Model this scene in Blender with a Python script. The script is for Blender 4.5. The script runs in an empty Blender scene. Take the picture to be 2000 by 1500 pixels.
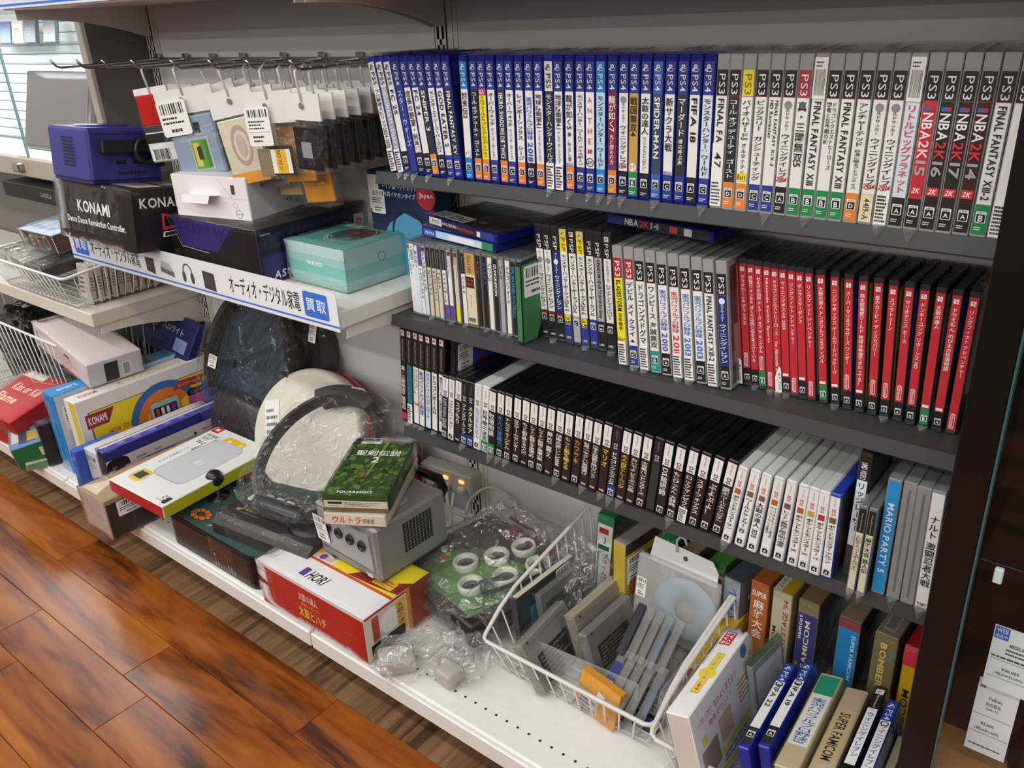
import bpy, bmesh, math, random
from mathutils import Vector, Matrix
random.seed(11)
SC = bpy.context.scene
COL = SC.collection

# ------------------------------------------------------------------ camera
cam = bpy.data.cameras.new('camera')
cam.sensor_fit = 'HORIZONTAL'; cam.sensor_width = 36.0; cam.lens = 36.0 * 1656.2 / 2000.0
cam.clip_start = 0.02
cam_o = bpy.data.objects.new('camera', cam); COL.objects.link(cam_o)
_r = Vector((0.77924151, 0.62498803, -0.04661143)); _u = Vector((-0.22296922, 0.3459698, 0.9113669)); _f = Vector((-0.58571955, 0.69978201, -0.40894712))
cam_o.matrix_world = Matrix(((_r.x, _u.x, -_f.x, 1.0324), (_r.y, _u.y, -_f.y, -1.1004), (_r.z, _u.z, -_f.z, 1.0974), (0, 0, 0, 1)))
SC.camera = cam_o

# ------------------------------------------------------------------ light
SC.view_settings.view_transform = 'Standard'; SC.view_settings.look = 'None'
SC.view_settings.exposure = 0.22; SC.view_settings.gamma = 1.0; SC.view_settings.use_curve_mapping = False
SC.cycles.transparent_max_bounces = 24
SC.cycles.max_bounces = 8
SC.cycles.use_denoising = True
world = bpy.data.worlds.new('shop_air'); SC.world = world; world.use_nodes = True
world.node_tree.nodes['Background'].inputs[0].default_value = (1.0, 0.985, 0.97, 1)
world.node_tree.nodes['Background'].inputs[1].default_value = 0.46
def area(name, x, y, z, sx, sy, power, col=(1.0, 0.98, 0.945)):
    l = bpy.data.lights.new(name, 'AREA'); l.shape = 'RECTANGLE'; l.size = sx; l.size_y = sy; l.energy = power; l.color = col
    o = bpy.data.objects.new(name, l); COL.objects.link(o); o.location = (x, y, z); return o
# continuous fluorescent rows under the shop ceiling
for y, pw in [(-1.7, 62), (-3.4, 85), (-5.1, 110), (-6.8, 140), (-8.5, 170)]:
    area('ceiling_lamp_row', -0.5, y, 2.7, 9.0, 0.16, pw)
for x, y in [(-3.3, 0.42), (-4.8, 0.52)]:
    area('ceiling_lamp', x, y, 2.7, 1.2, 0.30, 5)

# ------------------------------------------------------------------ materials
def lin(h):
    if isinstance(h, tuple): return h
    h = h.lstrip('#')
    if len(h) == 3: h = ''.join(c * 2 for c in h)
    c = [int(h[i:i + 2], 16) / 255 for i in (0, 2, 4)]
    return tuple(((x + 0.055) / 1.055) ** 2.4 if x > 0.04045 else x / 12.92 for x in c)
_M = {}
def mat(h, rough=0.45, metal=0.0, var=0.05, scale=60.0, bump=0.0, coat=0.0, spec=0.5, trans=0.0, name=None):
    k = (h, rough, metal, var, scale, bump, coat, spec, trans)
    if k in _M: return _M[k]
    m = bpy.data.materials.new(name or ('paint_%s' % str(h).strip('#'))); m.use_nodes = True
    nt = m.node_tree; b = nt.nodes['Principled BSDF']
    c = lin(h)
    b.inputs['Base Color'].default_value = (*c, 1); b.inputs['Roughness'].default_value = rough; b.inputs['Metallic'].default_value = metal
    b.inputs['Specular IOR Level'].default_value = spec; b.inputs['Coat Weight'].default_value = coat
    if trans: b.inputs['Transmission Weight'].default_value = trans
    if var or bump:
        tc = nt.nodes.new('ShaderNodeTexCoord'); n = nt.nodes.new('ShaderNodeTexNoise'); n.inputs['Scale'].default_value = scale; n.inputs['Detail'].default_value = 3
        nt.links.new(tc.outputs['Object'], n.inputs['Vector'])
        if var:
            r = nt.nodes.new('ShaderNodeMapRange'); r.inputs['To Min'].default_value = 1 - var; r.inputs['To Max'].default_value = 1 + var
            mx = nt.nodes.new('ShaderNodeVectorMath'); mx.operation = 'SCALE'; mx.inputs[0].default_value = c
            nt.links.new(n.outputs['Fac'], r.inputs['Value']); nt.links.new(r.outputs[0], mx.inputs['Scale']); nt.links.new(mx.outputs[0], b.inputs['Base Color'])
        if bump:
            bp = nt.nodes.new('ShaderNodeBump'); bp.inputs['Strength'].default_value = bump; bp.inputs['Distance'].default_value = 0.002
            nt.links.new(n.outputs['Fac'], bp.inputs['Height']); nt.links.new(bp.outputs[0], b.inputs['Normal'])
    _M[k] = m; return m
def ink(h): return mat(h, 0.5, 0, 0, name='ink_%s' % str(h).strip('#'))
def film(name, amount=0.05, rough=0.12, tint=(1, 1, 1), bump=0.6, scale=55.0, haze=0.0, stretch=(1, 1, 1), dist=0.004):
    m = bpy.data.materials.new(name); m.use_nodes = True; nt = m.node_tree; nt.nodes.clear()
    out = nt.nodes.new('ShaderNodeOutputMaterial'); mx = nt.nodes.new('ShaderNodeMixShader'); tr = nt.nodes.new('ShaderNodeBsdfTransparent'); gl = nt.nodes.new('ShaderNodeBsdfGlossy')
    tr.inputs[0].default_value = (*tint, 1); gl.inputs['Roughness'].default_value = rough
    lw = nt.nodes.new('ShaderNodeLayerWeight'); pw = nt.nodes.new('ShaderNodeMath'); pw.operation = 'POWER'; pw.inputs[1].default_value = 5.0
    ad = nt.nodes.new('ShaderNodeMath'); ad.operation = 'ADD'; ad.inputs[1].default_value = amount; ad.use_clamp = True
    tc = nt.nodes.new('ShaderNodeTexCoord'); mp = nt.nodes.new('ShaderNodeMapping'); mp.inputs['Scale'].default_value = stretch
    n = nt.nodes.new('ShaderNodeTexNoise'); n.inputs['Scale'].default_value = scale; n.inputs['Detail'].default_value = 2; n.inputs['Distortion'].default_value = 1.2
    bp = nt.nodes.new('ShaderNodeBump'); bp.inputs['Strength'].default_value = bump; bp.inputs['Distance'].default_value = dist
    L = nt.links.new
    L(tc.outputs['Object'], mp.inputs[0]); L(mp.outputs[0], n.inputs['Vector']); L(n.outputs['Fac'], bp.inputs['Height']); L(bp.outputs[0], gl.inputs['Normal']); L(bp.outputs[0], lw.inputs['Normal'])
    L(lw.outputs['Facing'], pw.inputs[0]); L(pw.outputs[0], ad.inputs[0]); L(ad.outputs[0], mx.inputs[0])
    first = tr.outputs[0]
    if haze:
        df = nt.nodes.new('ShaderNodeBsdfDiffuse'); df.inputs[0].default_value = (0.8, 0.8, 0.8, 1)
        m2 = nt.nodes.new('ShaderNodeMixShader'); m2.inputs[0].default_value = haze
        L(tr.outputs[0], m2.inputs[1]); L(df.outputs[0], m2.inputs[2]); first = m2.outputs[0]
    L(first, mx.inputs[1]); L(gl.outputs[0], mx.inputs[2]); L(mx.outputs[0], out.inputs[0])
    return m
FILM = film('clear_wrap', 0.018, 0.12, bump=0.3, stretch=(1.3, 1.3, 0.25), scale=45, dist=0.006)
BAG = film('clear_bag_film', 0.03, 0.09, bump=1.0, scale=24, haze=0.015, dist=0.008)
GLASS = film('clear_glass', 0.02, 0.02, tint=(0.97, 0.985, 0.985), bump=0.0)
FROST = film('frosted_plastic', 0.04, 0.25, tint=(0.93, 0.94, 0.95), bump=0.1, haze=0.34)
JEWEL = film('clear_hard_plastic', 0.05, 0.08, tint=(0.95, 0.955, 0.96), bump=0.05, haze=0.16)
CRUMP = film('crumpled_bag_film', 0.09, 0.12, bump=1.0, scale=30, haze=0.08, dist=0.010)
WHITE = mat('#e9e7e1', 0.35, name='white_powder_coat')
CREAM = mat('#d6d0c2', 0.4, name='cream_enamel')
CHROME = mat('#b9b6b0', 0.22, 1.0, 0, name='chrome')
BLACK = mat('#121213', 0.35, name='black_plastic')

# ------------------------------------------------------------------ mesh building
class MB:
    def __init__(s): s.v = []; s.f = []; s.mi = []; s.sm = []; s.mats = []
    def slot(s, m):
        if m not in s.mats: s.mats.append(m)
        return s.mats.index(m)
    def add(s, vs, fs, m, smooth=False):
        o = len(s.v); s.v.extend([tuple(p) for p in vs]); k = s.slot(m)
        for f in fs: s.f.append([i + o for i in f]); s.mi.append(k); s.sm.append(smooth)
        return s
    def box(s, x0, x1, y0, y1, z0, z1, m, M=None, skip=''):
        vs = [Vector(p) for p in ((x0, y0, z0), (x1, y0, z0), (x1, y1, z0), (x0, y1, z0), (x0, y0, z1), (x1, y0, z1), (x1, y1, z1), (x0, y1, z1))]
        if M: vs = [M @ p for p in vs]
        fs = [(0, 1, 5, 4), (1, 2, 6, 5), (2, 3, 7, 6), (3, 0, 4, 7), (4, 5, 6, 7), (3, 2, 1, 0)]
        if isinstance(m, (list, tuple)):
            o = len(s.v); s.v.extend([tuple(p) for p in vs])
            for f, mm in zip(fs, m):
                if mm is None: continue
                s.f.append([i + o for i in f]); s.mi.append(s.slot(mm)); s.sm.append(False)
            return s
        return s.add(vs, fs, m)
    def cbox(s, x0, x1, y0, y1, z0, z1, m, c=0.002, seg=1, M=None):
        bm = bmesh.new(); bmesh.ops.create_cube(bm, size=1)
        for v in bm.verts: v.co = Vector(((x0 + x1) / 2 + v.co.x * (x1 - x0), (y0 + y1) / 2 + v.co.y * (y1 - y0), (z0 + z1) / 2 + v.co.z * (z1 - z0)))
        bmesh.ops.bevel(bm, geom=bm.edges[:], offset=c, segments=seg, affect='EDGES', profile=0.5)
        bm.verts.ensure_lookup_table()
        vs = [M @ v.co if M else v.co.copy() for v in bm.verts]; fs = [[v.index for v in f.verts] for f in bm.faces]; bm.free()
        return s.add(vs, fs, m, seg > 1)
    def tube(s, pts, r, m, n=6, closed=False, cap=True):
        pts = [Vector(p) for p in pts]; N = len(pts); vs = []; fs = []; prev = None
        for i, p in enumerate(pts):
            if closed: t = (pts[(i + 1) % N] - pts[i - 1])
            else: t = pts[min(i + 1, N - 1)] - pts[max(i - 1, 0)]
            t.normalize()
            if prev is None:
                a = Vector((0, 0, 1)) if abs(t.z) < 0.9 else Vector((1, 0, 0))
                u = t.cross(a).normalized()
            else: u = (prev - t * prev.dot(t)).normalized()
            prev = u; w = t.cross(u); rr = r[i] if isinstance(r, (list, tuple)) else r
            for k in range(n):
                a = 2 * math.pi * k / n; vs.append(p + (u * math.cos(a) + w * math.sin(a)) * rr)
        for i in range(N if closed else N - 1):
            for k in range(n):
                fs.append((i * n + k, i * n + (k + 1) % n, ((i + 1) % N) * n + (k + 1) % n, ((i + 1) % N) * n + k))
        if cap and not closed: fs += [tuple(range(n))[::-1], tuple(range((N - 1) * n, N * n))]
        return s.add(vs, fs, m, n > 4)
    def lathe(s, prof, m, n=24, M=None, smooth=True):
        vs = []; fs = []
        for r, z in prof:
            for k in range(n):
                a = 2 * math.pi * k / n; p = Vector((r * math.cos(a), r * math.sin(a), z)); vs.append(M @ p if M else p)
        for i in range(len(prof) - 1):
            for k in range(n): fs.append((i * n + k, i * n + (k + 1) % n, (i + 1) * n + (k + 1) % n, (i + 1) * n + k))
        return s.add(vs, fs, m, smooth)
    def prism(s, poly, axis, a0, a1, m, M=None):
        def P(u, v, a): return Vector({'x': (a, u, v), 'y': (u, a, v), 'z': (u, v, a)}[axis])
        n = len(poly); vs = [P(u, v, a0) for u, v in poly] + [P(u, v, a1) for u, v in poly]
        if M: vs = [M @ p for p in vs]
        fs = [tuple(range(n))[::-1], tuple(range(n, 2 * n))] + [(i, (i + 1) % n, (i + 1) % n + n, i + n) for i in range(n)]
        return s.add(vs, fs, m)
    def build(s, name, parent=None, M=None, fix=True):
        me = bpy.data.meshes.new(name); me.from_pydata(s.v, [], s.f)
        for m in s.mats: me.materials.append(m)
        me.polygons.foreach_set('material_index', s.mi); me.polygons.foreach_set('use_smooth', s.sm)
        if fix:
            bm = bmesh.new(); bm.from_mesh(me); bmesh.ops.recalc_face_normals(bm, faces=bm.faces[:]); bm.to_mesh(me); bm.free()
        me.update()
        o = bpy.data.objects.new(name, me); COL.objects.link(o)
        if parent: o.parent = parent
        if M: o.matrix_local = M
        return o
LABELS = {}
def tag(o, label, cat, group=None, kind=None):
    o['label'] = label; o['category'] = cat
    if group: o['group'] = group
    if kind: o['kind'] = kind
    return o
def thing(name, label, cat, M=None, group=None):
    o = bpy.data.objects.new(name, None); COL.objects.link(o); o.empty_display_size = 0.02
    if M is not None: o.matrix_world = M if isinstance(M, Matrix) else Matrix.Translation(M)
    return tag(o, label, cat, group)
def struct(o): o['kind'] = 'structure'; return o
def TR(x, y, z, rz=0, rx=0, ry=0):
    return Matrix.Translation((x, y, z)) @ Matrix.Rotation(math.radians(rz), 4, 'Z') @ Matrix.Rotation(math.radians(rx), 4, 'X') @ Matrix.Rotation(math.radians(ry), 4, 'Y')
def shared(o, name, parent, M=None):
    c = bpy.data.objects.new(name, o.data); COL.objects.link(c); c.parent = parent
    if M: c.matrix_local = M
    return c

# ------------------------------------------------------------------ lettering
def is_cjk(c): return ord(c) > 0x2E80
_G = {}
def glyph(ch, bold):
    k = (ch, bold)
    if k in _G: return _G[k]
    cu = bpy.data.curves.new('g', 'FONT'); cu.body = ch; cu.size = 1; cu.resolution_u = 2; cu.fill_mode = 'FRONT' if hasattr(cu, 'fill_mode') else cu.fill_mode
    cu.offset = (0.010 if is_cjk(ch) else 0.018) if bold else 0.002
    o = bpy.data.objects.new('g', cu); me = o.to_mesh()
    vs = [(v.co.x, v.co.y) for v in me.vertices]; fs = [tuple(p.vertices) for p in me.polygons]
    o.to_mesh_clear(); bpy.data.objects.remove(o); bpy.data.curves.remove(cu)
    if vs: x0 = min(v[0] for v in vs); x1 = max(v[0] for v in vs)
    else: x0 = 0; x1 = 0.25
    _G[k] = (vs, fs, x0, x1); return _G[k]
TIPS = film('bag_weld_film', 0.10, 0.12, bump=1.0, scale=60, haze=0.16, dist=0.004)
TURN = set('ー～〜-()（）「」：:…')
class Print:
    """flat print: coloured shapes and lettering laid on a plane given by origin, u, v"""
    def __init__(s): s.b = MB(); s.z = 0.0; s.step = 0.00004
    def lift(s): s.z += s.step
    def poly(s, pts, h):
        s.lift(); s.b.add([(x, y, s.z) for x, y in pts], [tuple(range(len(pts)))], ink(h)); return s
    def rect(s, x, y, w, h, c): return s.poly([(x, y), (x + w, y), (x + w, y + h), (x, y + h)], c)
    def rrect(s, x, y, w, h, r, c):
        pts = []
        for cx, cy, a0 in ((x + w - r, y + r, -90), (x + w - r, y + h - r, 0), (x + r, y + h - r, 90), (x + r, y + r, 180)):
            for k in range(4): a = math.radians(a0 + 30 * k); pts.append((cx + r * math.cos(a), cy + r * math.sin(a)))
        return s.poly(pts, c)
    def disc(s, x, y, r, c, ry=None, n=20):
        return s.poly([(x + r * math.cos(2 * math.pi * k / n), y + (ry or r) * math.sin(2 * math.pi * k / n)) for k in range(n)], c)
    def ring(s, x, y, r, w, c, n=28, a0=0, a1=360, ry=1.0):
        s.lift(); vs = []; fs = []
        for k in range(n + 1):
            a = math.radians(a0 + (a1 - a0) * k / n)
            for q in (r, r - w): vs.append((x + q * math.cos(a), y + q * math.sin(a) * ry, s.z))
        for k in range(n): fs.append((2 * k, 2 * k + 2, 2 * k + 3, 2 * k + 1))
        s.b.add(vs, fs, ink(c)); return s
    def line(s, pts, w, c):
        for (x0, y0), (x1, y1) in zip(pts, pts[1:]):
            dx, dy = x1 - x0, y1 - y0; l = math.hypot(dx, dy) or 1; nx, ny = -dy / l * w / 2, dx / l * w / 2
            s.poly([(x0 - nx, y0 - ny), (x1 - nx, y1 - ny), (x1 + nx, y1 + ny), (x0 + nx, y0 + ny)], c)
        return s
    def _emit(s, items, c):
        s.lift(); k = ink(c)
        for (vs, fs), T in items:
            s.b.add([(*T(x, y), s.z) for x, y in vs], fs, k)
    def _hrun(s, t, bold):
        x = 0; out = []
        for ch in t:
            if ch == ' ': x += 0.3; continue
            vs, fs, x0, x1 = glyph(ch, bold)
            if is_cjk(ch): out.append((vs, fs, x)); x += 1.0
            else: out.append((vs, fs, x - x0)); x += x1 - x0 + 0.09
        return out, x
    def text(s, t, x, y, w, h, c, bold=False, rot=0, slant=0.0, keep=False):
        """lettering filling the box x,y,w,h; rot=-90 reads downwards, 90 upwards"""
        run, _ = s._hrun(t, bold)
        P = [(vx + ox, vy) for vs, fs, ox in run for vx, vy in vs]
        if not P: return s
        x0 = min(p[0] for p in P); x1 = max(p[0] for p in P); y0 = min(p[1] for p in P); y1 = max(p[1] for p in P)
        W, H = (w, h) if rot in (0, 180) else (h, w)
        sx = W / max(x1 - x0, 1e-6); sy = H / max(y1 - y0, 1e-6)
        if len(t) == 1: sx = sy = min(sx, sy)
        if keep: sx = min(sx, sy * 1.1)
        lx = sx * (x1 - x0); ly = sy * (y1 - y0)
        def mk(ox):
            def T(vx, vy):
                a = (vx + ox - x0) * sx - lx / 2 + slant * ((vy - y0) * sy - ly / 2); b = (vy - y0) * sy - ly / 2
                if rot == -90: a, b = b, -a
                elif rot == 90: a, b = -b, a
                elif rot == 180: a, b = -a, -b
                return x + w / 2 + a, y + h / 2 + b
            return T
        s._emit([((vs, fs), mk(ox)) for vs, fs, ox in run], c); return s
    def vtext(s, t, cx, top, L, W, c, bold=False):
        """vertical column: upright kana and kanji, turned Latin, from top downwards over length L and width W"""
        cells = []; y = 0
        for ch in t:
            if ch == ' ': y += 0.4; continue
            if is_cjk(ch) or ch.isdigit() and len(t) < 40 and False: cells.append((ch, y, 0)); y += 1.0
            else:
                vs, fs, x0, x1 = glyph(ch, bold); cells.append((ch, y, 1)); y += (x1 - x0 + 0.1)
        em = W; k = min(em, L / max(y, 0.1)); items = []
        for ch, yy, turned in cells:
            vs, fs, x0, x1 = glyph(ch, bold)
            if turned: items.append(((vs, fs), (lambda yy, x0: lambda vx, vy: (cx + (vy - 0.36) * em, top - (yy + vx - x0) * k))(yy, x0)))
            elif ch in TURN: items.append(((vs, fs), (lambda yy: lambda vx, vy: (cx + (vy - 0.38) * em, top - (yy + vx) * k))(yy)))
            else: items.append(((vs, fs), (lambda yy: lambda vx, vy: (cx + (vx - 0.5) * em, top - (yy + 0.88 - vy) * k))(yy)))
        s._emit(items, c); return s
    def bars(s, x, y, w, h, c='#1a1a1a', n=16):
        rnd = random.Random(int(x * 1e5) + n); cx = x
        s.lift()
        while cx < x + w:
            a = w / n * rnd.choice((0.3, 0.5, 0.9)); s.b.add([(cx, y, s.z), (cx + a, y, s.z), (cx + a, y + h, s.z), (cx, y + h, s.z)], [(0, 1, 2, 3)], ink(c)); cx += a + w / n * rnd.choice((0.4, 0.6, 0.9))
        return s
    def lines(s, x, y, w, h, n, c, fill=0.45):
        rnd = random.Random(int(x * 1e5 + y * 1e4) + n)
        for i in range(n):
            yy = y + h * (i + 0.25) / n; e = rnd.uniform(0.6, 1.0) * w; a = x; s.lift()
            while a < x + e:
                l = min(rnd.uniform(0.05, 0.16) * w, x + e - a); q = h / n * fill
                s.b.add([(a, yy, s.z), (a + l, yy, s.z), (a + l, yy + q, s.z), (a, yy + q, s.z)], [(0, 1, 2, 3)], ink(c)); a += l + 0.025 * w
        return s
    def price(s, x, y, w, h, turn=0, big=None, paper='#f1f0ea'):
        """white price sticker with barcode and small print"""
        s.rrect(x, y, w, h, min(w, h) * 0.08, paper)
        if w >= h * 0.9:
            s.bars(x + 0.1 * w, y + 0.62 * h, 0.8 * w, 0.3 * h, n=14).lines(x + 0.08 * w, y + 0.32 * h, 0.84 * w, 0.25 * h, 2, '#2a2a2a').lines(x + 0.3 * w, y + 0.06 * h, 0.5 * w, 0.2 * h, 1, '#2a2a2a')
        else:
            s.bars(x + 0.12 * w, y + 0.74 * h, 0.76 * w, 0.2 * h, n=12).lines(x + 0.1 * w, y + 0.42 * h, 0.8 * w, 0.26 * h, 3, '#2a2a2a').rect(x + 0.05 * w, y + 0.36 * h, 0.9 * w, 0.008 * h, '#2a2a2a').lines(x + 0.2 * w, y + 0.08 * h, 0.6 * w, 0.22 * h, 2, '#2a2a2a')
        return s
    def build(s, name, parent, origin, u, v, label=None):
        u = Vector(u).normalized(); v = Vector(v).normalized(); n = u.cross(v); o = Vector(origin)
        s.b.v = [tuple(o + u * p[0] + v * p[1] + n * (p[2] + 0.00015)) for p in s.b.v]
        ob = s.b.build(name, parent, fix=False)
        if label: ob['label'] = label
        return ob
def face(dims, side):
    """origin, u, v of one face of a carton whose base centre is the origin; dims = (x, y, z) sizes"""
    a, b, h = dims[0] / 2, dims[1] / 2, dims[2]
    return {'front': ((-a, -b, 0), (1, 0, 0), (0, 0, 1)), 'right': ((a, -b, 0), (0, 1, 0), (0, 0, 1)), 'back': ((a, b, 0), (-1, 0, 0), (0, 0, 1)),
            'left': ((-a, b, 0), (0, -1, 0), (0, 0, 1)), 'top': ((-a, -b, h), (1, 0, 0), (0, 1, 0))}[side]

# ================================================================== the setting
def wood(name, c1, c2, c3, rough, scale=(1.2, 14, 14), bump=0.1):
    m = bpy.data.materials.new(name); m.use_nodes = True; nt = m.node_tree; b = nt.nodes['Principled BSDF']; L = nt.links.new
    tc = nt.nodes.new('ShaderNodeTexCoord'); oi = nt.nodes.new('ShaderNodeObjectInfo'); mp = nt.nodes.new('ShaderNodeMapping'); mp.inputs['Scale'].default_value = scale
    ad = nt.nodes.new('ShaderNodeVectorMath'); ad.operation = 'ADD'; sc = nt.nodes.new('ShaderNodeVectorMath'); sc.operation = 'SCALE'; sc.inputs['Scale'].default_value = 37.0
    cb = nt.nodes.new('ShaderNodeCombineXYZ')
    for i in range(3): L(oi.outputs['Random'], cb.inputs[i])
    L(cb.outputs[0], sc.inputs[0]); L(tc.outputs['Object'], mp.inputs[0]); L(mp.outputs[0], ad.inputs[0]); L(sc.outputs[0], ad.inputs[1])
    n1 = nt.nodes.new('ShaderNodeTexNoise'); n1.inputs['Scale'].default_value = 1.6; n1.inputs['Detail'].default_value = 5; n1.inputs['Distortion'].default_value = 1.6
    n2 = nt.nodes.new('ShaderNodeTexNoise'); n2.inputs['Scale'].default_value = 9; n2.inputs['Detail'].default_value = 6; n2.inputs['Distortion'].default_value = 0.6
    L(ad.outputs[0], n1.inputs['Vector']); L(ad.outputs[0], n2.inputs['Vector'])
    r = nt.nodes.new('ShaderNodeValToRGB'); e = r.color_ramp.elements; e[0].position = 0.32; e[0].color = (*lin(c1), 1); e[1].position = 0.72; e[1].color = (*lin(c3), 1); q = e.new(0.47); q.color = (*lin(c2), 1)
    mx = nt.nodes.new('ShaderNodeMath'); mx.operation = 'MULTIPLY_ADD'; mx.inputs[1].default_value = 0.35
    L(n2.outputs['Fac'], mx.inputs[0]); sb = nt.nodes.new('ShaderNodeMath'); sb.operation = 'SUBTRACT'; sb.inputs[1].default_value = 0.175; L(n1.outputs['Fac'], sb.inputs[0]); L(sb.outputs[0], mx.inputs[2])
    L(mx.outputs[0], r.inputs[0]); L(r.outputs[0], b.inputs['Base Color'])
    b.inputs['Roughness'].default_value = rough; b.inputs['Specular IOR Level'].default_value = 0.3
    bp = nt.nodes.new('ShaderNodeBump'); bp.inputs['Strength'].default_value = bump; bp.inputs['Distance'].default_value = 0.001; L(n2.outputs['Fac'], bp.inputs['Height']); L(bp.outputs[0], b.inputs['Normal'])
    return m
GLOSSWOOD = wood('glossy_red_brown_wood', '#45200d', '#8a4a1c', '#b26c2a', 0.20, scale=(0.9, 5.5, 5.5), bump=0.03)
DULLWOOD = wood('dull_brown_wood', '#4a3626', '#7a5b40', '#947252', 0.55, scale=(14, 1.2, 14))
SEAM = mat('#2a150b', 0.6, name='plank_seam')
fl = struct(MB().box(-5, 5, -4.0, -0.44, -0.04, -0.0042, SEAM).build('floor'))
fl2 = struct(MB().box(-3.2, 2.2, -0.44, 0.5, -0.04, -0.0042, SEAM).build('floor'))
fl['label'] = 'glossy red-brown plank floor of the aisle'; fl2['label'] = 'dull brown plank floor under the shelving'
rows = {0: (0.047, -0.80), 1: (-0.325,), 2: (-0.65, -0.24), 3: (-0.53, 0.2), 4: (-0.9, -0.1), 5: (-0.45,), 6: (-0.75, 0.3), 7: (-0.2,)}
for k in range(14):
    y1 = -0.44 - 0.1 * k; cuts = sorted(set([-2.4] + list(rows.get(k, (-0.4 + 0.13 * (k % 5),))) + [1.6]))
    for a, b_ in zip(cuts, cuts[1:]):
        MB().cbox(a + 0.0004, b_ - 0.0004, y1 - 0.0996, y1 - 0.0004, -0.012, 0, GLOSSWOOD, 0.0008).build('plank', fl)
xs = [-2.2, -1.9, -1.6, -1.38, -1.2, -1.0, -0.80, -0.615, -0.43, -0.25, -0.084, 0.032, 0.2, 0.38, 0.56, 0.9]
for i, (a, b_) in enumerate(zip(xs, xs[1:])):
    MB().cbox(a + 0.0003, b_ - 0.0003, -0.4395, -0.02 , -0.012, -0.001, DULLWOOD, 0.0006).build('plank', fl2)

PANEL = mat('#d3d1d3', 0.55, var=0.02, scale=200, name='grey_panel')
back = struct(MB().box(-0.898, -0.002, 0.0, 0.012, 0.02, 1.5, PANEL).build('wall_back'))
back2 = struct(MB().box(0.002, 0.898, 0.0, 0.012, 0.02, 1.5, PANEL).build('wall_back'))
back3 = struct(MB().box(-2.7, -0.902, 0.0, 0.012, 0.02, 0.737, mat('#6f6864', 0.6, name='brown_grey_panel')).build('wall_back'))
for o, l in ((back, 'pale grey shelving back panel behind the hanging bags'), (back2, 'pale grey shelving back panel behind the game rows'), (back3, 'brown grey shelving back panel of the basket bay')): o['label'] = l
opp = struct(MB().box(-5, 5, -2.9, -2.5, 0, 1.15, mat('#5a544e', 0.6, 0, 0.5, 9)).build('wall_opposite_added')); opp['label'] = 'unseen dark block added across the aisle as opposite shelving'  # unseen block added so glossy fronts reflect something darker than the world
struct(MB().box(-3.2, 3, 1.6, 1.64, 0, 2.8, mat('#c9c6c0', 0.7, name='shop_wall')).build('wall_far'))

# ------------------------------------------------------------------ shelving fixtures
SLOTDARK = mat('#141312', 0.8, var=0, name='dark_slot')
def upright(x, label):
    t = thing('slotted_upright', label, 'shelf post', (x, 0, 0), 'slotted uprights of the shelving')
    b = MB(); w = 0.0135; zz = 0.10
    # front face built as a ladder so that the slots are real openings
    for a, c in ((-w, -0.0085), (-0.0025, 0.0025), (0.0085, w)): b.box(a, c, -0.004, -0.0025, zz, 1.5, CREAM)
    z = zz
    while z < 1.49:
        b.box(-0.0085, 0.0085, -0.004, -0.0025, z, z + 0.009, CREAM); z += 0.0285
    b.box(-w, -w + 0.0015, -0.004, 0.0, zz, 1.5, CREAM); b.box(w - 0.0015, w, -0.004, 0, zz, 1.5, CREAM)
    b.build('channel', t)
    MB().box(-w + 0.002, w - 0.002, -0.0012, -0.0006, zz, 1.5, SLOTDARK).build('slot_backing', t)
    MB().box(w, w + 0.012, -0.0022, -0.0002, zz, 1.5, CREAM).box(w + 0.0135, w + 0.022, -0.0016, -0.0002, zz, 1.5, CREAM).build('cover_strip', t)
    return t
upright(-0.9, 'cream slotted upright beside the hanging hooks and the glass showcase')
upright(0.0, 'cream slotted upright between the hanging bags and the grey game shelves')

def bracket(b, x, y0, ztop, depth, drop, m):
    pts = [(0, ztop), (-depth, ztop), (-depth, ztop - drop * 0.28)]
    for k in range(9):
        a = k / 8; pts.append((-depth * (1 - a) * 0.96 - 0.014, ztop - drop * (0.30 + 0.70 * a ** 2.2)))
    pts += [(0, ztop - drop)]
    b.prism([(u + y0, v) for u, v in pts], 'x', x - 0.0012, x + 0.0012, m)
def shelf(name, label, x0, x1, depth, zbot, thick, m, lip=0.0, brackets=(), drop=0.06, group=None):
    t = thing(name, label, 'shelf', (0, 0, 0), group)
    b = MB(); b.cbox(x0, x1, -depth, -0.004, zbot, zbot + thick, m, 0.0025); b.build('shelf_board', t)
    if lip: MB().cbox(x0, x1, -depth - 0.003, -depth + 0.001, zbot - 0.002, zbot + thick + lip, m, 0.001).build('front_lip', t)
    for x in brackets:
        b = MB(); bracket(b, x, -0.002, zbot, depth * 0.93, drop, m); b.build('bracket', t)
    return t
GREY = mat('#3a3b3d', 0.5, var=0.03, scale=150, name='dark_grey_metal')
for z, nm in ((0.8645, 'upper'), (0.6251, 'middle'), (0.4127, 'lower')):
    t = thing('grey_shelf', 'thin dark grey metal shelf, %s of three, holding game cases' % {'upper': 'highest', 'middle': 'middle one', 'lower': 'lowest'}[nm], 'shelf', (0, 0, 0), 'dark grey shelves of the game rack')
    MB().cbox(0.004, 0.896, -0.178, -0.005, z - 0.006, z, GREY, 0.001).build('shelf_board', t)
    MB().prism([(-0.178, z + 0.0015), (-0.1795, z + 0.0015), (-0.1835, z - 0.0165), (-0.182, z - 0.0180), (-0.178, z - 0.006)], 'x', 0.004, 0.896, GREY).build('front_lip', t)
    for x in (0.012, 0.888):
        b = MB(); bracket(b, x, -0.005, z - 0.006, 0.15, 0.05, GREY); b.build('bracket', t)
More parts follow.
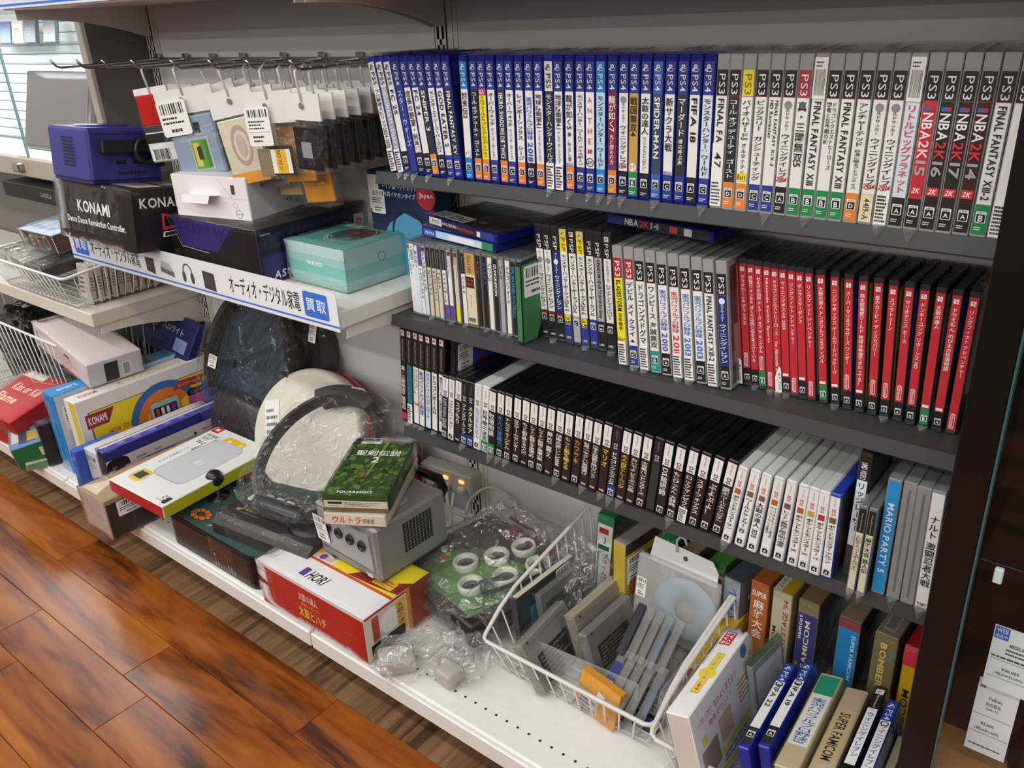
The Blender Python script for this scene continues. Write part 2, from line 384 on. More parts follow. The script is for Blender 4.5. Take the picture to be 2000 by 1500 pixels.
up = shelf('overhead_shelf', 'cream overhead shelf with blue-lined price rail above the hanging bags', -0.9, 0.0, 0.30, 1.131, 0.03, CREAM, 0.0, (-0.893, -0.012), 0.062)
MB().box(-0.9, -0.0, -0.3045, -0.3005, 1.134, 1.18, mat('#dfe6f2', 0.3)).build('price_rail', up)
p = Print().rect(0, 0.004, 0.9, 0.004, '#3e6fc8').rrect(0.004, 0.018, 0.075, 0.03, 0.005, '#2f6fd0'); p.build('rail_print', up, (-0.9, -0.3046, 1.134), (1, 0, 0), (0, 0, 1))
shelf('overhead_shelf', 'cream overhead shelf above the grey game shelves', 0.0, 0.9, 0.30, 1.131, 0.03, CREAM, 0.0, (0.012,), 0.062)
aud = shelf('display_shelf', 'white shelf with long printed rail sign, carrying the cartons', -0.895, -0.002, 0.285, 0.630, 0.030, WHITE, 0.0, (-0.888, -0.012), 0.07)
lef = shelf('basket_shelf', 'cream shelf carrying the wire basket of clear cases', -2.7, -0.905, 0.285, 0.456, 0.034, CREAM, 0.0, (-0.912,), 0.07)
# bottom decks with perforated rows
def deck(label, x0, x1):
    t = thing('base_deck', label, 'shelf', (0, 0, 0))
    b = MB(); b.cbox(x0, x1, -0.438, -0.004, 0.098, 0.13, WHITE, 0.003); b.build('deck_board', t)
    MB().cbox(x0, x1, -0.445, -0.438, 0.094, 0.126, WHITE, 0.002).build('front_lip', t)
    MB().box(x0 + 0.01, x1 - 0.01, -0.36, -0.35, 0.0, 0.098, mat('#4b443e', 0.6)).build('plinth', t)
    return t
dk0 = deck('cream bottom deck of the basket bay beneath the red boxed games', -2.7, -0.903)
dk1 = deck('white bottom deck loaded with boxed controllers', -0.898, -0.002)
dk2 = deck('white bottom deck with a line of small holes, under the wire baskets', 0.002, 0.898)
for i in range(40):
    MB().lathe([(0.0, 0.0), (0.0022, 0.0)], SLOTDARK, 10).build('hole', dk2, Matrix.Translation((0.075 + i * 0.0205, -0.400, 0.1304)))
for i in range(44):
    MB().lathe([(0.0, 0.0), (0.0022, 0.0)], SLOTDARK, 10).build('hole', dk1, Matrix.Translation((-0.89 + i * 0.0205, -0.400, 0.1304)))

# ================================================================== game cases on the grey shelves
KIND = {  # thickness, depth, height, shell colour
    'p4': (0.0145, 0.135, 0.171, '#16237f'), 'p5': (0.0145, 0.135, 0.171, '#20309a'), 'p3': (0.0150, 0.135, 0.171, '#9d9f9d'),
    'sw': (0.0108, 0.105, 0.170, '#3a3a3c'), 'ds': (0.0152, 0.137, 0.125, '#141416'), '3d': (0.0137, 0.137, 0.125, '#d9dadb'),
    'p2': (0.0140, 0.135, 0.190, '#151517'), 'cd': (0.0104, 0.142, 0.125, '#77797a'), 'sp': (0.0142, 0.105, 0.178, '#3d3e40'),
    'gc': (0.0155, 0.125, 0.163, '#8e9192')}
CN = {}
def names(s):
    for q in s.split(';'):
        h, n = q.split(':'); CN[h] = n
names('#eceae6:white;#2b3a8f:blue;#0f86d0:sky blue;#1c1c1e:black;#23252f:dark navy;#f2e21c:yellow;#e8862c:orange;#1a8a4a:green;#b9ddf0:pale blue;#8c2030:dark red;#c9a04a:gold;#2f2f33:charcoal;#c92a35:red;#d8e3ec:pale blue grey;#a8a9ac:grey;#1f2f7a:navy;#1e9a94:teal;#3c63b8:mid blue;#2a1a17:dark brown;#d9cfb4:cream;#6a4a9c:purple;#b02a34:crimson;#2f4a66:slate blue;#3a1116:maroon;#d8b06a:tan;#3f7f4d:leaf green;#1a6f86:dark teal;#1590d2:bright blue;#9a9c9c:clear grey;#e0e8f0:ice white')
def ordn(n): return '%d%s' % (n, 'th' if 10 < n % 100 < 20 else {1: 'st', 2: 'nd', 3: 'rd'}.get(n % 10, 'th'))
_shell = {}
def shell_for(kind, col):
    k = (kind, col)
    if k not in _shell:
        t, d, h, _ = KIND[kind]; b = MB()
        clear = kind in ('p4', 'p5', 'p3', 'gc', 'cd', 'sp', 'sw')
        b.cbox(-t / 2, t / 2, 0, d, 0, h, mat(col, 0.18 if clear else 0.3, 0, 0.06, 30), 0.0016 if kind in ('p4', 'p5', 'ds', '3d', 'p2') else 0.0009)
        o = b.build('case_shell'); _shell[k] = o.data; bpy.data.objects.remove(o)
    return _shell[k]
_bags = {}
def bag_for(kind, var):
    k = (kind, var)
    if k not in _bags:
        t, d, h, _ = KIND[kind]; rnd = random.Random(var * 7 + len(kind)); b = MB(); g = 0.0010
        a = t / 2 + g * 0.6; vs = []; fs = []; N = 7
        # sleeve skin with slight vertical crinkles
        prof = [(-a, d * 0.95), (-a, 0.004), (-a * 0.82, -g), (-a * 0.3, -g * 1.5), (a * 0.3, -g * 1.1), (a * 0.82, -g), (a, 0.004), (a, d * 0.95)]
        for i in range(N + 1):
            z = -0.001 + (h + 0.004) * i / N
            for x, y in prof: vs.append((x + rnd.uniform(-0.0004, 0.0004), y + (rnd.uniform(-0.0007, 0.0002) if y < 0.002 else 0), z))
        n = len(prof)
        for i in range(N):
            for j in range(n - 1): fs.append((i * n + j, i * n + j + 1, (i + 1) * n + j + 1, (i + 1) * n + j))
        o = N * n
        fs += [(o + 0, o + 1, o + 6, o + 7), (o + 1, o + 2, o + 5, o + 6), (o + 2, o + 3, o + 4, o + 5)]
        b.add(vs, fs, FILM)
        if var % 3 == 1:   # welded tip hanging from the lower front corner
            q = rnd.uniform(0.009, 0.015)
            b.add([(-a, -g, 0.003), (a, -g, 0.003), (rnd.uniform(-.3, .3) * a, -0.012, -q * 0.9), (0, -0.0115, 0.001)], [(0, 3, 2), (3, 1, 2), (0, 1, 3)], TIPS)
        if var % 2:        # crumpled top weld
            b.add([(-a, 0.002, h + 0.002), (0, 0.004, h + rnd.uniform(0.005, 0.009)), (a, 0.002, h + 0.002), (a, 0.05, h + 0.002), (0, 0.05, h + 0.006), (-a, 0.05, h + 0.002)], [(0, 1, 4, 5), (1, 2, 3, 4)], FILM)
        ob = b.build('clear_bag', fix=False); _bags[k] = ob.data; bpy.data.objects.remove(ob)
    return _bags[k]
def link(data, name, parent):
    o = bpy.data.objects.new(name, data); COL.objects.link(o); o.parent = parent; return o
def ps_mark(p, x, y, s, c):
    p.text('P', x - s * 0.32, y - s * 0.5, s * 0.6, s, c, True, slant=0.15); p.ring(x, y - s * 0.28, s * 0.62, s * 0.16, c, 16, 20, 330, 0.42)
def rating(p, cx, y, w, L):
    p.rrect(cx - w / 2, y, w, w * 1.22, w * 0.09, '#efefef'); p.rect(cx - w * 0.42, y + w * 0.08, w * 0.84, w * 0.84, '#141414')
    p.text(L, cx - w * 0.24, y + w * 0.16, w * 0.48, w * 0.64, '#f4f4f4', True); p.text('CERO', cx - w * 0.36, y + w * 0.98, w * 0.72, w * 0.17, '#141414', True)
def has_cjk(t): return any(is_cjk(c) for c in t)
def title(p, t, cx, top, bot, W, col, bold):
    """t: columns separated by |, each column runs down the spine"""
    cols = t.split('|')
    w = W / len(cols)
    def run(c, x, tp, bt, w):
        if has_cjk(c): p.vtext(c, x, tp, tp - bt, w * 0.96, col, bold)
        else:
            L = min(tp - bt, len(c) * w * 0.66); p.text(c, x - w * 0.34, tp - L, w * 0.68, L, col, bold, rot=-90)
    for i, c in enumerate(cols):
        x = cx + W / 2 - w * (i + 0.5) if len(cols) > 1 else cx
        if '~' in c: a, b_ = c.split('~'); m = top - (top - bot) * 0.36; run(a, x, top, m, w * 0.5); run(b_, x, m - (top - bot) * 0.03, bot, w)
        elif '^' in c: a, b_ = c.split('^'); m = top - (top - bot) * 0.50; run(a, x, top, m, w); run(b_, x, m - (top - bot) * 0.03, bot, w * 0.6)
        else: run(c, x, top, bot, w)
def game(kind, M, label, group, spine='#eceae6', head=None, txt='', tc='#1c1c1e', foot=None, rate='', extra='', side='#4a4a52', bag=0, span=None):
    t, d, h, sh = KIND[kind]
    r = thing('game_case', label, 'game case', M, group)
    shell = '#2742b0' if 'blueshell' in extra else sh
    if 'whiteshell' in extra: shell = '#d9dadb'
    link(shell_for(kind, shell), 'case_shell', r)
    s = Print(); p = Print(); p.z = 0.0006; w = t * 0.84; x0 = -w / 2
    tl = txt
    if kind in ('p4', 'p5', 'p3'):
        hd = (0.745, 0.955) if kind != 'p3' else (0.745, 0.905); fo = (0.03, 0.2) if kind != 'p3' else (0.02, 0.19)
        s.rect(x0, h * fo[1], w, h * (hd[0] - fo[1]), spine); s.rect(x0, h * hd[0], w, h * (hd[1] - hd[0]), head)
        if foot: s.rect(x0, h * fo[0], w, h * (fo[1] - fo[0]), foot)
        hc = '#f0f0f0' if head not in ('#eceae6', '#f2e21c') else '#2a2a2a'
        if kind == 'p3': p.text('PS3', -w * 0.30, h * 0.755, w * 0.6, h * 0.125, hc if head != '#f2e21c' else '#8a7a20', False, rot=-90)
        else:
            ps_mark(p, 0, h * 0.915, w * 0.62, hc); p.text('PS5' if kind == 'p5' else 'PS4', -w * 0.30, h * 0.765, w * 0.6, h * 0.105, hc, False, rot=-90)
        if kind == 'p3': s.rect(x0, h * 0.743, w, h * 0.004, '#b02a34')
        top, bot = h * 0.725, h * 0.215
        if rate: rating(p, 0, h * (fo[1] - 0.105), w * 0.74, rate); p.lines(-w * 0.35, h * 0.04, w * 0.7, h * 0.025, 2, '#e8e8e8' )
    elif kind == 'sp':
        s.rect(x0, h * 0.26, w, h * 0.53, spine); s.rect(x0, h * 0.79, w, h * 0.19, head)
        if foot: s.rect(x0, h * 0.03, w, h * 0.23, foot)
        if 'logo' in extra: s.rect(-w * .3, h * 0.925, w * .6, w * .6, '#f2f0ec'); ps_mark(p, 0, h * 0.948, w * 0.4, '#c92a35')
        if 'umd' not in extra: p.text('PSP', -w * 0.27, h * 0.80, w * 0.54, h * 0.11, '#e8e8e8' if head != '#f2e21c' else '#7a6d1c', rot=-90)
        top, bot = h * 0.775, h * 0.29
        if rate: rating(p, 0, h * 0.175, w * 0.72, rate); p.text('UMD', -w * 0.36, h * 0.05, w * 0.72, h * 0.02, '#e0e0e0')
    elif kind == 'sw':
        lo = 0.145 if rate else 0.03
        s.rect(x0, h * lo, w, h * (0.962 - lo), spine)
        if rate: s.rect(x0, h * 0.03, w, h * 0.115, foot or '#1c1c1e'); rating(p, 0, h * 0.052, w * 0.72, rate)
        p.rrect(-w * 0.30, h * 0.905, w * 0.27, h * 0.034, w * 0.1, '#f4f0f0').rrect(0.03 * w, h * 0.905, w * 0.27, h * 0.034, w * 0.1, '#f4f0f0').disc(-w * 0.16, h * 0.927, w * 0.07, spine).disc(w * 0.17, h * 0.918, w * 0.07, spine)
        if 'pill' in extra:
            y = h * (lo + 0.015); p.rrect(-w * 0.27, y, w * 0.54, h * 0.11, w * 0.2, '#f4e6e4').rrect(-w * 0.20, y + h * 0.006, w * 0.4, h * 0.098, w * 0.16, spine); p.text('Nintendo', -w * 0.13, y + h * 0.012, w * 0.26, h * 0.086, '#f4e6e4', True, rot=-90)
        if 'badge' in extra: p.rect(-w * 0.4, h * (lo + 0.01), w * 0.8, h * 0.02, '#f2ece6')
        top, bot = h * 0.88, h * (lo + (0.15 if 'pill' in extra else 0.06)); w *= 0.72
    elif kind in ('ds', '3d'):
        if kind == 'ds' and head:
            s.rect(x0, h * 0.03, w, h * 0.65, spine); s.rect(x0, h * 0.68, w, h * 0.285, head)
            hc = '#3a3a3a' if head == '#eceae6' else '#d0d0d0'
            p.text('NINTENDO', -w * 0.05, h * 0.82, w * 0.16, h * 0.13, '#8a8a88', rot=-90).text('DS', -w * 0.22, h * 0.695, w * 0.5, h * 0.075, hc, True, rot=-90)
        else:
            s.rect(x0, h * 0.03, w, h * 0.935, spine)
            if kind == '3d': p.text('NINTENDO', -w * 0.05, h * 0.85, w * 0.14, h * 0.1, '#a0a0a0', rot=-90).text('3DS', -w * 0.2, h * 0.755, w * 0.4, h * 0.075, '#c05050', True, rot=-90); p.rect(-w * 0.34, h * 0.665, w * 0.68, h * 0.065, random.choice(['#3c63b8', '#b02a34', '#c9a04a', '#7a5a48', '#c05a2a']))
        top, bot = h * (0.655 if kind == 'ds' else 0.645), h * 0.19
        if foot: s.rect(x0, h * 0.03, w, h * 0.15, foot)
        if rate: rating(p, 0, h * 0.045, w * 0.72, rate)
        elif spine == '#2a1a17': p.rrect(-w * 0.34, h * 0.05, w * 0.68, h * 0.028, w * 0.1, '#b9a9a0')
    elif kind == 'p2':
        s.rect(x0, h * 0.03, w, h * 0.59, spine); s.rect(x0, h * 0.62, w, h * 0.35, '#1c1c1e')
        s.rect(-w * 0.36, h * 0.905, w * 0.72, w * 0.9, '#eee2da'); ps_mark(p, 0, h * 0.935, w * 0.46, '#c0402a')
        p.text('PlayStation.2', -w * 0.16, h * 0.66, w * 0.32, h * 0.21, '#b8b8b8', rot=-90)
        if foot: s.rect(x0, h * 0.03, w, h * 0.07, foot)
        top, bot = h * 0.60, h * 0.14
    elif kind == 'cd':
        s.rect(x0 * 0.9, h * 0.035, w * 0.9, h * 0.93, spine)
        if head: s.rect(x0 * 0.9, h * 0.70, w * 0.9, h * 0.265, head); p.text('PlayStation', -w * 0.13, h * 0.72, w * 0.26, h * 0.2, '#c8c4b8' if head == '#1c1c1e' else '#555', rot=-90)
        if 'logo' in extra: s.rect(-w * .4, h * 0.90, w * .8, w * .8, '#2a2222'); ps_mark(p, 0, h * 0.93, w * 0.5, '#d0403a')
        if foot: s.rect(x0 * 0.9, h * 0.035, w * 0.9, h * 0.2, foot)
        top, bot = (h * 0.67 if head else h * 0.9), h * 0.26
    elif kind == 'gc':
        if spine != '#9a9c9c': s.rect(x0, h * 0.02, w, h * 0.96, spine)
        else: s.rect(-w * 0.1, h * 0.06, w * 0.2, h * 0.88, '#6d6f6c')
        top, bot = h * 0.8, h * 0.2
    if span: top, bot = h * span[0], h * span[1]
    if tl: title(p, tl, 0, top, bot, w * 0.88, tc, True)
    for e in extra.split(','):
        if e == 'sega': p.text('SEGA', -w * 0.46, h * 0.2, w * 0.92, h * 0.028, '#2a5ab8', True)
        elif e == 'kt': p.disc(0, h * 0.235, w * 0.42, '#f2ece4'); p.text('KT', -w * 0.28, h * 0.222, w * 0.56, h * 0.028, '#b02a34', True)
        elif e == 'ea': p.ring(0, h * 0.245, w * 0.46, w * 0.08, '#222'); p.text('EA', -w * 0.25, h * 0.233, w * 0.5, h * 0.024, '#222', True, slant=.3)
        elif e.startswith('y:'): p.text(e[2:], -w * 0.46, h * 0.225, w * 0.92, h * 0.03, '#c9242e', True, slant=0.2)
        elif e.startswith('Y:'): p.text(e[2:], -w * 0.34, h * 0.21, w * 0.68, h * 0.15, tc, True, rot=-90)
        elif e == 'best': p.rrect(-w * 0.46, h * 0.205, w * 0.92, h * 0.055, w * 0.15, '#f0d818'); p.text('Best', -w * 0.4, h * 0.215, w * 0.8, h * 0.034, '#2a2a1a', True, slant=.2)
        elif e == 'eabadge': s.rect(x0, h * 0.70, w, h * 0.05, '#d84a58'); p.text('EA', -w * .3, h * .71, w * .6, h * .03, '#f4e4e4', True)
        elif e == 'pes': p.disc(0, h * 0.70, w * 0.34, '#8a8a8c' if tc == '#1c1c1e' else '#e8e8f0', n=8)
        elif e == 'anthem':
            for i, ch in enumerate('ANTHEM'): p.text(ch, -w * 0.24, h * (0.67 - i * 0.073), w * 0.48, h * 0.042, '#d0503a')
        elif e == 'tomy': p.text('TOMY', -w * 0.42, h * 0.03, w * 0.84, h * 0.03, '#23307a', True)
        elif e.startswith('nba'):
            p.rrect(-w * 0.36, h * 0.69, w * 0.72, h * 0.024, w * .1, '#3c63b8').rect(0, h * 0.69, w * 0.32, h * 0.024, '#c92a35'); p.text('NBA', -w * 0.38, h * 0.53, w * 0.76, h * 0.15, '#f0f0f0', True, rot=-90)
            p.text('2K', -w * 0.38, h * 0.42, w * 0.76, h * 0.105, '#d8333a' if spine != RD else '#f4d8d4', True, rot=-90); p.text(e[4:], -w * 0.38, h * 0.325, w * 0.76, h * 0.088, '#a9aaad', True, rot=-90); p.rect(-w * 0.44, h * 0.215, w * 0.88, h * 0.05, '#d0302f'); p.text('2K', -w * 0.3, h * 0.225, w * 0.6, h * 0.03, '#f4ecec', True, slant=.3)
        elif e == 'umd': p.text('UMD VIDEO', -w * 0.3, h * 0.80, w * 0.6, h * 0.13, '#e8e8e8', True, rot=-90)
    sl = s.build('spine_sleeve', r, (0, -0.0001, 0), (1, 0, 0), (0, 0, 1)); p.build('spine_lettering', sl, (0, -0.0001, 0), (1, 0, 0), (0, 0, 1))
    if 'stk' in extra:
        q = Print(); q.z = 0.0012
        if 'stkA' in extra: q.rect(-w * .5, h * 0.02, w, h * 0.17, '#e6d9b4'); q.text('4419-A', -w * 0.26, h * 0.035, w * 0.52, h * 0.13, '#3a3428', True, rot=-90)
        elif 'stk47' in extra: q.rect(-w * .55, h * 0.02, w * 1.1, h * 0.42, '#f0efea'); q.text('47', -w * 0.34, h * 0.28, w * 0.68, h * 0.10, '#161616', True, rot=-90); q.lines(-w * .45, h * 0.03, w * .9, h * 0.16, 7, '#222')
        elif 'stktop' in extra: q.rect(-w * .55, h * 0.74, w * 1.1, h * 0.24, '#f0efea'); q.bars(-w * .4, h * 0.76, w * .8, h * 0.15); q.lines(-w * .4, h * 0.92, w * .8, h * 0.04, 2, '#222')
        elif 'stkcurl' in extra: q.poly([(-w * .5, h * 0.01), (w * .75, h * 0.01), (w * .75, h * 0.2), (w * .3, h * 0.22), (-w * .5, h * 0.13)], '#f0efea'); q.text('¥7,700', w * .1, h * 0.03, w * 0.45, h * 0.14, '#222', True, rot=-90)
        else: q.rect(-w * .5, h * 0.015, w, h * 0.20, '#f0efea'); q.lines(-w * .42, h * 0.025, w * .84, h * 0.17, 8, '#1c1c1c', 0.6)
        q.build('price_sticker', r, (0, -0.0001, 0), (1, 0, 0), (0, 0, 1))
    if side:
        q = Print(); q.rect(d * 0.05, h * 0.04, d * 0.88, h * (0.72 if kind in ('p4', 'p5', 'p3') else 0.9), side).rect(d * 0.1, h * 0.2, d * 0.5, h * 0.3, random.choice(['#6a5a52', '#3a4a6a', '#8a8a80', '#5a2a2a', '#2a2a34', '#4a6a4a']))
        if kind in ('p4', 'p3', 'p5'): q.rect(d * 0.05, h * 0.76, d * 0.88, h * 0.19, head or '#1c1c1e')
        q.build('cover_sheet', r, (t / 2, 0, 0), (0, 1, 0), (0, 0, 1))
    if bag: link(bag_for(kind, bag), 'clear_bag', r)
    return r
def interp(i, pts):
    for (a, x), (b, y) in zip(pts, pts[1:]):
        if i <= b: return x + (y - x) * (i - a) / max(b - a, 1e-9)
    return pts[-1][1]
W_, B_, SK, K_, NV, YE, OR, GR = '#eceae6', '#2b3a8f', '#0f86d0', '#1c1c1e', '#23252f', '#f2e21c', '#e8862c', '#1a8a4a'
BR, RD, CR = '#2a1a17', '#c92a35', '#d9cfb4'
def row(specs, xs, leans, y, z, shelfname, group, ys=None):
    n = len(specs)
    for i, sp in enumerate(specs):
        kind, kw = sp[0], dict(sp[1])
        x = interp(i, xs); le = interp(i, leans); yy = interp(i, ys) if ys else y
        spn = CN.get(kw.get('spine', W_), 'plain'); hd = CN.get(kw.get('head') or '', ''); ft = CN.get(kw.get('foot') or '', '')
        look = spn + '-spined case' + ((', %s head' % hd) if hd else '') + ((', %s foot' % ft) if ft else '')
        label = '%s, %s %s' % (look, ordn(i + 1), shelfname)
        t = KIND[kind][0]; off = (t / 2) * math.sin(math.radians(abs(le)))
        game(kind, Matrix.Translation((x + t / 2, yy + random.uniform(-0.0012, 0.0012), z + 0.0006 + off)) @ Matrix.Rotation(math.radians(le), 4, 'Y') @ Matrix.Rotation(math.radians(random.uniform(-.5, .5)), 4, 'Z'),
             label, group, bag=kw.pop('bag', random.choice((0, 1, 2, 3, 4, 5))), **kw)
def G(kind, txt='', foot=None, rate='', spine=W_, head=None, tc=None, extra='', **kw):
    if head is None: head = {'p4': B_, 'p5': W_, 'p3': K_, 'sp': K_, 'ds': W_}.get(kind)
    if tc is None: tc = '#f0eeea' if spine in (K_, NV, '#2f2f33', '#8c2030', BR, RD, '#1f2f7a', '#2f4a66', '#3a1116', '#1a6f86', '#1590d2') else '#1c1c1e'
    return (kind, dict(txt=txt, foot=foot, rate=rate, spine=spine, head=head, tc=tc, extra=extra, **kw))
MHW = 'モンスターハンター：ワールド'; WE = 'ワールドサッカー~ウイニングイレブン'; EDF = '地球防衛軍4.1^ザ・シャドウ・オブ・ニューディスペアー'
top_lean = [G('p5', 'プロ野球スピリッツ2024-2025', extra='stk'), G('p5', 'HOGWARTS LEGACY', spine='#a8a9ac', tc='#f4f4f4', extra='stk'), G('p5', 'FC 25', K_, 'A'),
    G('p4', 'スター・ウォーズ', B_, spine=B_, tc='#c8d0ec'), G('p4', '信長の野望・創造', K_, 'A', extra='kt'), G('p4', 'FC 24', K_, 'A'), G('p4', 'SNIPER 3', OR, 'D', '#2f2f33'),
    G('p4', 'モンスターエナジースーパークロス', K_, 'A'), G('p4', 'GOD EATER 2', B_, 'C'), G('p4', 'FINAL FANTASY XV', B_, 'C', '#2f2f33', side='#1c2030')]
row(top_lean, [(0, 0.036), (9, 0.172)], [(0, -10), (9, -4.5)], -0.176, 0.8645, 'from the hanging bags, highest shelf', 'leaning cases on the highest grey shelf')
top = [G('p4', '討鬼伝2', SK, 'C', head=SK, extra='kt'), G('p4', 'コール オブ デューティ　ゴースト', OR, 'D', NV), G('p4', 'バトルフィールド4 プレミアムエディション', OR, 'D', YE, tc='#6a6414', extra='eabadge'),
    G('p4', 'オーバーウォッチ^オリジンズ・エディション', B_, 'C'), G('p4', 'SEKIRO: SHADOWS DIE TWICE', OR, 'D', '#2f2f33'), G('p4', 'オーバーウォッチ^オリジンズ・エディション', B_, 'C'), G('p4', 'レインボーシックス　シージ', OR, 'D'),
    G('p4', '実況パワフルプロ野球', K_, 'A', tc='#2a4aa8', extra='Y:2018', span=(.70, .38)), G('p4', EDF, OR, 'D'), G('p5', 'モンスターハンターワイルズ', None, '', '#2f2f33', extra='stk'), G('p4', EDF, extra='stk'),
    G('p4', '龍が如く5^夢、叶えし者', OR, 'D', extra='sega'), G('p4', MHW + '：アイスボーン', B_, 'C'), G('p4', '', B_, 'C', extra='ea,anthem'), G('p4', MHW, SK, 'C', '#b9ddf0', SK, '#1f2f4a'),
    G('p4', '龍が如く7^光と闇の行方', OR, 'D', '#8c2030', extra='sega'), G('p4', WE, K_, 'A', extra='y:2015,pes'), G('p4', '戦国無双4', GR, 'B', '#c9a04a', extra='kt'), G('p4', '太鼓の達人^セッションでドドンがドン！', K_, 'A'),
    G('p4', 'SPIDER-MAN', '#3c63b8', 'C', '#2f4a66', '#3c63b8'), G('p4', '新サクラ大戦', B_, 'C', extra='sega'), G('p4', 'マーダード^魂の呼ぶ声', B_, 'C', '#2f2f33'), G('p4', 'FIFA 18', K_, 'A'), G('p4', MHW, B_, 'C', '#d8e3ec'),
    G('p3', 'FINAL FANTASY', extra='stk47'), G('p3', 'コール オブ デューティ　ゴースト', OR, 'D', NV), G('p3', 'バイオハザード5^オルタナティブ', OR, 'D', head=YE, extra='best'), G('p3', 'ビッグスリー　ガンシューティング', B_, 'C'), G('p3', 'FINAL FANTASY X/X-2|HD Remaster', B_, 'C'),
    G('p3', WE, K_, 'A', extra='y:2014,pes'), G('p3', '真・三國無双5', GR, 'B', head='#b02a34'), G('p3', 'FINAL FANTASY XIII', GR, 'B', extra='stktop'), G('p3', 'ドラゴンクエストヒーローズ|闇竜と世界樹の城', GR, 'B'), G('p3', 'FINAL FANTASY XIII', GR, 'B'),
    G('p3', 'アンチャーテッド^砂漠に眠るアトランティス', OR, 'D'), G('p3', WE, K_, '', extra='y:2014,stkA,pes'), G('p3', WE, extra='y:2014,stk,pes'), G('p3', 'リトルビッグプラネット', K_, 'A', '#d8e3ec', tc='#d0405a', extra='stktop'),
    G('p3', '', K_, 'A', RD, extra='nba:15'), G('p3', '', K_, 'A', K_, extra='nba:16'), G('p3', '', K_, 'A', K_, extra='nba:17'), G('p3', '', K_, 'A', '#3a1116', extra='nba:14'), G('p3', 'FINAL FANTASY XIII-2', GR, 'B'), G('p3', '', extra='stk')]
row(top, [(0, 0.194), (24, 0.5784), (42, 0.8595), (43, 0.8755)], [(0, 0), (34, 0.6), (43, 1.2)], -0.177, 0.8645, 'after the gap, highest shelf', 'upright cases on the highest grey shelf')
# middle shelf
def C(txt='', spine=CR, head=None, extra='', **kw): return G('cd', txt, spine=spine, head=head, extra=extra, **kw)
cds = [C('アドバンスト', W_, extra='logo'), C('シムーン', '#e0e8f0', extra='stktop'), C('サッカー', '#d8e3ec'), C('ナムコミュージアム', W_, '#6a4a9c'), C('ファンタスティック', '#d8e3ec', extra='logo'), C('エコーナイト', CR, K_), C('モンスターファーム', CR, K_), C('ペルソナ', CR, K_),
    C('バイオハザード', W_, K_, foot='#6a4a9c'), C('バイオハザード|ディレクターズカット', W_, extra='logo', foot='#6a4a9c'), C('ストリートファイター|ZERO2', CR, extra='logo', foot=YE), C('バーチャ', W_, K_)]
row(cds, [(0, 0.030), (4, 0.062), (9, 0.117), (11, 0.146)], [(0, 0)], -0.155, 0.6251, 'disc case from the white shelf', 'disc cases on the middle grey shelf')
cds2 = [C('サッカー', K_, tc='#d0303a'), C('ロックマン', K_, tc='#4a70d0'), C('パワプロ', W_), C('GUNGRIFFON', K_), C('バトル', '#a8a9ac'), C('ドラゴンフォース', W_), C('NFL MADDEN FOOTBALL', K_, tc='#3a9ad8'), C('スーパーリーグ', K_, tc='#d0303a')]
row(cds2, [(0, 0.1775), (7, 0.2585)], [(0, 0)], -0.152, 0.6251, 'after the wide tan disc box', 'disc cases on the middle grey shelf')
mid = [G('sp', WE, K_, 'A', extra='y:2010,pes'), G('sp', WE, K_, 'A', extra='y:2011,pes'), G('sp', WE, K_, 'A', '#1f2f7a', extra='y:2012,pes'), G('sp', 'モンスターハンターポータブル2nd G', B_, 'C', head=YE, extra='logo,best'), G('sp', 'モンスターハンターポータブル2nd', '#a8a9ac', 'C', extra='logo'),
    G('sp', 'モンスターハンターポータブル2nd G', B_, 'C', head=YE, extra='logo,best'), G('sp', 'モンスターハンターポータブル', B_, 'C'), G('sp', 'KINGDOM HEARTS Birth by Sleep', K_, 'A', '#a8a9ac'), G('sp', 'テイルズオブザワールド~レディアントマイソロジー', K_, 'A', extra='logo')]
row(mid, [(0, 0.2875), (8, 0.405)], [(0, -3.2), (8, -3.2)], -0.130, 0.6251, 'after the green disc case', 'handheld disc cases on the middle grey shelf')
mid3 = [G('p3', 'BLADESTORM^百年戦争', head='#b02a34', spine=YE, extra='best,stk'), G('p3', 'デビル メイ クライ 4', B_, 'C', head='#b02a34'), G('p3', 'ドラゴンズドグマ', extra='stk'), G('p3', 'ワンピース 海賊無双', '#1e9a94', 'B'),
    G('p3', '実況パワフルプロ野球', K_, 'A', tc='#3a50b0', extra='Y:2010', span=(.71, .38)), G('p3', '実況パワフルプロ野球', tc='#c9303a', extra='Y:2011,stk', span=(.71, .38)), G('p3', '実況パワフルプロ野球', tc='#2f6fc0', extra='Y:2013,stk', span=(.71, .38)), G('p3', '実況パワフルプロ野球', K_, 'A', tc='#2f6fc0', extra='Y:2013', span=(.71, .38)),
    G('p3', 'FINAL FANTASY XIII-2', extra='stk'), G('p3', WE, K_, 'A', '#1f2f7a', extra='pes', side='#3a3f48')]
row(mid3, [(0, 0.443), (9, 0.597)], [(0, -4.3), (9, -5.8)], -0.158, 0.6251, 'after the handheld row, middle shelf', 'console cases on the middle grey shelf')
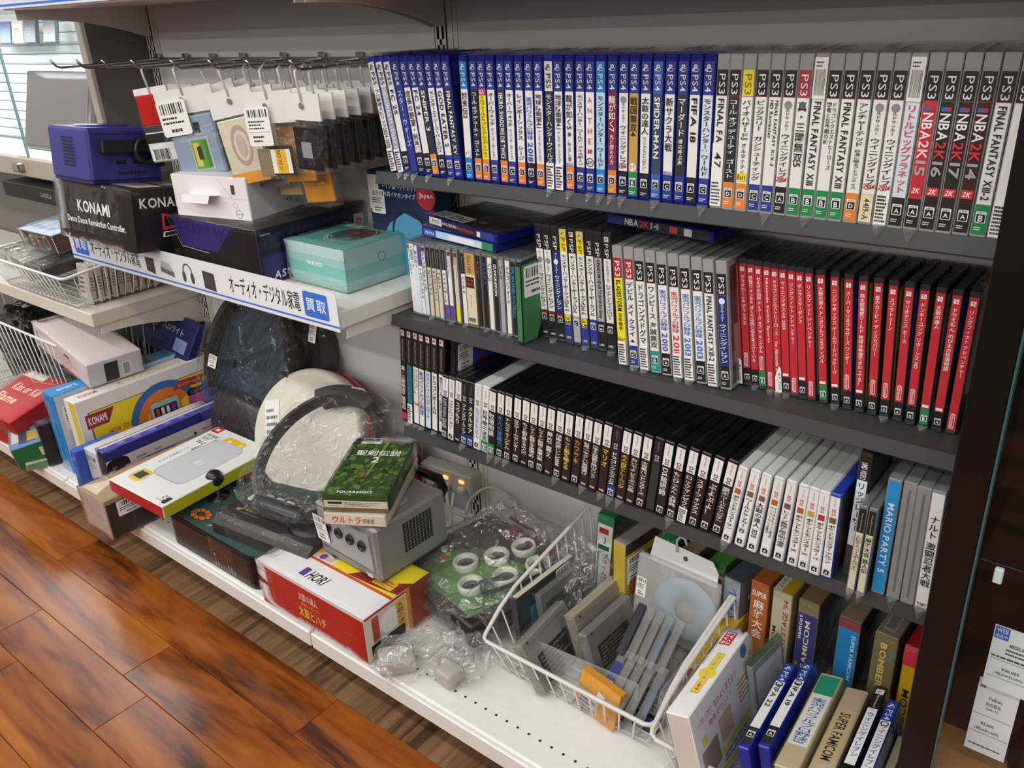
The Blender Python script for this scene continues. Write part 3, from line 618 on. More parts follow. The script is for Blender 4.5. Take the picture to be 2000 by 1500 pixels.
sw = [('真・三國無双8 Empires', '', 'stkcurl'), ('マリオカート8 デラックス', 'A', 'pill'), ('妖怪ウォッチ4 ぼくらは同じ空を見上げている', 'A', ''), ('ゼルダの伝説 ティアーズ オブ ザ キングダム', 'B', 'pill'), ('Nintendo Switch Sports', '', 'pill'), ('ドラゴンクエストヒーローズ・ for Nintendo Switch', '', 'stkcurl'),
    ('ウイニングポスト9 2020', 'A', 'badge'), ('リングフィット アドベンチャー', '', 'pill'), ('ポップスターダンス', 'A', 'badge'), ('リングフィット アドベンチャー', '', 'pill'), ('太鼓の達人 ドンダフルフェスティバル', 'B', 'badge'), ('ニンジャボックス ゲームカードパッケージ', 'A', 'badge'), ('スーパーマリオブラザーズ ワンダー', 'A', 'pill'),
    ('桃太郎電鉄ワールド 地球は希望でまわってる！', 'A', 'badge'), ('星のカービィ ディスカバリー', 'A', 'pill'), ('スプラトゥーン', 'A', 'pill'), ('マリオテニス エース', 'A', 'pill'), ('ドンキーコング リターンズ HD', 'A', 'pill'), ('太鼓の達人', 'B', 'badge'), ('ドラえもん のび太の牧場物語', 'A', 'badge'), ('リングフィット アドベンチャー', '', 'pill')]
row([G('sw', t, {'B': GR, 'A': K_}.get(r), r, RD, extra=e, side=random.choice(['#d8c84a', '#3c63b8', '#e0e0e0', '#2a2a34', '#5a8a4a'])) for t, r, e in sw], [(0, 0.606), (9, 0.702), (20, 0.862)], [(0, -6.5), (10, -7), (20, 0)], -0.130, 0.6251, 'after the navy-spined case', 'red thin cases on the middle grey shelf')
# lowest shelf
p2 = [G('p2', '真・三國無双3 猛将伝', RD, spine=K_), G('p2', '', spine='#1a6f86', extra='stk'), G('p2', 'ワールドサッカー|ウイニングイレブン10', extra='y:KONAMI'), G('p2', '実況パワフルプロ野球11', tc='#3a50a0'), G('p2', 'クラッシュ・バンディクー4', tc='#3c63b8', spine='#d8e3ec'), G('p2', 'ドラゴンボールZ'), G('p2', '実況パワフルプロ野球12決定版', tc='#2a40a0', side=None)]
row(p2, [(0, -0.014), (6, 0.078)], [(0, 6.0)], -0.168, 0.4127, 'from the open end, lowest shelf', 'tall black cases on the lowest grey shelf')
D = lambda txt='', rate='', spine=BR, foot=None, head=W_, **kw: G('ds', txt, foot, rate, spine, head, **kw)
ds = [D('ドラゴンクエスト 幻の大地', 'A'), D('ファイナルファンタジー', 'A', W_), D('スラもり'), D('ファンタジーライフ', 'C', K_, B_, K_), D('メタルギア', 'C', K_, B_, K_), D('ドラゴンクエストモンスターズ', 'A', W_, None, W_, tc='#3c50b0', extra='whiteshell'), D('世界樹の迷宮', 'B', W_, GR, W_, extra='whiteshell'), D('牧場物語', 'B', K_, GR), D('大人の常識力', 'A', K_, tc='#4a80c8'),
    D('ナムコミュージアム', 'A'), D('DSゲームセンター', 'A'), D('もっと脳を鍛える大人の', ''), D('レイトン教授と不思議な町', 'A'), D('レイトン教授と悪魔の箱', 'A'), D('押忍 闘え', ''), D('健康応援レシピ1000', 'A'), D('もっと脳を鍛える', '', tc='#e8d870'), D('カワサキ', 'A', tc='#e0a060'), D('世界一やさしい英語漬け', ''), D('漢字その情報DS陰山メソッド', ''),
    D('マリオ', tc='#e8d040'), D('ドラゴンクエストIX', 'C', K_, B_, K_), D('大人のDSトレーニング', tc='#e8d040'), D('おいでよ どうぶつの森', ''), D('大合奏バンドブラザーズ', 'A'), D('', '', '#2f2f33', None, K_), D('DS陰陽師', 'A'), D('もじぴったん 大辞典', 'A'), D('ロックマンゼクス', '', extra='stk'), D('スターフォックス', 'A'), D('ぷよぷよ！', 'A'), D('遊戯王 ワールドチャンピオン', 'A')]
row(ds, [(0, 0.0925), (5, 0.165), (26, 0.515), (31, 0.603)], [(0, 7.5), (8, 6), (26, 6.5), (31, 9)], -0.176, 0.4127, 'after the tall black cases', 'black handheld cases on the lowest grey shelf')
T = lambda txt, **kw: G('3d', txt, None, 'A', W_, **kw)
row([T('ポケットモンスター サン'), T('ワールドサッカー 3D'), T('太鼓の達人 3DS'), T('マリオ＆ルイージRPG|ペーパーマリオMIX'), T('レイトン教授と超文明の遺産'), T('ポケットモンスター X'), T('ポケットモンスター X'), T('ポケットモンスター Y'), T('ポケットモンスター アルファ', extra='blueshell')],
    [(0, 0.623), (5, 0.715), (8, 0.760)], [(0, 8.5), (5, 3), (8, 0)], -0.184, 0.4127, 'after the black handheld row', 'white handheld cases on the lowest grey shelf')
row([G('sp', 'リッジレーサー', None, '', spine='#e0e8f0', head=K_, bag=3, extra='umd')], [(0, 0.7795)], [(0, 1)], -0.162, 0.4127, 'and tallest after the white handheld row', 'cases at the post end of the lowest grey shelf')
row([C('くにおくん ベースボールバトル', CR, K_, bag=1), C('麻雀大会 鉄人伝', CR, K_, bag=1), G('gc', 'MARIO PARTY 5', spine='#1590d2', tc='#e4f2fa', bag=3), G('gc', '', spine='#9a9c9c'), G('gc', '', spine='#9a9c9c'), G('gc', 'ナルト 激闘忍者大戦', spine=W_, extra='tomy', bag=1)],
    [(0, 0.795), (1, 0.807), (2, 0.8205), (3, 0.838), (4, 0.855), (5, 0.871)], [(0, 1), (5, -1)], -0.18, 0.4127, 'past the tall pale handheld case, lowest shelf', 'cases at the post end of the lowest grey shelf', [(0, -0.192), (1, -0.190), (2, -0.176), (5, -0.176)])

# ================================================================== cartons and hanging goods of the white shelf
WRAP = film('shrink_wrap', 0.010, 0.05, bump=0.8, scale=14)
def carton(name, label, dims, M, cols, prints=None, wrap=False, cat='box', edge=0.0012, group=None, body='carton', rough=0.4):
    """cols: colours for front, right, back, left, top (or one colour); prints: side -> list of calls on a Print"""
    t = thing(name, label, cat, M, group); a, b_, h = dims[0] / 2, dims[1] / 2, dims[2]
    if isinstance(cols, str): cols = [cols] * 5
    bod = MB().cbox(-a, a, -b_, b_, 0, h, mat(cols[4] if len(set(cols)) > 1 else cols[0], rough, 0, 0.04, 25), edge).build(body, t)
    for side, c in zip(('front', 'right', 'back', 'left', 'top'), cols):
        w, hh = {'front': (dims[0], h), 'back': (dims[0], h), 'left': (dims[1], h), 'right': (dims[1], h), 'top': (dims[0], dims[1])}[side]
        p = Print(); e = edge; ops = (prints or {}).get(side, [])
        if len(ops) > 100: p.step = 0.000005
        if len(set(cols)) > 1: p.rect(e, e, w - 2 * e, hh - 2 * e, c)
        for op, *args in ops:
            kw = args.pop() if args and isinstance(args[-1], dict) else {}
            # positions are fractions of the face
            def X(v): return v * w
            def Y(v): return v * hh
            if op in ('rect', 'text', 'price', 'lines', 'bars', 'rrect'):
                if op == 'text': s_, x, y, ww, h2, col = args; p.text(s_, X(x), Y(y), X(ww), Y(h2), col, **kw)
                elif op == 'rect': x, y, ww, h2, col = args; p.rect(X(x), Y(y), X(ww), Y(h2), col)
                elif op == 'rrect': x, y, ww, h2, r, col = args; p.rrect(X(x), Y(y), X(ww), Y(h2), r * min(X(ww), Y(h2)), col)
                elif op == 'price': x, y, ww, h2 = args; p.price(X(x), Y(y), X(ww), Y(h2), **kw)
                elif op == 'bars': x, y, ww, h2 = args; p.bars(X(x), Y(y), X(ww), Y(h2))
                elif op == 'lines': x, y, ww, h2, n, col = args; p.lines(X(x), Y(y), X(ww), Y(h2), n, col)
            elif op == 'vtext': s_, cx, top, L, W, col = args; p.vtext(s_, X(cx), Y(top), Y(L), X(W), col, True)
            elif op == 'poly': pts, col = args; p.poly([(X(x), Y(y)) for x, y in pts], col)
            elif op == 'disc': x, y, r, col = args; p.disc(X(x), Y(y), r * min(w, hh), col)
            elif op == 'ring': x, y, r, q, col = args; p.ring(X(x), Y(y), r * min(w, hh), q * min(w, hh), col, **kw)
            elif op == 'line': pts, q, col = args; p.line([(X(x), Y(y)) for x, y in pts], q, col)
        if p.b.f: p.build(side + '_panel_print', bod, *face(dims, side))
    if wrap:
        g = 0.0016; b = MB(); rnd = random.Random(len(label)); n = 6
        bm = bmesh.new(); bmesh.ops.create_cube(bm, size=1); bmesh.ops.subdivide_edges(bm, edges=bm.edges[:], cuts=5, use_grid_fill=True)
        vs = [Vector((v.co.x * (dims[0] + 2 * g) + rnd.uniform(-g, g) * .5, v.co.y * (dims[1] + 2 * g) + rnd.uniform(-g, g) * .5, (v.co.z + 0.5) * (h + g * 1.5) + rnd.uniform(0, g) * .5)) for v in bm.verts]
        bm.verts.ensure_lookup_table(); fs = [[v.index for v in f.verts] for f in bm.faces]; bm.free()
        b.add(vs, fs, WRAP, True); b.build('plastic_wrap', t)
    return t
# ------ long rail sign
sg = thing('rail_sign', 'long white rail sign with blue badge and black lettering on shelf front', 'sign', TR(-0.447, -0.2905, 0.6285))
MB().box(-0.447, 0.449, -0.0012, 0.0, 0, 0.066, mat('#eef0f4', 0.35, 0, 0)).build('paper_strip', sg)
p = Print(); L = 0.896
p.rect(0, 0.006, L, 0.0035, '#3f78d8')
for bx in (0.812, 0.018):
    p.rrect(bx, 0.014, 0.062, 0.044, 0.005, '#3a76d6'); p.text('買', bx + 0.006, 0.018, 0.023, 0.036, '#f6f8fc', True); p.text('取', bx + 0.033, 0.018, 0.023, 0.036, '#f6f8fc', True)
for tx in (0.602, 0.094): p.text('オーディオ・デジタル家電', tx, 0.019, 0.20, 0.034, '#2c2a2c')
p.poly([(0.318, 0.018), (0.348, 0.014), (0.350, 0.046), (0.318, 0.046)], '#4a3530'); p.rect(0.322, 0.022, 0.024, 0.02, '#54403a')
p.poly([(0.372, 0.024), (0.418, 0.018), (0.418, 0.028), (0.372, 0.034)], '#6a6a6e'); p.poly([(0.372, 0.034), (0.418, 0.028), (0.405, 0.044), (0.380, 0.046)], '#b4b4b8')
p.ring(0.468, 0.034, 0.016, 0.0025, '#54545a', 24, 0, 180, 1.2); p.disc(0.454, 0.026, 0.0055, '#4a4a50', 0.011); p.disc(0.482, 0.026, 0.0055, '#4a4a50', 0.011)
p.poly([(0.520, 0.014), (0.556, 0.012), (0.556, 0.046), (0.520, 0.048)], '#3c3c40'); p.rect(0.524, 0.018, 0.028, 0.024, '#48484c')
p.build('sign_print', sg, (-0.447, -0.0013, 0), (1, 0, 0), (0, 0, 1))
MB().box(-0.447, 0.449, -0.0030, -0.0022, 0.0, 0.0675, film('clear_sleeve', 0.01, 0.05, bump=0.05)).build('clear_cover', sg)
# ------ cartons
ddrM = TR(-0.662, -0.210, 0.684, 0, -7)
carton('dance_controller_carton', 'black carton with bold white lettering tilted over the rail sign', (0.305, 0.26, 0.118), ddrM, ['#1c0f0a', '#0d0c0e', '#121214', '#121214', '#2a241c'],
    {'front': [('text', 'KONAMI', 0.30, 0.50, 0.42, 0.20, '#f2f0ea', {'bold': True}), ('text', 'Dance Dance Revolution Controller.', 0.14, 0.30, 0.76, 0.11, '#f2f0ea', {'bold': True})],
     'right': [('text', 'KONAMI', 0.06, 0.70, 0.36, 0.16, '#f2f0ea', {'bold': True}), ('text', 'DD', 0.22, 0.34, 0.2, 0.26, '#d83a68', {'bold': True}), ('text', 'Dance', 0.22, 0.22, 0.3, 0.09, '#f2f0ea', {'bold': True, 'slant': .3})],
     'top': [('rect', 0.1, 0.2, 0.35, 0.3, '#6a5a3a'), ('rect', 0.5, 0.35, 0.4, 0.4, '#8a8070'), ('rect', 0.12, 0.55, 0.3, 0.35, '#3a3a3e'), ('rect', 0.5, 0.1, 0.42, 0.2, '#b8b0a0')]}, wrap=True)
carton('controller_carton', 'black and purple carton with repeated lettering under the plain white box', (0.274, 0.256, 0.10), TR(-0.369, -0.137, 0.661, 1), ['#141116', '#150f26', '#121014', '#121014', '#3a3838'],
    {'front': [('poly', [(0.02, 0.98), (0.75, 0.98), (0.55, 0.45), (0.14, 0.45)], '#34206a'), ('text', 'ASCII ASCII ASCII', 0.04, 0.76, 0.7, 0.18, '#24164c', {'bold': True}), ('line', [(0.0, 0.95), (0.13, 0.44), (0.45, 0.40)], 0.0015, '#b8a88a'), ('rect', 0.12, 0.2, 0.8, 0.2, '#1d1410')],
     'right': [('text', 'ASCII ASCII ASCII ASCII', 0.02, 0.62, 0.95, 0.26, '#2c2048', {'bold': True, 'slant': .2}), ('poly', [(0.02, 0.02), (0.5, 0.02), (0.3, 0.5), (0.02, 0.5)], '#33206a'), ('text', 'ASCII', 0.10, 0.06, 0.2, 0.14, '#efece6', {'bold': True, 'slant': .2}), ('rect', 0.88, 0.45, 0.1, 0.36, '#cfc8c0'), ('text', 'P', 0.905, 0.5, 0.05, 0.25, '#c0402a', {'bold': True}), ('lines', 0.03, 0.86, 0.1, 0.05, 1, '#b0b0b0')],
     'top': [('lines', 0.45, 0.18, 0.3, 0.12, 2, '#55524e'), ('rect', 0.82, 0.72, 0.12, 0.14, '#c8b8b0')]}, wrap=True)
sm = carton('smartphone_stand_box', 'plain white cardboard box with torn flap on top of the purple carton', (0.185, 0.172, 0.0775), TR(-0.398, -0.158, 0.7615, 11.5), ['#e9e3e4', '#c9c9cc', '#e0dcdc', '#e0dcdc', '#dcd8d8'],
    {'right': [('text', 'HOLDER', 0.60, 0.22, 0.05, 0.48, '#2e2e32', {'rot': 90, 'bold': True}), ('text', 'SMARTPHONE', 0.555, 0.22, 0.03, 0.46, '#2e2e32', {'rot': 90}), ('text', 'i Light', 0.51, 0.34, 0.03, 0.3, '#6a6a6e', {'rot': 90})],
     'front': [('rect', 0.79, 0.6, 0.05, 0.22, '#4a3a34'), ('line', [(0.63, 0.95), (0.70, 0.75), (0.77, 0.6), (0.80, 0.45)], 0.0007, '#b8b4b6'), ('ring', 0.82, 0.35, 0.07, 0.012, '#b0acae'), ('ring', 0.85, 0.15, 0.1, 0.012, '#8a8688'), ('text', 'Easy Life', 0.81, 0.12, 0.1, 0.06, '#8a8688'), ('line', [(0, 0.52), (1, 0.50)], 0.0006, '#d0caca')]})
b = MB(); b.add([(-0.04, 0, 0), (0.035, 0, 0), (0.032, -0.022, 0.004), (-0.038, -0.022, 0.004), (-0.036, -0.026, -0.010), (0.028, -0.026, -0.010)], [(0, 1, 2, 3), (3, 2, 5, 4)], mat('#ece6e6', 0.5)); b.build('torn_flap', sm, TR(-0.01, -0.0862, 0.043))
carton('earphone_gift_box', 'teal wave-patterned gift box wrapped in film beside the rail sign end', (0.163, 0.15, 0.0745), TR(-0.1415, -0.137, 0.661, -1), ['#9cc4bd', '#a3c2be', '#6fa8a0', '#6fa8a0', '#6ba59e'],
    {'front': [('rect', 0, 0.75, 1, 0.25, '#b8d2cc'), ('rect', 0, 0.3, 1, 0.25, '#7fbcb3'), ('text', 'WAVES', 0.36, 0.5, 0.26, 0.10, '#eef6f4', {'bold': True})] + [('line', [(k / 10, 0.08 + i * 0.06 + 0.05 * math.sin(k * 1.1 + i)) for k in range(11)], 0.0007, '#a8d0c8') for i in range(4)],
     'right': [('rect', 0, 0.25, 1, 0.3, '#86b9b1'), ('ring', 0.55, 0.62, 0.12, 0.02, '#4a7a74')] + [('line', [(k / 10, 0.06 + i * 0.05 + 0.05 * math.sin(k * 1.3 + i)) for k in range(11)], 0.0007, '#b0d4cc') for i in range(4)],
     'top': [('disc', 0.55, 0.55, 0.30, '#3a5f5c'), ('disc', 0.66, 0.66, 0.17, '#5a3430'), ('disc', 0.52, 0.6, 0.09, '#8a3a34'), ('ring', 0.55, 0.55, 0.30, 0.012, '#c8e0da'), ('ring', 0.5, 0.42, 0.2, 0.01, '#c8e0da', {'a0': 180, 'a1': 360}), ('ring', 0.5, 0.42, 0.16, 0.01, '#c8e0da', {'a0': 180, 'a1': 360}), ('ring', 0.5, 0.42, 0.12, 0.01, '#c8e0da', {'a0': 180, 'a1': 360}), ('price', 0.15, 0.80, 0.25, 0.16)]}, wrap=True)
carton('headset_box', 'dark blue headset box with white price label behind the teal gift box', (0.158, 0.045, 0.18), TR(-0.056, -0.055, 0.661), ['#14264a', '#2a4a68', '#14264a', '#dfe3e6', '#1a2a4a'],
    {'front': [('poly', [(0.02, 0.0), (1, 0), (1, 0.5), (0.55, 0.62), (0.3, 0.5), (0.02, 0.2)], '#4f9cc4'), ('disc', 0.9, 0.80, 0.14, '#b82a34'), ('text', 'Japan', 0.8, 0.78, 0.2, 0.06, '#f0e8e8', {'bold': True}), ('text', 'マイク型ヘッドセット', 0.22, 0.84, 0.55, 0.06, '#e8eef4'), ('text', '片耳イヤホンタイプ', 0.24, 0.76, 0.5, 0.05, '#e8eef4'), ('ring', 0.6, 0.42, 0.27, 0.03, '#14202e', {'a0': 20, 'a1': 190}),
                ('rect', 0.0, 0.62, 0.17, 0.34, '#eceae4'), ('price', 0.03, 0.58, 0.22, 0.24)]})
# ------ purple console on the black carton
def vents(p, x, y, w, h, nx, ny, c='#17142c'):
    for i in range(nx):
        for j in range(ny): p.rect(x + w * i / nx, y + h * j / ny, w / nx * 0.74, h / ny * 0.66, c)
INDIGO = '#3a3384'
gcM = TR(-0.708, -0.262, 0.8095, 0, -7)
gc = thing('cube_console', 'indigo cube-shaped game console with black carry handle', 'game console', gcM)
MB().cbox(-0.080, 0.080, -0.074, 0.074, 0.004, 0.104, mat(INDIGO, 0.35, 0, 0.03), 0.005).build('shell', gc)
MB().cbox(-0.078, 0.078, -0.072, 0.072, 0.0, 0.006, mat('#2a2660', 0.4), 0.002).build('base', gc)
p = Print(); p.rect(-0.08 + 0.012, 0.008, 0.136, 0.0012, '#2a2563'); vents(p, -0.022, 0.030, 0.046, 0.058, 7, 9); p.build('vent_grille', gc, (0, -0.0743, 0), (1, 0, 0), (0, 0, 1))
p = Print(); p.rect(-0.06, 0.012, 0.12, 0.044, '#352e7a').rect(-0.022, 0.036, 0.02, 0.008, '#0c0b14').rect(0.012, 0.036, 0.022, 0.008, '#0c0b14'); vents(p, -0.02, 0.016, 0.058, 0.01, 9, 1); p.rect(-0.065, 0.092, 0.13, 0.002, '#231f58'); p.build('rear_panel_print', gc, (0.0803, 0, 0), (0, 1, 0), (0, 0, 1))
hd = MB(); HB = mat('#17171a', 0.4)
hd.cbox(0.081, 0.100, -0.056, 0.05, 0.058, 0.082, HB, 0.003)
hd.lathe([(0.026, -0.012), (0.026, 0.012), (0.019, 0.012), (0.019, -0.012), (0.026, -0.012)], HB, 24, Matrix.Translation((0.092, 0.032, 0.062)) @ Matrix.Rotation(math.pi / 2, 4, 'Y'))
hd.build('carry_handle', gc)
MB().cbox(0.081, 0.093, 0.058, 0.074, 0.03, 0.06, HB, 0.003).build('handle_foot', gc)
MB().lathe([(0.0, 0.1075), (0.052, 0.1075), (0.056, 0.1035)], mat('#332d74', 0.3), 32).build('disc_lid', gc)

# ------------------------------------------------------------------ hooks with hanging bags
HOOKX = [-0.868, -0.757, -0.655, -0.548, -0.415, -0.300, -0.196, -0.085]
HZ = 1.020
hb = thing('hook_bar', 'chrome crossbar carrying the row of hooks', 'bar', (0, 0, 0))
MB().box(-0.885, -0.015, -0.012, -0.006, HZ - 0.012, HZ + 0.004, CHROME).build('flat_bar', hb)
for i, x in enumerate(HOOKX):
    h = thing('display_hook', ('empty chrome peg hook, %s from the showcase' % ordn(i + 1)) if i < 3 else 'chrome peg hook loaded with bags, %s from the showcase' % ordn(i + 1), 'hook', (x, 0, HZ), 'peg hooks on the chrome bar')
    yt = -0.248
    MB().tube([(0, -0.006, 0), (0, yt + 0.02, 0), (0, yt + 0.010, 0.003), (0, yt, 0.016)], 0.0026, CHROME, 8).build('rod', h)
    MB().cbox(-0.007, 0.007, -0.0135, -0.006, -0.012, 0.012, CHROME, 0.001).build('clip', h)
HOOKPL = film('clear_hanger_plastic', 0.1, 0.2, tint=(0.97, 0.97, 0.97), haze=0.6)
HEADER = mat('#e4e2de', 0.45, 0, 0.02, 20, name='white_header_card')
def hang(x, y, w, h, hh, label, kind='dark', rz=0, swing=0, tagged=False, hole=True, group='bagged goods on the peg hooks', drop=0.0):
    t = thing('hanging_bag', label, 'bag', TR(x, y, HZ - 0.0035 - drop, rz, 0, swing), group)
    z0 = -0.030; zb = z0 - hh - h; th = 0.010 if kind in ('cart', 'case', 'flat') else 0.006
    MB().tube([(0.0, 0.004, 0.001), (0, -0.002, 0.0058), (0, -0.0065, 0.002), (0, -0.006, -0.012), (0, -0.001, -0.042)], 0.0021, HOOKPL, 6).build('plastic_hanger', t)
    b = MB(); b.add([(-w / 2, -0.0012, z0), (w / 2, -0.0012, z0), (w / 2, -0.0016, z0 - hh), (-w / 2, -0.0016, z0 - hh), (-w / 2, 0.0012, z0), (w / 2, 0.0012, z0), (w / 2, 0.0016, z0 - hh), (-w / 2, 0.0016, z0 - hh)], [(0, 3, 2, 1), (4, 5, 6, 7), (0, 1, 5, 4), (1, 2, 6, 5), (3, 0, 4, 7), (2, 3, 7, 6)], HEADER); b.build('header_card', t)
    p = Print(); p.z = 0.0008
    if hole: p.disc(0, z0 - hh * 0.45, 0.005, '#77767a')
    if tagged: p.price(-w * 0.46, z0 - hh - 0.035, w * 0.50, 0.062)
    # contents
    zc = z0 - hh - h / 2
    if kind == 'cart':
        inner = MB().cbox(-w * 0.40, w * 0.40, -0.005, 0.005, zb + 0.008, z0 - hh - 0.004, mat('#8fa0b4', 0.4), 0.003).build('game_cartridge', t)
        q = Print(); q.rect(-w * 0.10, zc - h * 0.36, w * 0.34, h * 0.5, '#b0b4b4').rect(-w * 0.08, zc - h * 0.34, w * 0.28, h * 0.44, '#5a9a38').rect(-w * 0.06, zc - h * 0.30, w * 0.1, h * 0.36, '#d8c05a').rect(0, zc - h * 0.2, w * 0.08, h * 0.2, '#2a2a20').rect(w * 0.14, zc - h * 0.32, w * 0.05, h * 0.4, '#3a7a2a').rect(w * 0.05, zc + h * 0.2, w * 0.1, h * 0.16, '#222').rect(-w * .02, zc + h * .2, w * .04, h * .14, '#444'); q.build('cartridge_label', inner, (0, -0.0053, 0), (1, 0, 0), (0, 0, 1))
    elif kind == 'case':
        inner = MB().cbox(-w * 0.42, w * 0.42, -0.006, 0.006, zb + 0.004, z0 - hh - 0.004, mat('#d9d0b8', 0.4), 0.002).build('boxed_game', t)
        q = Print(); q.rect(-w * 0.42, zb + 0.004, w * 0.84, h * 0.16, '#d8943a').ring(0, zc + h * 0.08, w * 0.22, w * 0.05, '#b89a98', ry=1.6).disc(0, zc + h * .08, w * .1, '#c8b0a8', w * .2); q.build('box_art', inner, (0, -0.0063, 0), (1, 0, 0), (0, 0, 1))
    elif kind == 'flat':
        inner = MB().cbox(-w * 0.42, w * 0.42, -0.004, 0.004, zb + 0.004, z0 - hh - 0.004, mat('#77707a', 0.4), 0.002).build('boxed_game', t)
        q = Print(); q.rect(-w * 0.4, zc + h * 0.05, w * 0.8, h * 0.4, '#b8a888').rect(-w * 0.3, zc + h * 0.1, w * 0.6, h * 0.16, '#6a5c44').text('GSM', -w * 0.3, zc + h * 0.32, w * 0.6, h * 0.08, '#5a4a3a', True); q.build('box_art', inner, (0, -0.0043, 0), (1, 0, 0), (0, 0, 1))
    elif kind == 'card':
        inner = MB().cbox(-w * 0.14, w * 0.30, -0.003, 0.003, zb + 0.006, zb + 0.006 + w * 0.46, mat('#26262a', 0.4), 0.0015).build('game_card', t)
        q = Print(); x0 = -w * 0.12; q.rect(x0, zb + 0.009, w * 0.40, w * 0.38, '#efe9dc').rect(x0 + w * 0.09, zb + 0.009, w * 0.22, w * 0.38, '#e8b428').text('SDガン', x0 + w * 0.13, zb + 0.012, w * 0.08, w * 0.34, '#1c1c1c', True, rot=-90); q.build('card_label', inner, (0, -0.0033, 0), (1, 0, 0), (0, 0, 1))
        MB().cbox(-w * 0.42, -w * 0.10, -0.002, 0.002, zb + 0.004, zb + h * 0.55, mat('#8a7a5c', 0.6), 0.001).build('paper_insert', t)
    elif kind == 'red':
        MB().cbox(-w * 0.44, w * 0.44, -0.008, 0.006, zb + h * 0.55, z0 - hh, mat('#b8241f', 0.25, 0, 0.2, 30, 0.6), 0.003).build('red_foil', t)
        inner = MB().cbox(-w * 0.44, w * 0.44, -0.008, 0.006, zb + 0.002, zb + h * 0.55, mat('#dcdcdc', 0.3, 0, 0.1, 30, 0.5), 0.003).build('label_card', t)
        q = Print(); q.rect(-w * 0.42, zb + h * 0.30, w * 0.84, h * 0.14, '#17171a').bars(-w * 0.3, zb + h * 0.05, w * 0.5, h * 0.16).rect(-w * .4, zb + h * .46, w * .84, h * .09, '#3a3436'); q.build('label_print', inner, (0, -0.0083, 0), (1, 0, 0), (0, 0, 1))
    else:
        c = {'dark': '#1d1d1f', 'green': '#2f7a4c', 'blue': '#23508e', 'orange': '#c8862e', 'purple': '#6a5a66', 'gold': '#c0a878'}[kind]
        inner = MB().cbox(-w * 0.36, w * 0.36, -0.0035, 0.0035, zb + 0.006, z0 - hh - h * 0.12, mat(c, 0.35, 0, 0.15, 40), 0.0015).build('packed_goods', t)
        if kind == 'dark' and hole: q = Print(); q.rect(-w * 0.15, zc - h * 0.2, w * 0.3, h * 0.3, '#8f9498'); q.build('goods_label', inner, (0, -0.0038, 0), (1, 0, 0), (0, 0, 1))
    if p.b.f: p.build('header_print', t, (0, -0.0034 if not tagged else -0.0085, 0), (1, 0, 0), (0, 0, 1))
    # bag skin
    bm = bmesh.new(); bmesh.ops.create_cube(bm, size=1); bmesh.ops.subdivide_edges(bm, edges=bm.edges[:], cuts=4, use_grid_fill=True); rnd = random.Random(int(x * 1000) + int(y * 5000))
    vs = []
    for v in bm.verts:
        k = 1.0 - abs(v.co.z) * 1.5; vs.append(Vector((v.co.x * w, v.co.y * (th * 2 * max(k, 0.15)) + rnd.uniform(-.0012, .0012), zb + (v.co.z + 0.5) * h)))
    fs = [[v.index for v in f.verts] for f in bm.faces]; bm.free(); bb = MB(); bb.add(vs, fs, BAG, False); bb.build('clear_pouch', t)
    return t
X4, X5, X6, X7, X8 = HOOKX[3:8]
hang(X4, -0.226, 0.085, 0.125, 0.012, 'red and silver foil pack with white barcode label on the hook', 'red', 14, -6, hole=False)
hang(X4, -0.16, 0.085, 0.11, 0.03, 'white-headed bag half hidden behind the red foil pack', 'dark', 0, 0)
hang(X5 - 0.03, -0.224, 0.122, 0.118, 0.044, 'bag with blue-grey cartridge and green picture label', 'cart', 24, -7, True)
hang(X5 - 0.005, -0.185, 0.11, 0.125, 0.044, 'bag with bright green pouch behind the blue-grey cartridge', 'green', 16, -14)
hang(X5, -0.155, 0.11, 0.13, 0.044, 'bag with blue pouch behind the green one', 'blue', 10, -12)
for k in range(3): hang(X5, -0.12 + 0.03 * k, 0.095, 0.10, 0.042, 'white-headed bag deep on the cartridge hook', 'dark', 2, 0, group='bags deep on the cartridge hook')
hang(X6 - 0.01, -0.220, 0.098, 0.118, 0.044, 'bag with cream boxed game and orange foot', 'case', 16, -10)
hang(X6 + 0.01, -0.185, 0.10, 0.13, 0.042, 'bag with brown and grey flat boxed game', 'flat', 8, -7)
hang(X6 + 0.01, -0.145, 0.09, 0.155, 0.042, 'bag with long pale gold packet hanging lowest', 'gold', 0, -6)
for k in range(3): hang(X6, -0.115 + 0.03 * k, 0.085, 0.10, 0.042, 'white-headed bag deep on the boxed game hook', 'dark', 0, 0, group='bags deep on the boxed game hook')
hang(X7 + 0.005, -0.224, 0.104, 0.090, 0.050, 'bag with small black game card, yellow label and price tag', 'card', 12, -3, True)
hang(X7 + 0.015, -0.195, 0.10, 0.11, 0.045, 'bag with orange packet behind the yellow-labelled game card', 'orange', 6, -5)
hang(X7 + 0.015, -0.170, 0.10, 0.15, 0.045, 'long bag with orange packet hanging below the game card', 'orange', 4, -7)
hang(X7 + 0.012, -0.142, 0.095, 0.10, 0.045, 'bag with dull purple packet behind the orange ones', 'purple', 0, -5)
for k in range(3): hang(X7, -0.115 + 0.03 * k, 0.09, 0.085, 0.045, 'white-headed dark bag deep on the game card hook', 'dark', 0, -2, group='bags deep on the game card hook')
for k in range(9): hang(X8, -0.235 + 0.0265 * k, 0.082, 0.082, 0.040, 'dark bag with plain white header in the tight row by the game cases' if k else 'first dark bag of the tight row, grey label showing', 'dark', 0, 0, hole=(k == 0), group='tight row of dark bags by the game cases' if k else None)

# ================================================================== goods on the bottom deck
DZ = 0.1305
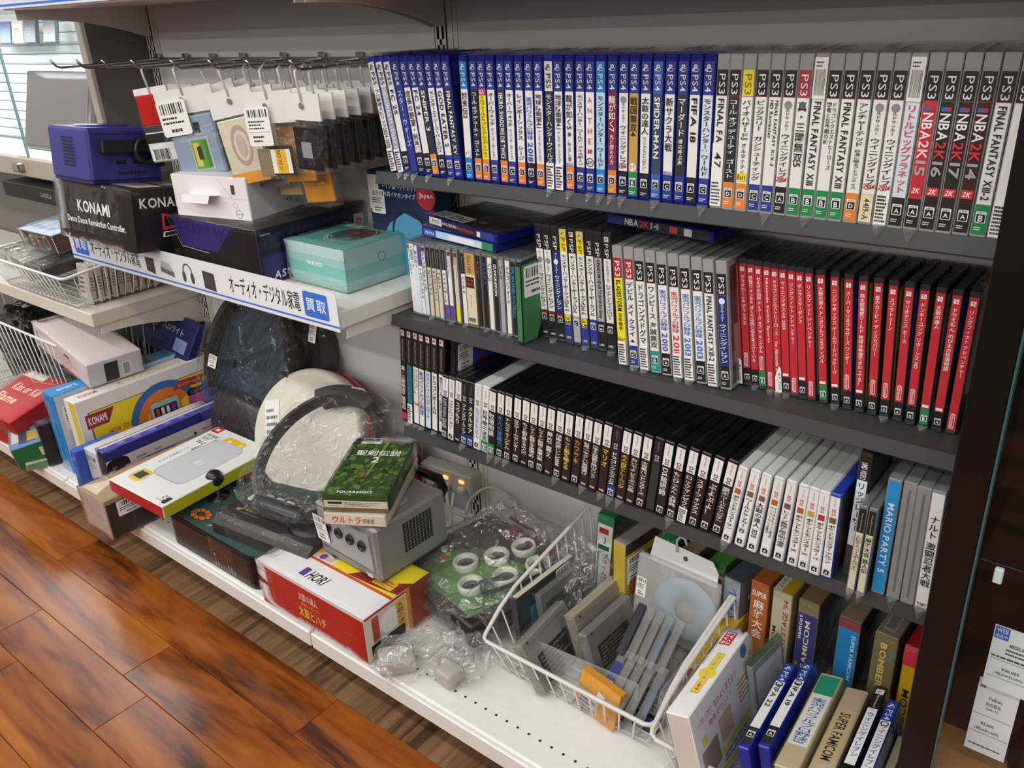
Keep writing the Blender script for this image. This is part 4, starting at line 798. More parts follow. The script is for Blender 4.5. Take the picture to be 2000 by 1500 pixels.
# ------ upright cartons, read like books along the depth
carton('toy_box', 'sky blue flat carton with small photographs along its top edge', (0.055, 0.385, 0.20), TR(-0.932, -0.222, DZ), ['#1a84cc', '#c9cbd6', '#1a84cc', '#1a84cc', '#1f8ed4'],
    {'top': [('rect', 0.2, 0.40, 0.6, 0.13, '#5a6a4a'), ('rect', 0.2, 0.58, 0.6, 0.13, '#8a8a7a'), ('rect', 0.2, 0.76, 0.6, 0.13, '#6a7a4a'), ('text', 'smart', 0.3, 0.06, 0.3, 0.12, '#d8ecf8', {'rot': 90, 'bold': True})],
     'right': [('price', 0.03, 0.55, 0.14, 0.3), ('lines', 0.2, 0.75, 0.2, 0.1, 1, '#9a9aa8'), ('text', 'Easy charge', 0.5, 0.72, 0.2, 0.07, '#6a6a78')],
     'front': [('line', [(0.3, 0.1), (0.35, 0.9)], 0.002, '#8ac8ec')]}, wrap=True)
carton('rhythm_controller_box', 'white and yellow carton with colourful controller picture on its side', (0.05, 0.388, 0.192), TR(-0.868, -0.204, DZ), ['#d9c23a', '#e6e2da', '#dcd8d0', '#e6e2da', '#ebe7de'],
    {'right': [('rect', 0.06, 0.03, 0.9, 0.80, '#6a5a7a'), ('rect', 0.07, 0.05, 0.88, 0.77, '#ecd31e'), ('poly', [(0.04, 0.80), (0.22, 0.80), (0.17, 0.62), (0.04, 0.62)], '#9a2434'), ('text', 'KONAMI', 0.055, 0.66, 0.11, 0.10, '#f4ece8', {'bold': True}),
        ('rrect', 0.1, 0.1, 0.28, 0.32, 0.1, '#f2ea9a'), ('lines', 0.115, 0.12, 0.25, 0.27, 5, '#4a4424'), ('text', 'HOW TO PLAY', 0.16, 0.46, 0.2, 0.07, '#c92a35', {'bold': True, 'slant': .3}), ('ring', 0.53, 0.4, 0.48, 0.10, '#3a6ab0'), ('ring', 0.53, 0.4, 0.38, 0.12, '#e07a2a', {'a0': 30, 'a1': 200}), ('rrect', 0.42, 0.22, 0.22, 0.44, 0.12, '#e0702a'), ('rrect', 0.435, 0.25, 0.19, 0.38, 0.1, '#9ac8c0'),
        ('rect', 0.45, 0.34, 0.16, 0.22, '#23232c'), ('rect', 0.465, 0.36, 0.02, 0.18, '#c04a4a'), ('rect', 0.50, 0.36, 0.02, 0.18, '#e0e0e0'), ('rect', 0.535, 0.36, 0.02, 0.18, '#e0e0e0'), ('rect', 0.57, 0.36, 0.03, 0.18, '#7a3a9a'), ('poly', [(0.66, 0.80), (0.83, 0.78), (0.80, 0.68), (0.60, 0.70)], '#b8302a'), ('text', 'プレイステーション用', 0.64, 0.71, 0.16, 0.05, '#f0d8a0', {'bold': True}),
        ('rect', 0.84, 0.64, 0.1, 0.18, '#1c1a1c'), ('text', 'P', 0.865, 0.69, 0.045, 0.11, '#c8402e', {'bold': True}), ('rrect', 0.69, 0.54, 0.25, 0.1, 0.4, '#1c1c1e'), ('text', '!コントローラー', 0.72, 0.57, 0.18, 0.04, '#f0f0f0'), ('rrect', 0.69, 0.42, 0.25, 0.13, 0.3, '#d050a0'), ('text', '! 使用上のご注意', 0.71, 0.32, 0.2, 0.07, '#2a2a1a', {'bold': True}), ('rect', 0.71, 0.06, 0.2, 0.25, '#e8e4dc'), ('lines', 0.72, 0.08, 0.18, 0.22, 5, '#5a5a5a')],
     'top': [('text', 'ポップンコントローラ', 0.25, 0.30, 0.5, 0.42, '#e0b820', {'rot': 90, 'bold': True}), ('rect', 0.2, 0.05, 0.5, 0.13, '#e8dcd8'), ('text', 'KONAMI', 0.35, 0.06, 0.3, 0.11, '#b82a34', {'rot': 90, 'bold': True}), ('rect', 0.2, 0.76, 0.6, 0.12, '#d8a0b0'), ('rect', 0.15, 0.90, 0.7, 0.08, '#2a2626')],
     'front': [('rect', 0.0, 0.0, 0.45, 1, '#e8e4da')]})
carton('blue_box', 'narrow blue carton end poking out below the yellow one', (0.024, 0.11, 0.10), TR(-0.820, -0.385, DZ, 0, 0, 4), ['#2f5cc0', '#2a52b0', '#2a52b0', '#2a52b0', '#3464c8'], {'front': [('lines', 0.2, 0.3, 0.6, 0.3, 3, '#7a9ae0'), ('text', 'A', 0.3, 0.75, 0.4, 0.12, '#b8c8f0', {'bold': True})]})
carton('cable_box', 'white carton end with black band wrapped in film', (0.056, 0.30, 0.102), TR(-0.775, -0.268, DZ), ['#d5d1d6', '#cfccd2', '#cfccd2', '#cfccd2', '#dedbe0'],
    {'front': [('text', 'ELECOM', 0.12, 0.74, 0.66, 0.12, '#3a3a40', {'bold': True}), ('lines', 0.12, 0.55, 0.6, 0.12, 2, '#8a8a90'), ('rect', 0.08, 0.06, 0.12, 0.2, '#5a4a44'), ('lines', 0.3, 0.08, 0.5, 0.12, 2, '#4a4a50')]}, wrap=True)
carton('cassette_box', 'white carton with violet-blue top edge and black rounded print', (0.030, 0.315, 0.118), TR(-0.724, -0.262, DZ, 0, 0, 2), ['#1c1c20', '#d9d6da', '#d0d0d6', '#cfccd2', '#4a46a8'],
    {'right': [('rect', 0, 0.80, 1, 0.2, '#2a2a80'), ('rrect', 0.0, 0.02, 0.17, 0.78, 0.3, '#17171b'), ('text', 'CD 5', 0.125, 0.10, 0.035, 0.4, '#dcdcdc', {'rot': 90, 'bold': True}), ('text', 'CASSETTE', 0.04, 0.15, 0.03, 0.5, '#a8a8a8', {'rot': 90}), ('lines', 0.22, 0.1, 0.1, 0.6, 6, '#8a8a90'), ('rect', 0.47, 0.3, 0.06, 0.25, '#23201c'), ('line', [(0.2, 0.1), (0.2, 0.78)], 0.0008, '#9a9aa0'), ('lines', 0.36, 0.1, 0.06, 0.6, 6, '#a0a0a8'), ('rect', 0.68, 0.25, 0.02, 0.4, '#26262a'), ('lines', 0.75, 0.2, 0.1, 0.5, 5, '#d07a88'), ('bars', 0.89, 0.45, 0.08, 0.28)],
     'top': [('rect', 0.0, 0.02, 0.22, 0.96, '#e0dde4'), ('lines', 0.3, 0.1, 0.5, 0.6, 5, '#8a88d0')]}, wrap=True)
cb = carton('brown_carton', 'brown corrugated carton in film overhanging the deck edge', (0.108, 0.385, 0.09), TR(-0.606, -0.312, DZ + 0.0005), ['#b59a92', '#4a3a30', '#a08a6c', '#a58c70', '#a98c68'],
    {'front': [('rect', 0.05, 0.02, 0.9, 0.96, '#b9a49c')], 'right': [('rect', 0.0, 0.9, 1, 0.1, '#a08660'), ('rect', 0.01, 0.05, 0.96, 0.85, '#2c2320'), ('price', 0.06, 0.5, 0.15, 0.38)], 'top': [('line', [(0.5, 0), (0.5, 1)], 0.0012, '#8a7050'), ('poly', [(0.05, 0.02), (0.6, 0.02), (0.3, 0.18)], '#d9ccb4')]}, wrap=True)
lite = carton('console_case_box', 'white box with grey handheld cover and yellow console picture', (0.178, 0.27, 0.028), TR(-0.49, -0.335, 0.2245, 4, 0, 3), ['#b52028', '#b8b81c', '#b0201c', '#c02028', '#ecebe8'],
    {'top': [('rrect', 0.24, 0.24, 0.56, 0.62, 0.2, '#a8abb2'), ('rrect', 0.25, 0.25, 0.54, 0.60, 0.2, '#cfd1d5'), ('rrect', 0.34, 0.83, 0.36, 0.10, 0.3, '#e8c42a'), ('rrect', 0.30, 0.79, 0.45, 0.07, 0.3, '#cfd1d5'), ('disc', 0.65, 0.88, 0.03, '#e8e4dc'), ('disc', 0.45, 0.88, 0.03, '#f2efe6'), ('disc', 0.22, 0.17, 0.13, '#dededc'), ('rrect', 0.12, 0.10, 0.20, 0.15, 0.2, '#e8c42a'), ('rect', 0.15, 0.135, 0.14, 0.085, '#3a3c42'),
        ('rrect', 0.49, 0.50, 0.065, 0.06, 0.3, '#e6e7ea'), ('rrect', 0.565, 0.50, 0.065, 0.06, 0.3, '#e0e1e4'), ('text', 'SWITCH', 0.44, 0.48, 0.03, 0.12, '#dfe0e3', {'rot': 90}), ('text', 'きせかえ保護ケース', 0.13, 0.36, 0.025, 0.28, '#3a3a3e', {'rot': 90}), ('rrect', 0.80, 0.04, 0.14, 0.08, 0.2, '#efefef'), ('text', 'Lite', 0.80, 0.045, 0.10, 0.07, '#3a3a3e', {'rot': 90}), ('rrect', 0.90, 0.03, 0.06, 0.08, 0.3, '#26262a'), ('rect', 0.02, 0.91, 0.13, 0.085, '#c8242c'), ('rrect', 0.055, 0.935, 0.03, 0.035, 0.3, '#f2e8e6'), ('rrect', 0.09, 0.935, 0.03, 0.035, 0.3, '#f2e8e6'), ('price', 0.05, 0.71, 0.22, 0.18), ('text', '電源が入る', 0.21, 0.62, 0.03, 0.14, '#222', {'rot': 90, 'bold': True})]})
carton('red_game_case', 'small red rounded case peeking out behind the white handheld box', (0.11, 0.15, 0.03), TR(-0.47, -0.185, 0.185, 8), '#b3161b', edge=0.006)
MB().cbox(-0.08, 0.08, -0.06, 0.06, 0, 0.05, mat('#3a3230', 0.6), 0.002).build('support_block', bpy.data.objects['red_game_case'], TR(0, 0, -0.0525))

# ------ arcade stick under the key controller
st = thing('arcade_stick', 'broad black joystick controller with teal art plate and black ball top', 'game controller', TR(-0.307, -0.323, DZ, 0))
b = MB(); pts = []
for cx, cy, a0 in ((0.125, -0.08, -90), (0.14, 0.10, 0), (-0.14, 0.10, 90), (-0.125, -0.08, 180)):
    for k in range(6): a = math.radians(a0 + 18 * k); pts.append((cx + 0.028 * math.cos(a), cy + 0.028 * math.sin(a)))
b.prism(pts, 'z', 0.0, 0.062, mat('#171412', 0.25, 0, 0.05)); b.build('housing', st)
b = MB(); b.prism([(x * 0.985, y * 0.985) for x, y in pts], 'z', 0.062, 0.068, BLACK); b.build('rim_bead', st)
p = Print(); p.poly([(x * 0.96, y * 0.95) for x, y in pts], '#33524c'); p.poly([(-0.14, 0.02), (0.0, 0.08), (0.14, 0.02), (0.14, 0.11), (-0.14, 0.11)], '#20302c'); p.rrect(-0.15, -0.085, 0.05, 0.04, 0.006, '#1f5a5c')
for k in range(9):
    a = k * 40; cx, cy = -0.075 + 0.020 * math.cos(math.radians(a)), -0.072 + 0.012 * math.sin(math.radians(a)); p.disc(cx, cy, 0.011, '#2a1a12', 0.007, 10); p.disc(cx, cy, 0.009, '#d8703a', 0.0055, 10)
p.poly([(-0.04, -0.02), (0.02, 0.03), (0.05, 0.02), (-0.03, -0.04)], '#c89a78'); p.poly([(-0.03, -0.09), (0.0, -0.06), (0.0, -0.075)], '#d8c4b0')
p.build('art_plate', st, (0, 0, 0.0682), (1, 0, 0), (0, 1, 0))
MB().lathe([(0.024, 0), (0.022, 0.004), (0.006, 0.006), (0.005, 0.03)], BLACK, 20).build('dust_washer', st, TR(-0.105, -0.012, 0.0685))
MB().lathe([(0.0001, -0.0185)] + [(0.0185 * math.cos(math.radians(a)), 0.0185 * math.sin(math.radians(a))) for a in range(-75, 76, 15)] + [(0.0001, 0.0185)], mat('#1d2123', 0.22), 20).build('ball_top', st, TR(-0.105, -0.012, 0.112))
b = MB()
for k in range(9): x = 0.002 + k * 0.009; b.box(x, x + 0.006, -0.1095, -0.1085, 0.004, 0.07, WRAP)
b.build('tape_strap', st)
# ------ key controller in film
kc = thing('key_controller', 'dark slab controller with white keys and gold script, film wrapped', 'game controller', TR(-0.186, -0.345, 0.2005, 7))
b = MB(); b.prism([(-0.058, 0.0), (0.058, 0.0), (0.058, 0.036), (-0.040, 0.036), (-0.058, 0.022)], 'x', -0.125, 0.125, mat('#252325', 0.28, 0, 0.08)); b.build('body', kc)
for i, x in enumerate((-0.105, -0.078, -0.051, -0.024)): MB().cbox(x, x + 0.018, 0.016, 0.048, 0.036, 0.041, mat('#cfcfcb', 0.3), 0.0015).build('white_key', kc)
MB().lathe([(0.0, 0.041), (0.038, 0.041), (0.040, 0.036)], BLACK, 28).build('turntable', kc, TR(0.075, 0.01, 0))
p = Print(); p.text('beatmania', -0.09, -0.012, 0.085, 0.014, '#a8966a', True); p.rect(-0.1, -0.018, 0.01, 0.008, '#b88a5a'); p.lines(-0.085, -0.024, 0.07, 0.008, 1, '#4a6a4a'); p.build('script_print', kc, (0, 0, 0.0362), (1, 0, 0), (0, 1, 0))
from mathutils import noise as mnoise
def rumple(name, parent, prof, M=None, n=10, jitter=0.003, mat_=None, seed=1, fine=None):
    """prof: (cx, cy, z, rx, ry) rings from bottom to top, refined and wrinkled into a crumpled skin"""
    K = 40; e = 0.5; rings = []
    for a, b_ in zip(prof, prof[1:]):
        m = max(2, int(math.dist(a[:3], b_[:3]) / 0.012) + int(abs(a[3] - b_[3]) / 0.012))
        for k in range(m): u = k / m; rings.append([x + (y - x) * u for x, y in zip(a, b_)])
    rings.append(list(prof[-1])); cx, cy, z, rx, ry = prof[-1]
    for q in (0.66, 0.33, 0.05): rings.append([cx, cy, z + jitter * (1 - q), rx * q, ry * q])
    vs = []; fs = []; off = Vector((seed * 7.3, seed * 3.1, seed * 1.7))
    for cx, cy, z, rx, ry in rings:
        for k in range(K):
            t = 2 * math.pi * k / K; c, s_ = math.cos(t), math.sin(t)
            p = Vector((cx + rx * math.copysign(abs(c) ** e, c), cy + ry * math.copysign(abs(s_) ** e, s_), z))
            d = mnoise.noise_vector(p * 42 + off) * jitter * 1.5 + mnoise.noise_vector(p * 120 + off) * jitter * 0.7
            vs.append(p + d)
    for i in range(len(rings) - 1):
        for k in range(K):
            a, b_, c, d = i * K + k, i * K + (k + 1) % K, (i + 1) * K + (k + 1) % K, (i + 1) * K + k
            fs += [(a, b_, c), (a, c, d)] if (i + k) % 2 else [(a, b_, d), (b_, c, d)]
    b = MB(); b.add(vs, fs, mat_ or BAG); return b.build(name, parent, M)
rumple('film_sleeve', kc, [(0, 0, 0.0, 0.129, 0.061), (0, 0, 0.018, 0.131, 0.063), (0, 0.002, 0.038, 0.129, 0.060), (0, 0.004, 0.046, 0.11, 0.05)], None, jitter=0.0022, seed=4)
# ------ hoop controller
hp = thing('hoop_controller', 'black hoop with padded grip in a clear bag on the key controller', 'game controller', TR(-0.192, -0.236, 0.322, 6, 33, -5))
def band(b, R, w, t, a0, a1, m, n=40, rx=1.0, ry=1.0):
    vs = []; fs = []
    for k in range(n + 1):
        a = math.radians(a0 + (a1 - a0) * k / n)
        for q, z in ((R - t, -w / 2), (R, -w / 2), (R, w / 2), (R - t, w / 2)): vs.append((q * math.cos(a) * rx, q * math.sin(a) * ry, z))
    for k in range(n):
        for j in range(4): fs.append((k * 4 + j, k * 4 + (j + 1) % 4, k * 4 + 4 + (j + 1) % 4, k * 4 + 4 + j))
    fs += [(0, 1, 2, 3), (4 * n, 4 * n + 1, 4 * n + 2, 4 * n + 3)]
    b.add(vs, fs, m, False)
b = MB(); band(b, 0.140, 0.024, 0.009, -62, 242, mat('#2a2725', 0.35)); b.build('hoop', hp)
b = MB(); band(b, 0.149, 0.042, 0.024, 56, 124, mat('#3b3a38', 0.7)); b.build('grip_pad', hp)
MB().cbox(-0.068, 0.068, -0.146, -0.112, -0.024, 0.022, mat('#26262a', 0.3), 0.01, 2).build('control_block', hp)
p = Print(); p.price(-0.02, -0.012, 0.036, 0.026); p.build('price_sticker', hp, (0.03, 0.1412, 0.012), (1, 0, 0), (0, 0.3, 1))
rumple('clear_bag', hp, [(0, 0, -0.03, 0.10, 0.11), (0, 0, -0.018, 0.140, 0.15), (0.0, 0, 0.02, 0.142, 0.150), (0.01, 0.0, 0.024, 0.07, 0.08)], None, jitter=0.004, seed=8)
carton('maroon_box', 'maroon boxed game in film behind the hoop controller', (0.105, 0.13, 0.15), TR(-0.155, -0.105, DZ, 12), ['#c8bcbc', '#7a2a34', '#6a2430', '#6a2430', '#8a4650'], {'front': [('price', 0.05, 0.6, 0.45, 0.35), ('lines', 0.55, 0.7, 0.4, 0.2, 2, '#6a5a5a')]}, wrap=True)
# ------ round pad controller leaning on the panel
dr = thing('round_drum_pad', 'large cream round drum pad with red rim behind and price label', 'drum', Matrix.Translation((-0.330, -0.145, 0.290)) @ Matrix.Rotation(math.radians(14), 4, 'Z') @ Matrix.Rotation(math.radians(60), 4, 'X'))
CRM = mat('#d8d3c4', 0.5, 0, 0.03, 20)
MB().lathe([(0.0001, 0.022), (0.118, 0.021), (0.121, 0.0195), (0.124, 0.021), (0.131, 0.019), (0.135, 0.010), (0.134, -0.018), (0.0001, -0.018)], CRM, 56).build('pad_skin', dr)
MB().lathe([(0.12, -0.018), (0.137, -0.020), (0.137, -0.046), (0.11, -0.050), (0.0001, -0.050)], mat('#a01c20', 0.35), 48).build('rim_shell', dr)
p = Print(); p.rect(-0.1, -0.03, 0.038, 0.105, '#e9e7df').lines(-0.096, 0.0, 0.03, 0.06, 4, '#6a6a66').bars(-0.094, -0.024, 0.026, 0.016).rect(-0.098, 0.02, 0.034, 0.0008, '#888'); p.build('price_label', dr, (0, 0, 0.0222), (1, 0.25, 0), (-0.25, 1, 0))
# ------ big hoops in clear bags by the panel
wh = thing('bagged_hoop', 'large black band hoop in a clear bag leaning on the back panel', 'game controller', Matrix.Translation((-0.575, -0.092, 0.372)) @ Matrix.Rotation(math.radians(-4), 4, 'Z') @ Matrix.Rotation(math.radians(68), 4, 'X'))
b = MB(); band(b, 0.172, 0.060, 0.016, -35, 215, mat('#121214', 0.18, 0, 0.1), 48); b.build('band', wh)
MB().lathe([(0.0001, -0.012), (0.09, -0.008), (0.150, 0.004), (0.158, 0.0), (0.15, -0.02), (0.0001, -0.03)], mat('#1c2a3c', 0.3, 0, 0.1), 40).build('inner_dish', wh)
MB().cbox(-0.11, 0.11, -0.185, -0.075, -0.03, 0.03, mat('#10131c', 0.35), 0.02, 2).build('base_block', wh)
p = Print(); p.price(-0.022, -0.02, 0.036, 0.03); p.text('Racing', 0.02, 0.142, 0.05, 0.010, '#c8c8cc', True); p.build('price_sticker', wh, (-0.12, -0.02, 0.034), (1, 0, 0), (0, 1, 0))
rumple('clear_bag', wh, [(0, -0.01, -0.045, 0.15, 0.15), (0, 0.0, -0.038, 0.178, 0.178), (0, 0, 0.036, 0.180, 0.180), (0, 0, 0.044, 0.165, 0.165)], None, jitter=0.006, seed=3)
w2 = thing('bagged_roll', 'crumpled black roll in clear bag behind the large hoop', 'game controller', Matrix.Translation((-0.525, -0.036, 0.385)) @ Matrix.Rotation(math.radians(-4), 4, 'Z') @ Matrix.Rotation(math.radians(74), 4, 'X'))
b = MB(); band(b, 0.158, 0.045, 0.030, -10, 120, mat('#18181a', 0.2, 0, 0.2, 50, 0.8), 30); b.build('roll', w2)
rumple('clear_bag', w2, [(0.02, 0.0, -0.03, 0.13, 0.14), (0.02, 0.0, -0.026, 0.150, 0.165), (0.02, 0.0, 0.026, 0.152, 0.168), (0.02, 0, 0.03, 0.13, 0.14)], None, jitter=0.006, seed=5)
p = Print(); p.price(-0.02, 0, 0.026, 0.04); p.build('price_sticker', w2, (0.14, 0.06, 0.034), (1, 0, 0), (0, 1, 0))
carton('blue_accessory_box', 'deep blue slim box edge beside the yellow carton end', (0.02, 0.10, 0.15), TR(-0.79, -0.055, DZ, 0, 0, -3), ['#1c3f9a', '#1a3a90', '#1a3a90', '#1a3a90', '#1c3f9a'], {'right': [('text', 'Logicool', 0.3, 0.2, 0.12, 0.6, '#b8c8e8', {'rot': -90})]})
# ------ slanted boxes resting above the cartons
carton('pale_pink_box', 'pale pink-white slim carton in film lying on the blue carton', (0.285, 0.13, 0.060), TR(-1.02, -0.265, 0.352, -3, 0, 10), ['#d8c8c6', '#c8c8cc', '#d8c8c6', '#d8c8c6', '#dccfce'],
    {'front': [('rect', 0.08, 0.3, 0.28, 0.3, '#cfcac0'), ('lines', 0.08, 0.15, 0.26, 0.1, 1, '#8a8a84'), ('rect', 0.58, 0.62, 0.1, 0.1, '#4a4448'), ('lines', 0.4, 0.25, 0.4, 0.4, 4, '#bcb0b0'), ('disc', 0.55, 0.5, 0.04, '#c85a5a')], 'right': [('rect', 0.3, 0.05, 0.25, 0.8, '#26262a'), ('rect', 0.62, 0.1, 0.16, 0.6, '#e4e4e6'), ('rect', 0.64, 0.14, 0.12, 0.5, '#9a9aa0')]}, wrap=True)
carton('navy_toy_box', 'navy carton with round pink spot behind the pale pink box', (0.27, 0.02, 0.11), TR(-0.985, -0.10, 0.318, 0, -30, 6), ['#1c1c5a', '#26266a', '#1c1c5a', '#1c1c5a', '#23236a'],
    {'front': [('disc', 0.3, 0.66, 0.17, '#c8385a'), ('text', 'ハロライト', 0.45, 0.56, 0.36, 0.16, '#c8cce8', {'bold': True}), ('rect', 0.72, 0.2, 0.2, 0.3, '#8a9ac8'), ('lines', 0.2, 0.25, 0.4, 0.12, 2, '#4a50a0')]})
# ------ red drum-stick carton with silver console and two boxed cartridges
carton('drum_controller_carton', 'red and white carton with yellow top print at the deck edge', (0.28, 0.150, 0.091), TR(0.0085, -0.365, DZ), ['#b8261e', '#c4281f', '#b8261e', '#b8261e', '#e3dfe0'],
    {'front': [('rect', 0.0, 0.93, 1, 0.07, '#d8cfcf'), ('text', '太鼓とハチ', 0.38, 0.22, 0.26, 0.24, '#e6cf5a', {'bold': True}), ('text', 'for Nintendo Switch', 0.38, 0.08, 0.28, 0.08, '#e8b0a8'), ('text', '太鼓の達人', 0.40, 0.62, 0.18, 0.18, '#f0c8c0', {'bold': True}), ('text', '専用コントローラー', 0.42, 0.5, 0.17, 0.08, '#d8c24a', {'bold': True}), ('line', [(0.02, 0.9), (0.15, 0.4)], 0.0006, '#8a1c16'), ('line', [(0.0, 0.42), (1, 0.48)], 0.0006, '#d05a50')],
     'right': [('rect', 0.0, 0.0, 0.62, 0.94, '#d9cfc4'), ('rect', 0.62, 0, 0.06, 1, '#d8862a'), ('rect', 0.68, 0, 0.3, 1, '#8a3a2c'), ('disc', 0.36, 0.62, 0.24, '#ece8e0'), ('rect', 0.1, 0.4, 0.1, 0.5, '#c04038'), ('rect', 0.46, 0.2, 0.14, 0.7, '#e0b84a'), ('vtext', '太鼓の達人', 0.52, 0.85, 0.6, 0.1, '#7a2a1c'), ('vtext', 'バチ専用', 0.14, 0.85, 0.6, 0.08, '#6a4a3a'), ('rect', 0.06, 0.02, 0.5, 0.32, '#1c1a1a')],
     'top': [('rect', 0.0, 0.0, 1, 0.40, '#eae6e8'), ('rect', 0.0, 0.40, 1, 0.04, '#d05030'), ('rect', 0.45, 0.44, 0.55, 0.56, '#ecd824'), ('poly', [(0.6, 0.44), (0.72, 0.7), (0.9, 0.62), (1, 0.75), (1, 0.5), (0.8, 0.46)], '#8a2420'), ('rrect', 0.34, 0.12, 0.05, 0.14, 0.1, '#5a3a9a'), ('text', 'HORI', 0.41, 0.11, 0.15, 0.15, '#1c1c1e', {'bold': True, 'slant': .2}), ('rect', 0.78, 0.5, 0.16, 0.14, '#e4b83a'), ('lines', 0.79, 0.51, 0.14, 0.12, 3, '#b84a34'), ('rect', 0.05, 0.46, 0.38, 0.5, '#d8b8a0'),
             ('disc', 0.1, 0.52, 0.05, '#c04038'), ('disc', 0.16, 0.6, 0.05, '#f0e8dc'), ('disc', 0.22, 0.5, 0.05, '#5a8ab0'), ('disc', 0.28, 0.58, 0.05, '#e0a040'), ('disc', 0.34, 0.5, 0.05, '#6a4a9a'), ('disc', 0.4, 0.58, 0.05, '#f0e8dc'), ('disc', 0.13, 0.72, 0.05, '#3a6a4a'), ('disc', 0.25, 0.72, 0.05, '#c04038')]}, wrap=True)
SILV = mat('#8d8d8b', 0.34, 0.35, 0.03, name='silver_plastic')
gs = thing('cube_console', 'silver cube-shaped game console with four round ports', 'game console', TR(0.034, -0.281, 0.2235, -2))
MB().cbox(-0.080, 0.080, -0.080, 0.080, 0.003, 0.108, SILV, 0.005).build('shell', gs)
MB().cbox(-0.077, 0.077, -0.077, 0.077, 0.0, 0.005, mat('#6a6c70', 0.4, 0.3), 0.002).build('base', gs)
b = MB(); b.prism([(-0.072, 0.028), (0.068, 0.024), (0.062, 0.092), (-0.07, 0.098)], 'y', -0.0825, -0.0798, mat('#a2a3a3', 0.32, 0.3)); b.build('port_panel', gs)
for x in (-0.046, -0.016, 0.014, 0.044):
    MB().lathe([(0.0098, 0.0), (0.0098, 0.0035), (0.0078, 0.004), (0.0076, 0.001), (0.0001, 0.0006)], mat('#1c1d20', 0.3), 20).build('controller_port', gs, Matrix.Translation((x, -0.0824, 0.068 - 0.02 * (x + 0.046))) @ Matrix.Rotation(math.pi / 2, 4, 'X'))
p = Print(); p.rect(-0.075, 0.02, 0.15, 0.001, '#5c5e62').rrect(0.045, 0.006, 0.016, 0.008, 0.001, '#c8c8b8').rect(-0.05, 0.0025, 0.012, 0.006, '#1a1a1c').rect(0.035, 0.0025, 0.012, 0.006, '#1a1a1c').line([(-0.012, 0.042), (0.012, 0.042), (0.03, 0.038)], 0.001, '#6a6c70'); p.build('front_print', gs, (0, -0.0806, 0), (1, 0, 0), (0, 0, 1))
b = MB()
for i in range(9):
    for j in range(10): b.box(0.0795, 0.0812, -0.022 + i * 0.0075, -0.0172 + i * 0.0075, 0.034 + j * 0.0058, 0.0378 + j * 0.0058, mat('#1e1f22', 0.6))
b.build('vent_grille', gs)
MB().lathe([(0.0001, 0.1098), (0.054, 0.1098), (0.058, 0.107)], mat('#85888d', 0.3, 0.35), 40).build('disc_lid', gs)
b = MB(); hd_ = [(-0.06, 0.082, 0.085), (-0.055, 0.10, 0.09), (-0.03, 0.115, 0.095), (0.03, 0.115, 0.095), (0.055, 0.10, 0.09), (0.06, 0.082, 0.085)]; b.tube(hd_, 0.009, BLACK, 10); b.build('carry_handle', gs)
p = Print(); p.price(-0.016, -0.045, 0.034, 0.055); p.build('hanging_price_tag', gs, (-0.062, -0.088, 0.078), (1, 0, 0), (0, -0.1, 1))
carton('cartridge_box', 'cream cartridge box with orange lettering directly on the silver console', (0.106, 0.19, 0.021), TR(0.030, -0.290, 0.3340, 29), ['#ddd2c0', '#d6cbb8', '#d6cbb8', '#d6cbb8', '#d0c4b0'], {'front': [('text', 'ウルトラ', 0.14, 0.18, 0.46, 0.62, '#5a1c10', {'bold': True, 'slant': .15}), ('text', 'ウルトラ', 0.15, 0.2, 0.44, 0.58, '#d8642a', {'bold': True, 'slant': .15}), ('text', '倶楽部', 0.62, 0.25, 0.2, 0.45, '#6a5a4a', {'bold': True})]}, wrap=True)
sk = [('rect', 0, 0, 1, 1, '#2f4e1c')]
rnd = random.Random(3)
for i in range(260):
    x, y = rnd.random(), rnd.random(); l = rnd.uniform(.02, .09); a = rnd.uniform(0, 6.28); c = rnd.choice(['#24401a', '#3c5f22', '#55752e', '#1c3416', '#5f7c3a', '#2a4c24', '#334f1e'])
    pt = [(min(max(x + l * math.cos(a + q) * .8, 0), 1), min(max(y + l * .5 * math.sin(a + q), 0), 1)) for q in (0, 1.1, 2.4, 3.3, 4.6)]; sk.append(('poly', pt, c))
sk += [('poly', [(0.50, 0.3), (0.54, 0.34), (0.60, 0.9), (0.54, 0.95)], '#6f8a3c'), ('poly', [(0.4, 0.28), (0.5, 0.3), (0.44, 0.33)], '#c8502a'), ('text', '聖剣伝説', 0.14, 0.66, 0.74, 0.10, '#f2f4ee', {'bold': True}), ('text', '2', 0.42, 0.54, 0.2, 0.10, '#f2f4ee', {'bold': True}), ('text', 'SQUARESOFT', 0.2, 0.02, 0.56, 0.04, '#f2f4ee', {'bold': True}), ('price', 0.12, 0.88, 0.34, 0.11), ('rect', 0.85, 0.90, 0.11, 0.06, '#8a4a3a')]
carton('cartridge_box', 'green jungle cartridge box with white lettering, topmost on silver console', (0.109, 0.195, 0.030), TR(0.026, -0.283, 0.3580, 31), ['#d3cdbc', '#2c4620', '#2c4620', '#2c4620', '#3c6224'],
    {'top': sk, 'front': [('rect', 0, 0.66, 1, 0.34, '#2f4a1c'), ('rect', 0, 0.0, 1, 0.22, '#6a5a30'), ('rect', 0.07, 0.44, 0.22, 0.14, '#1c1c18'), ('lines', 0.32, 0.3, 0.6, 0.3, 3, '#8a8474'), ('lines', 0.08, 0.28, 0.2, 0.1, 1, '#8a8474')], 'right': [('text', '聖剣伝説2', 0.35, 0.3, 0.4, 0.5, '#8a9a80', {'bold': True}), ('rect', 0.75, 0.2, 0.2, 0.5, '#7a4a2a')]}, wrap=True)
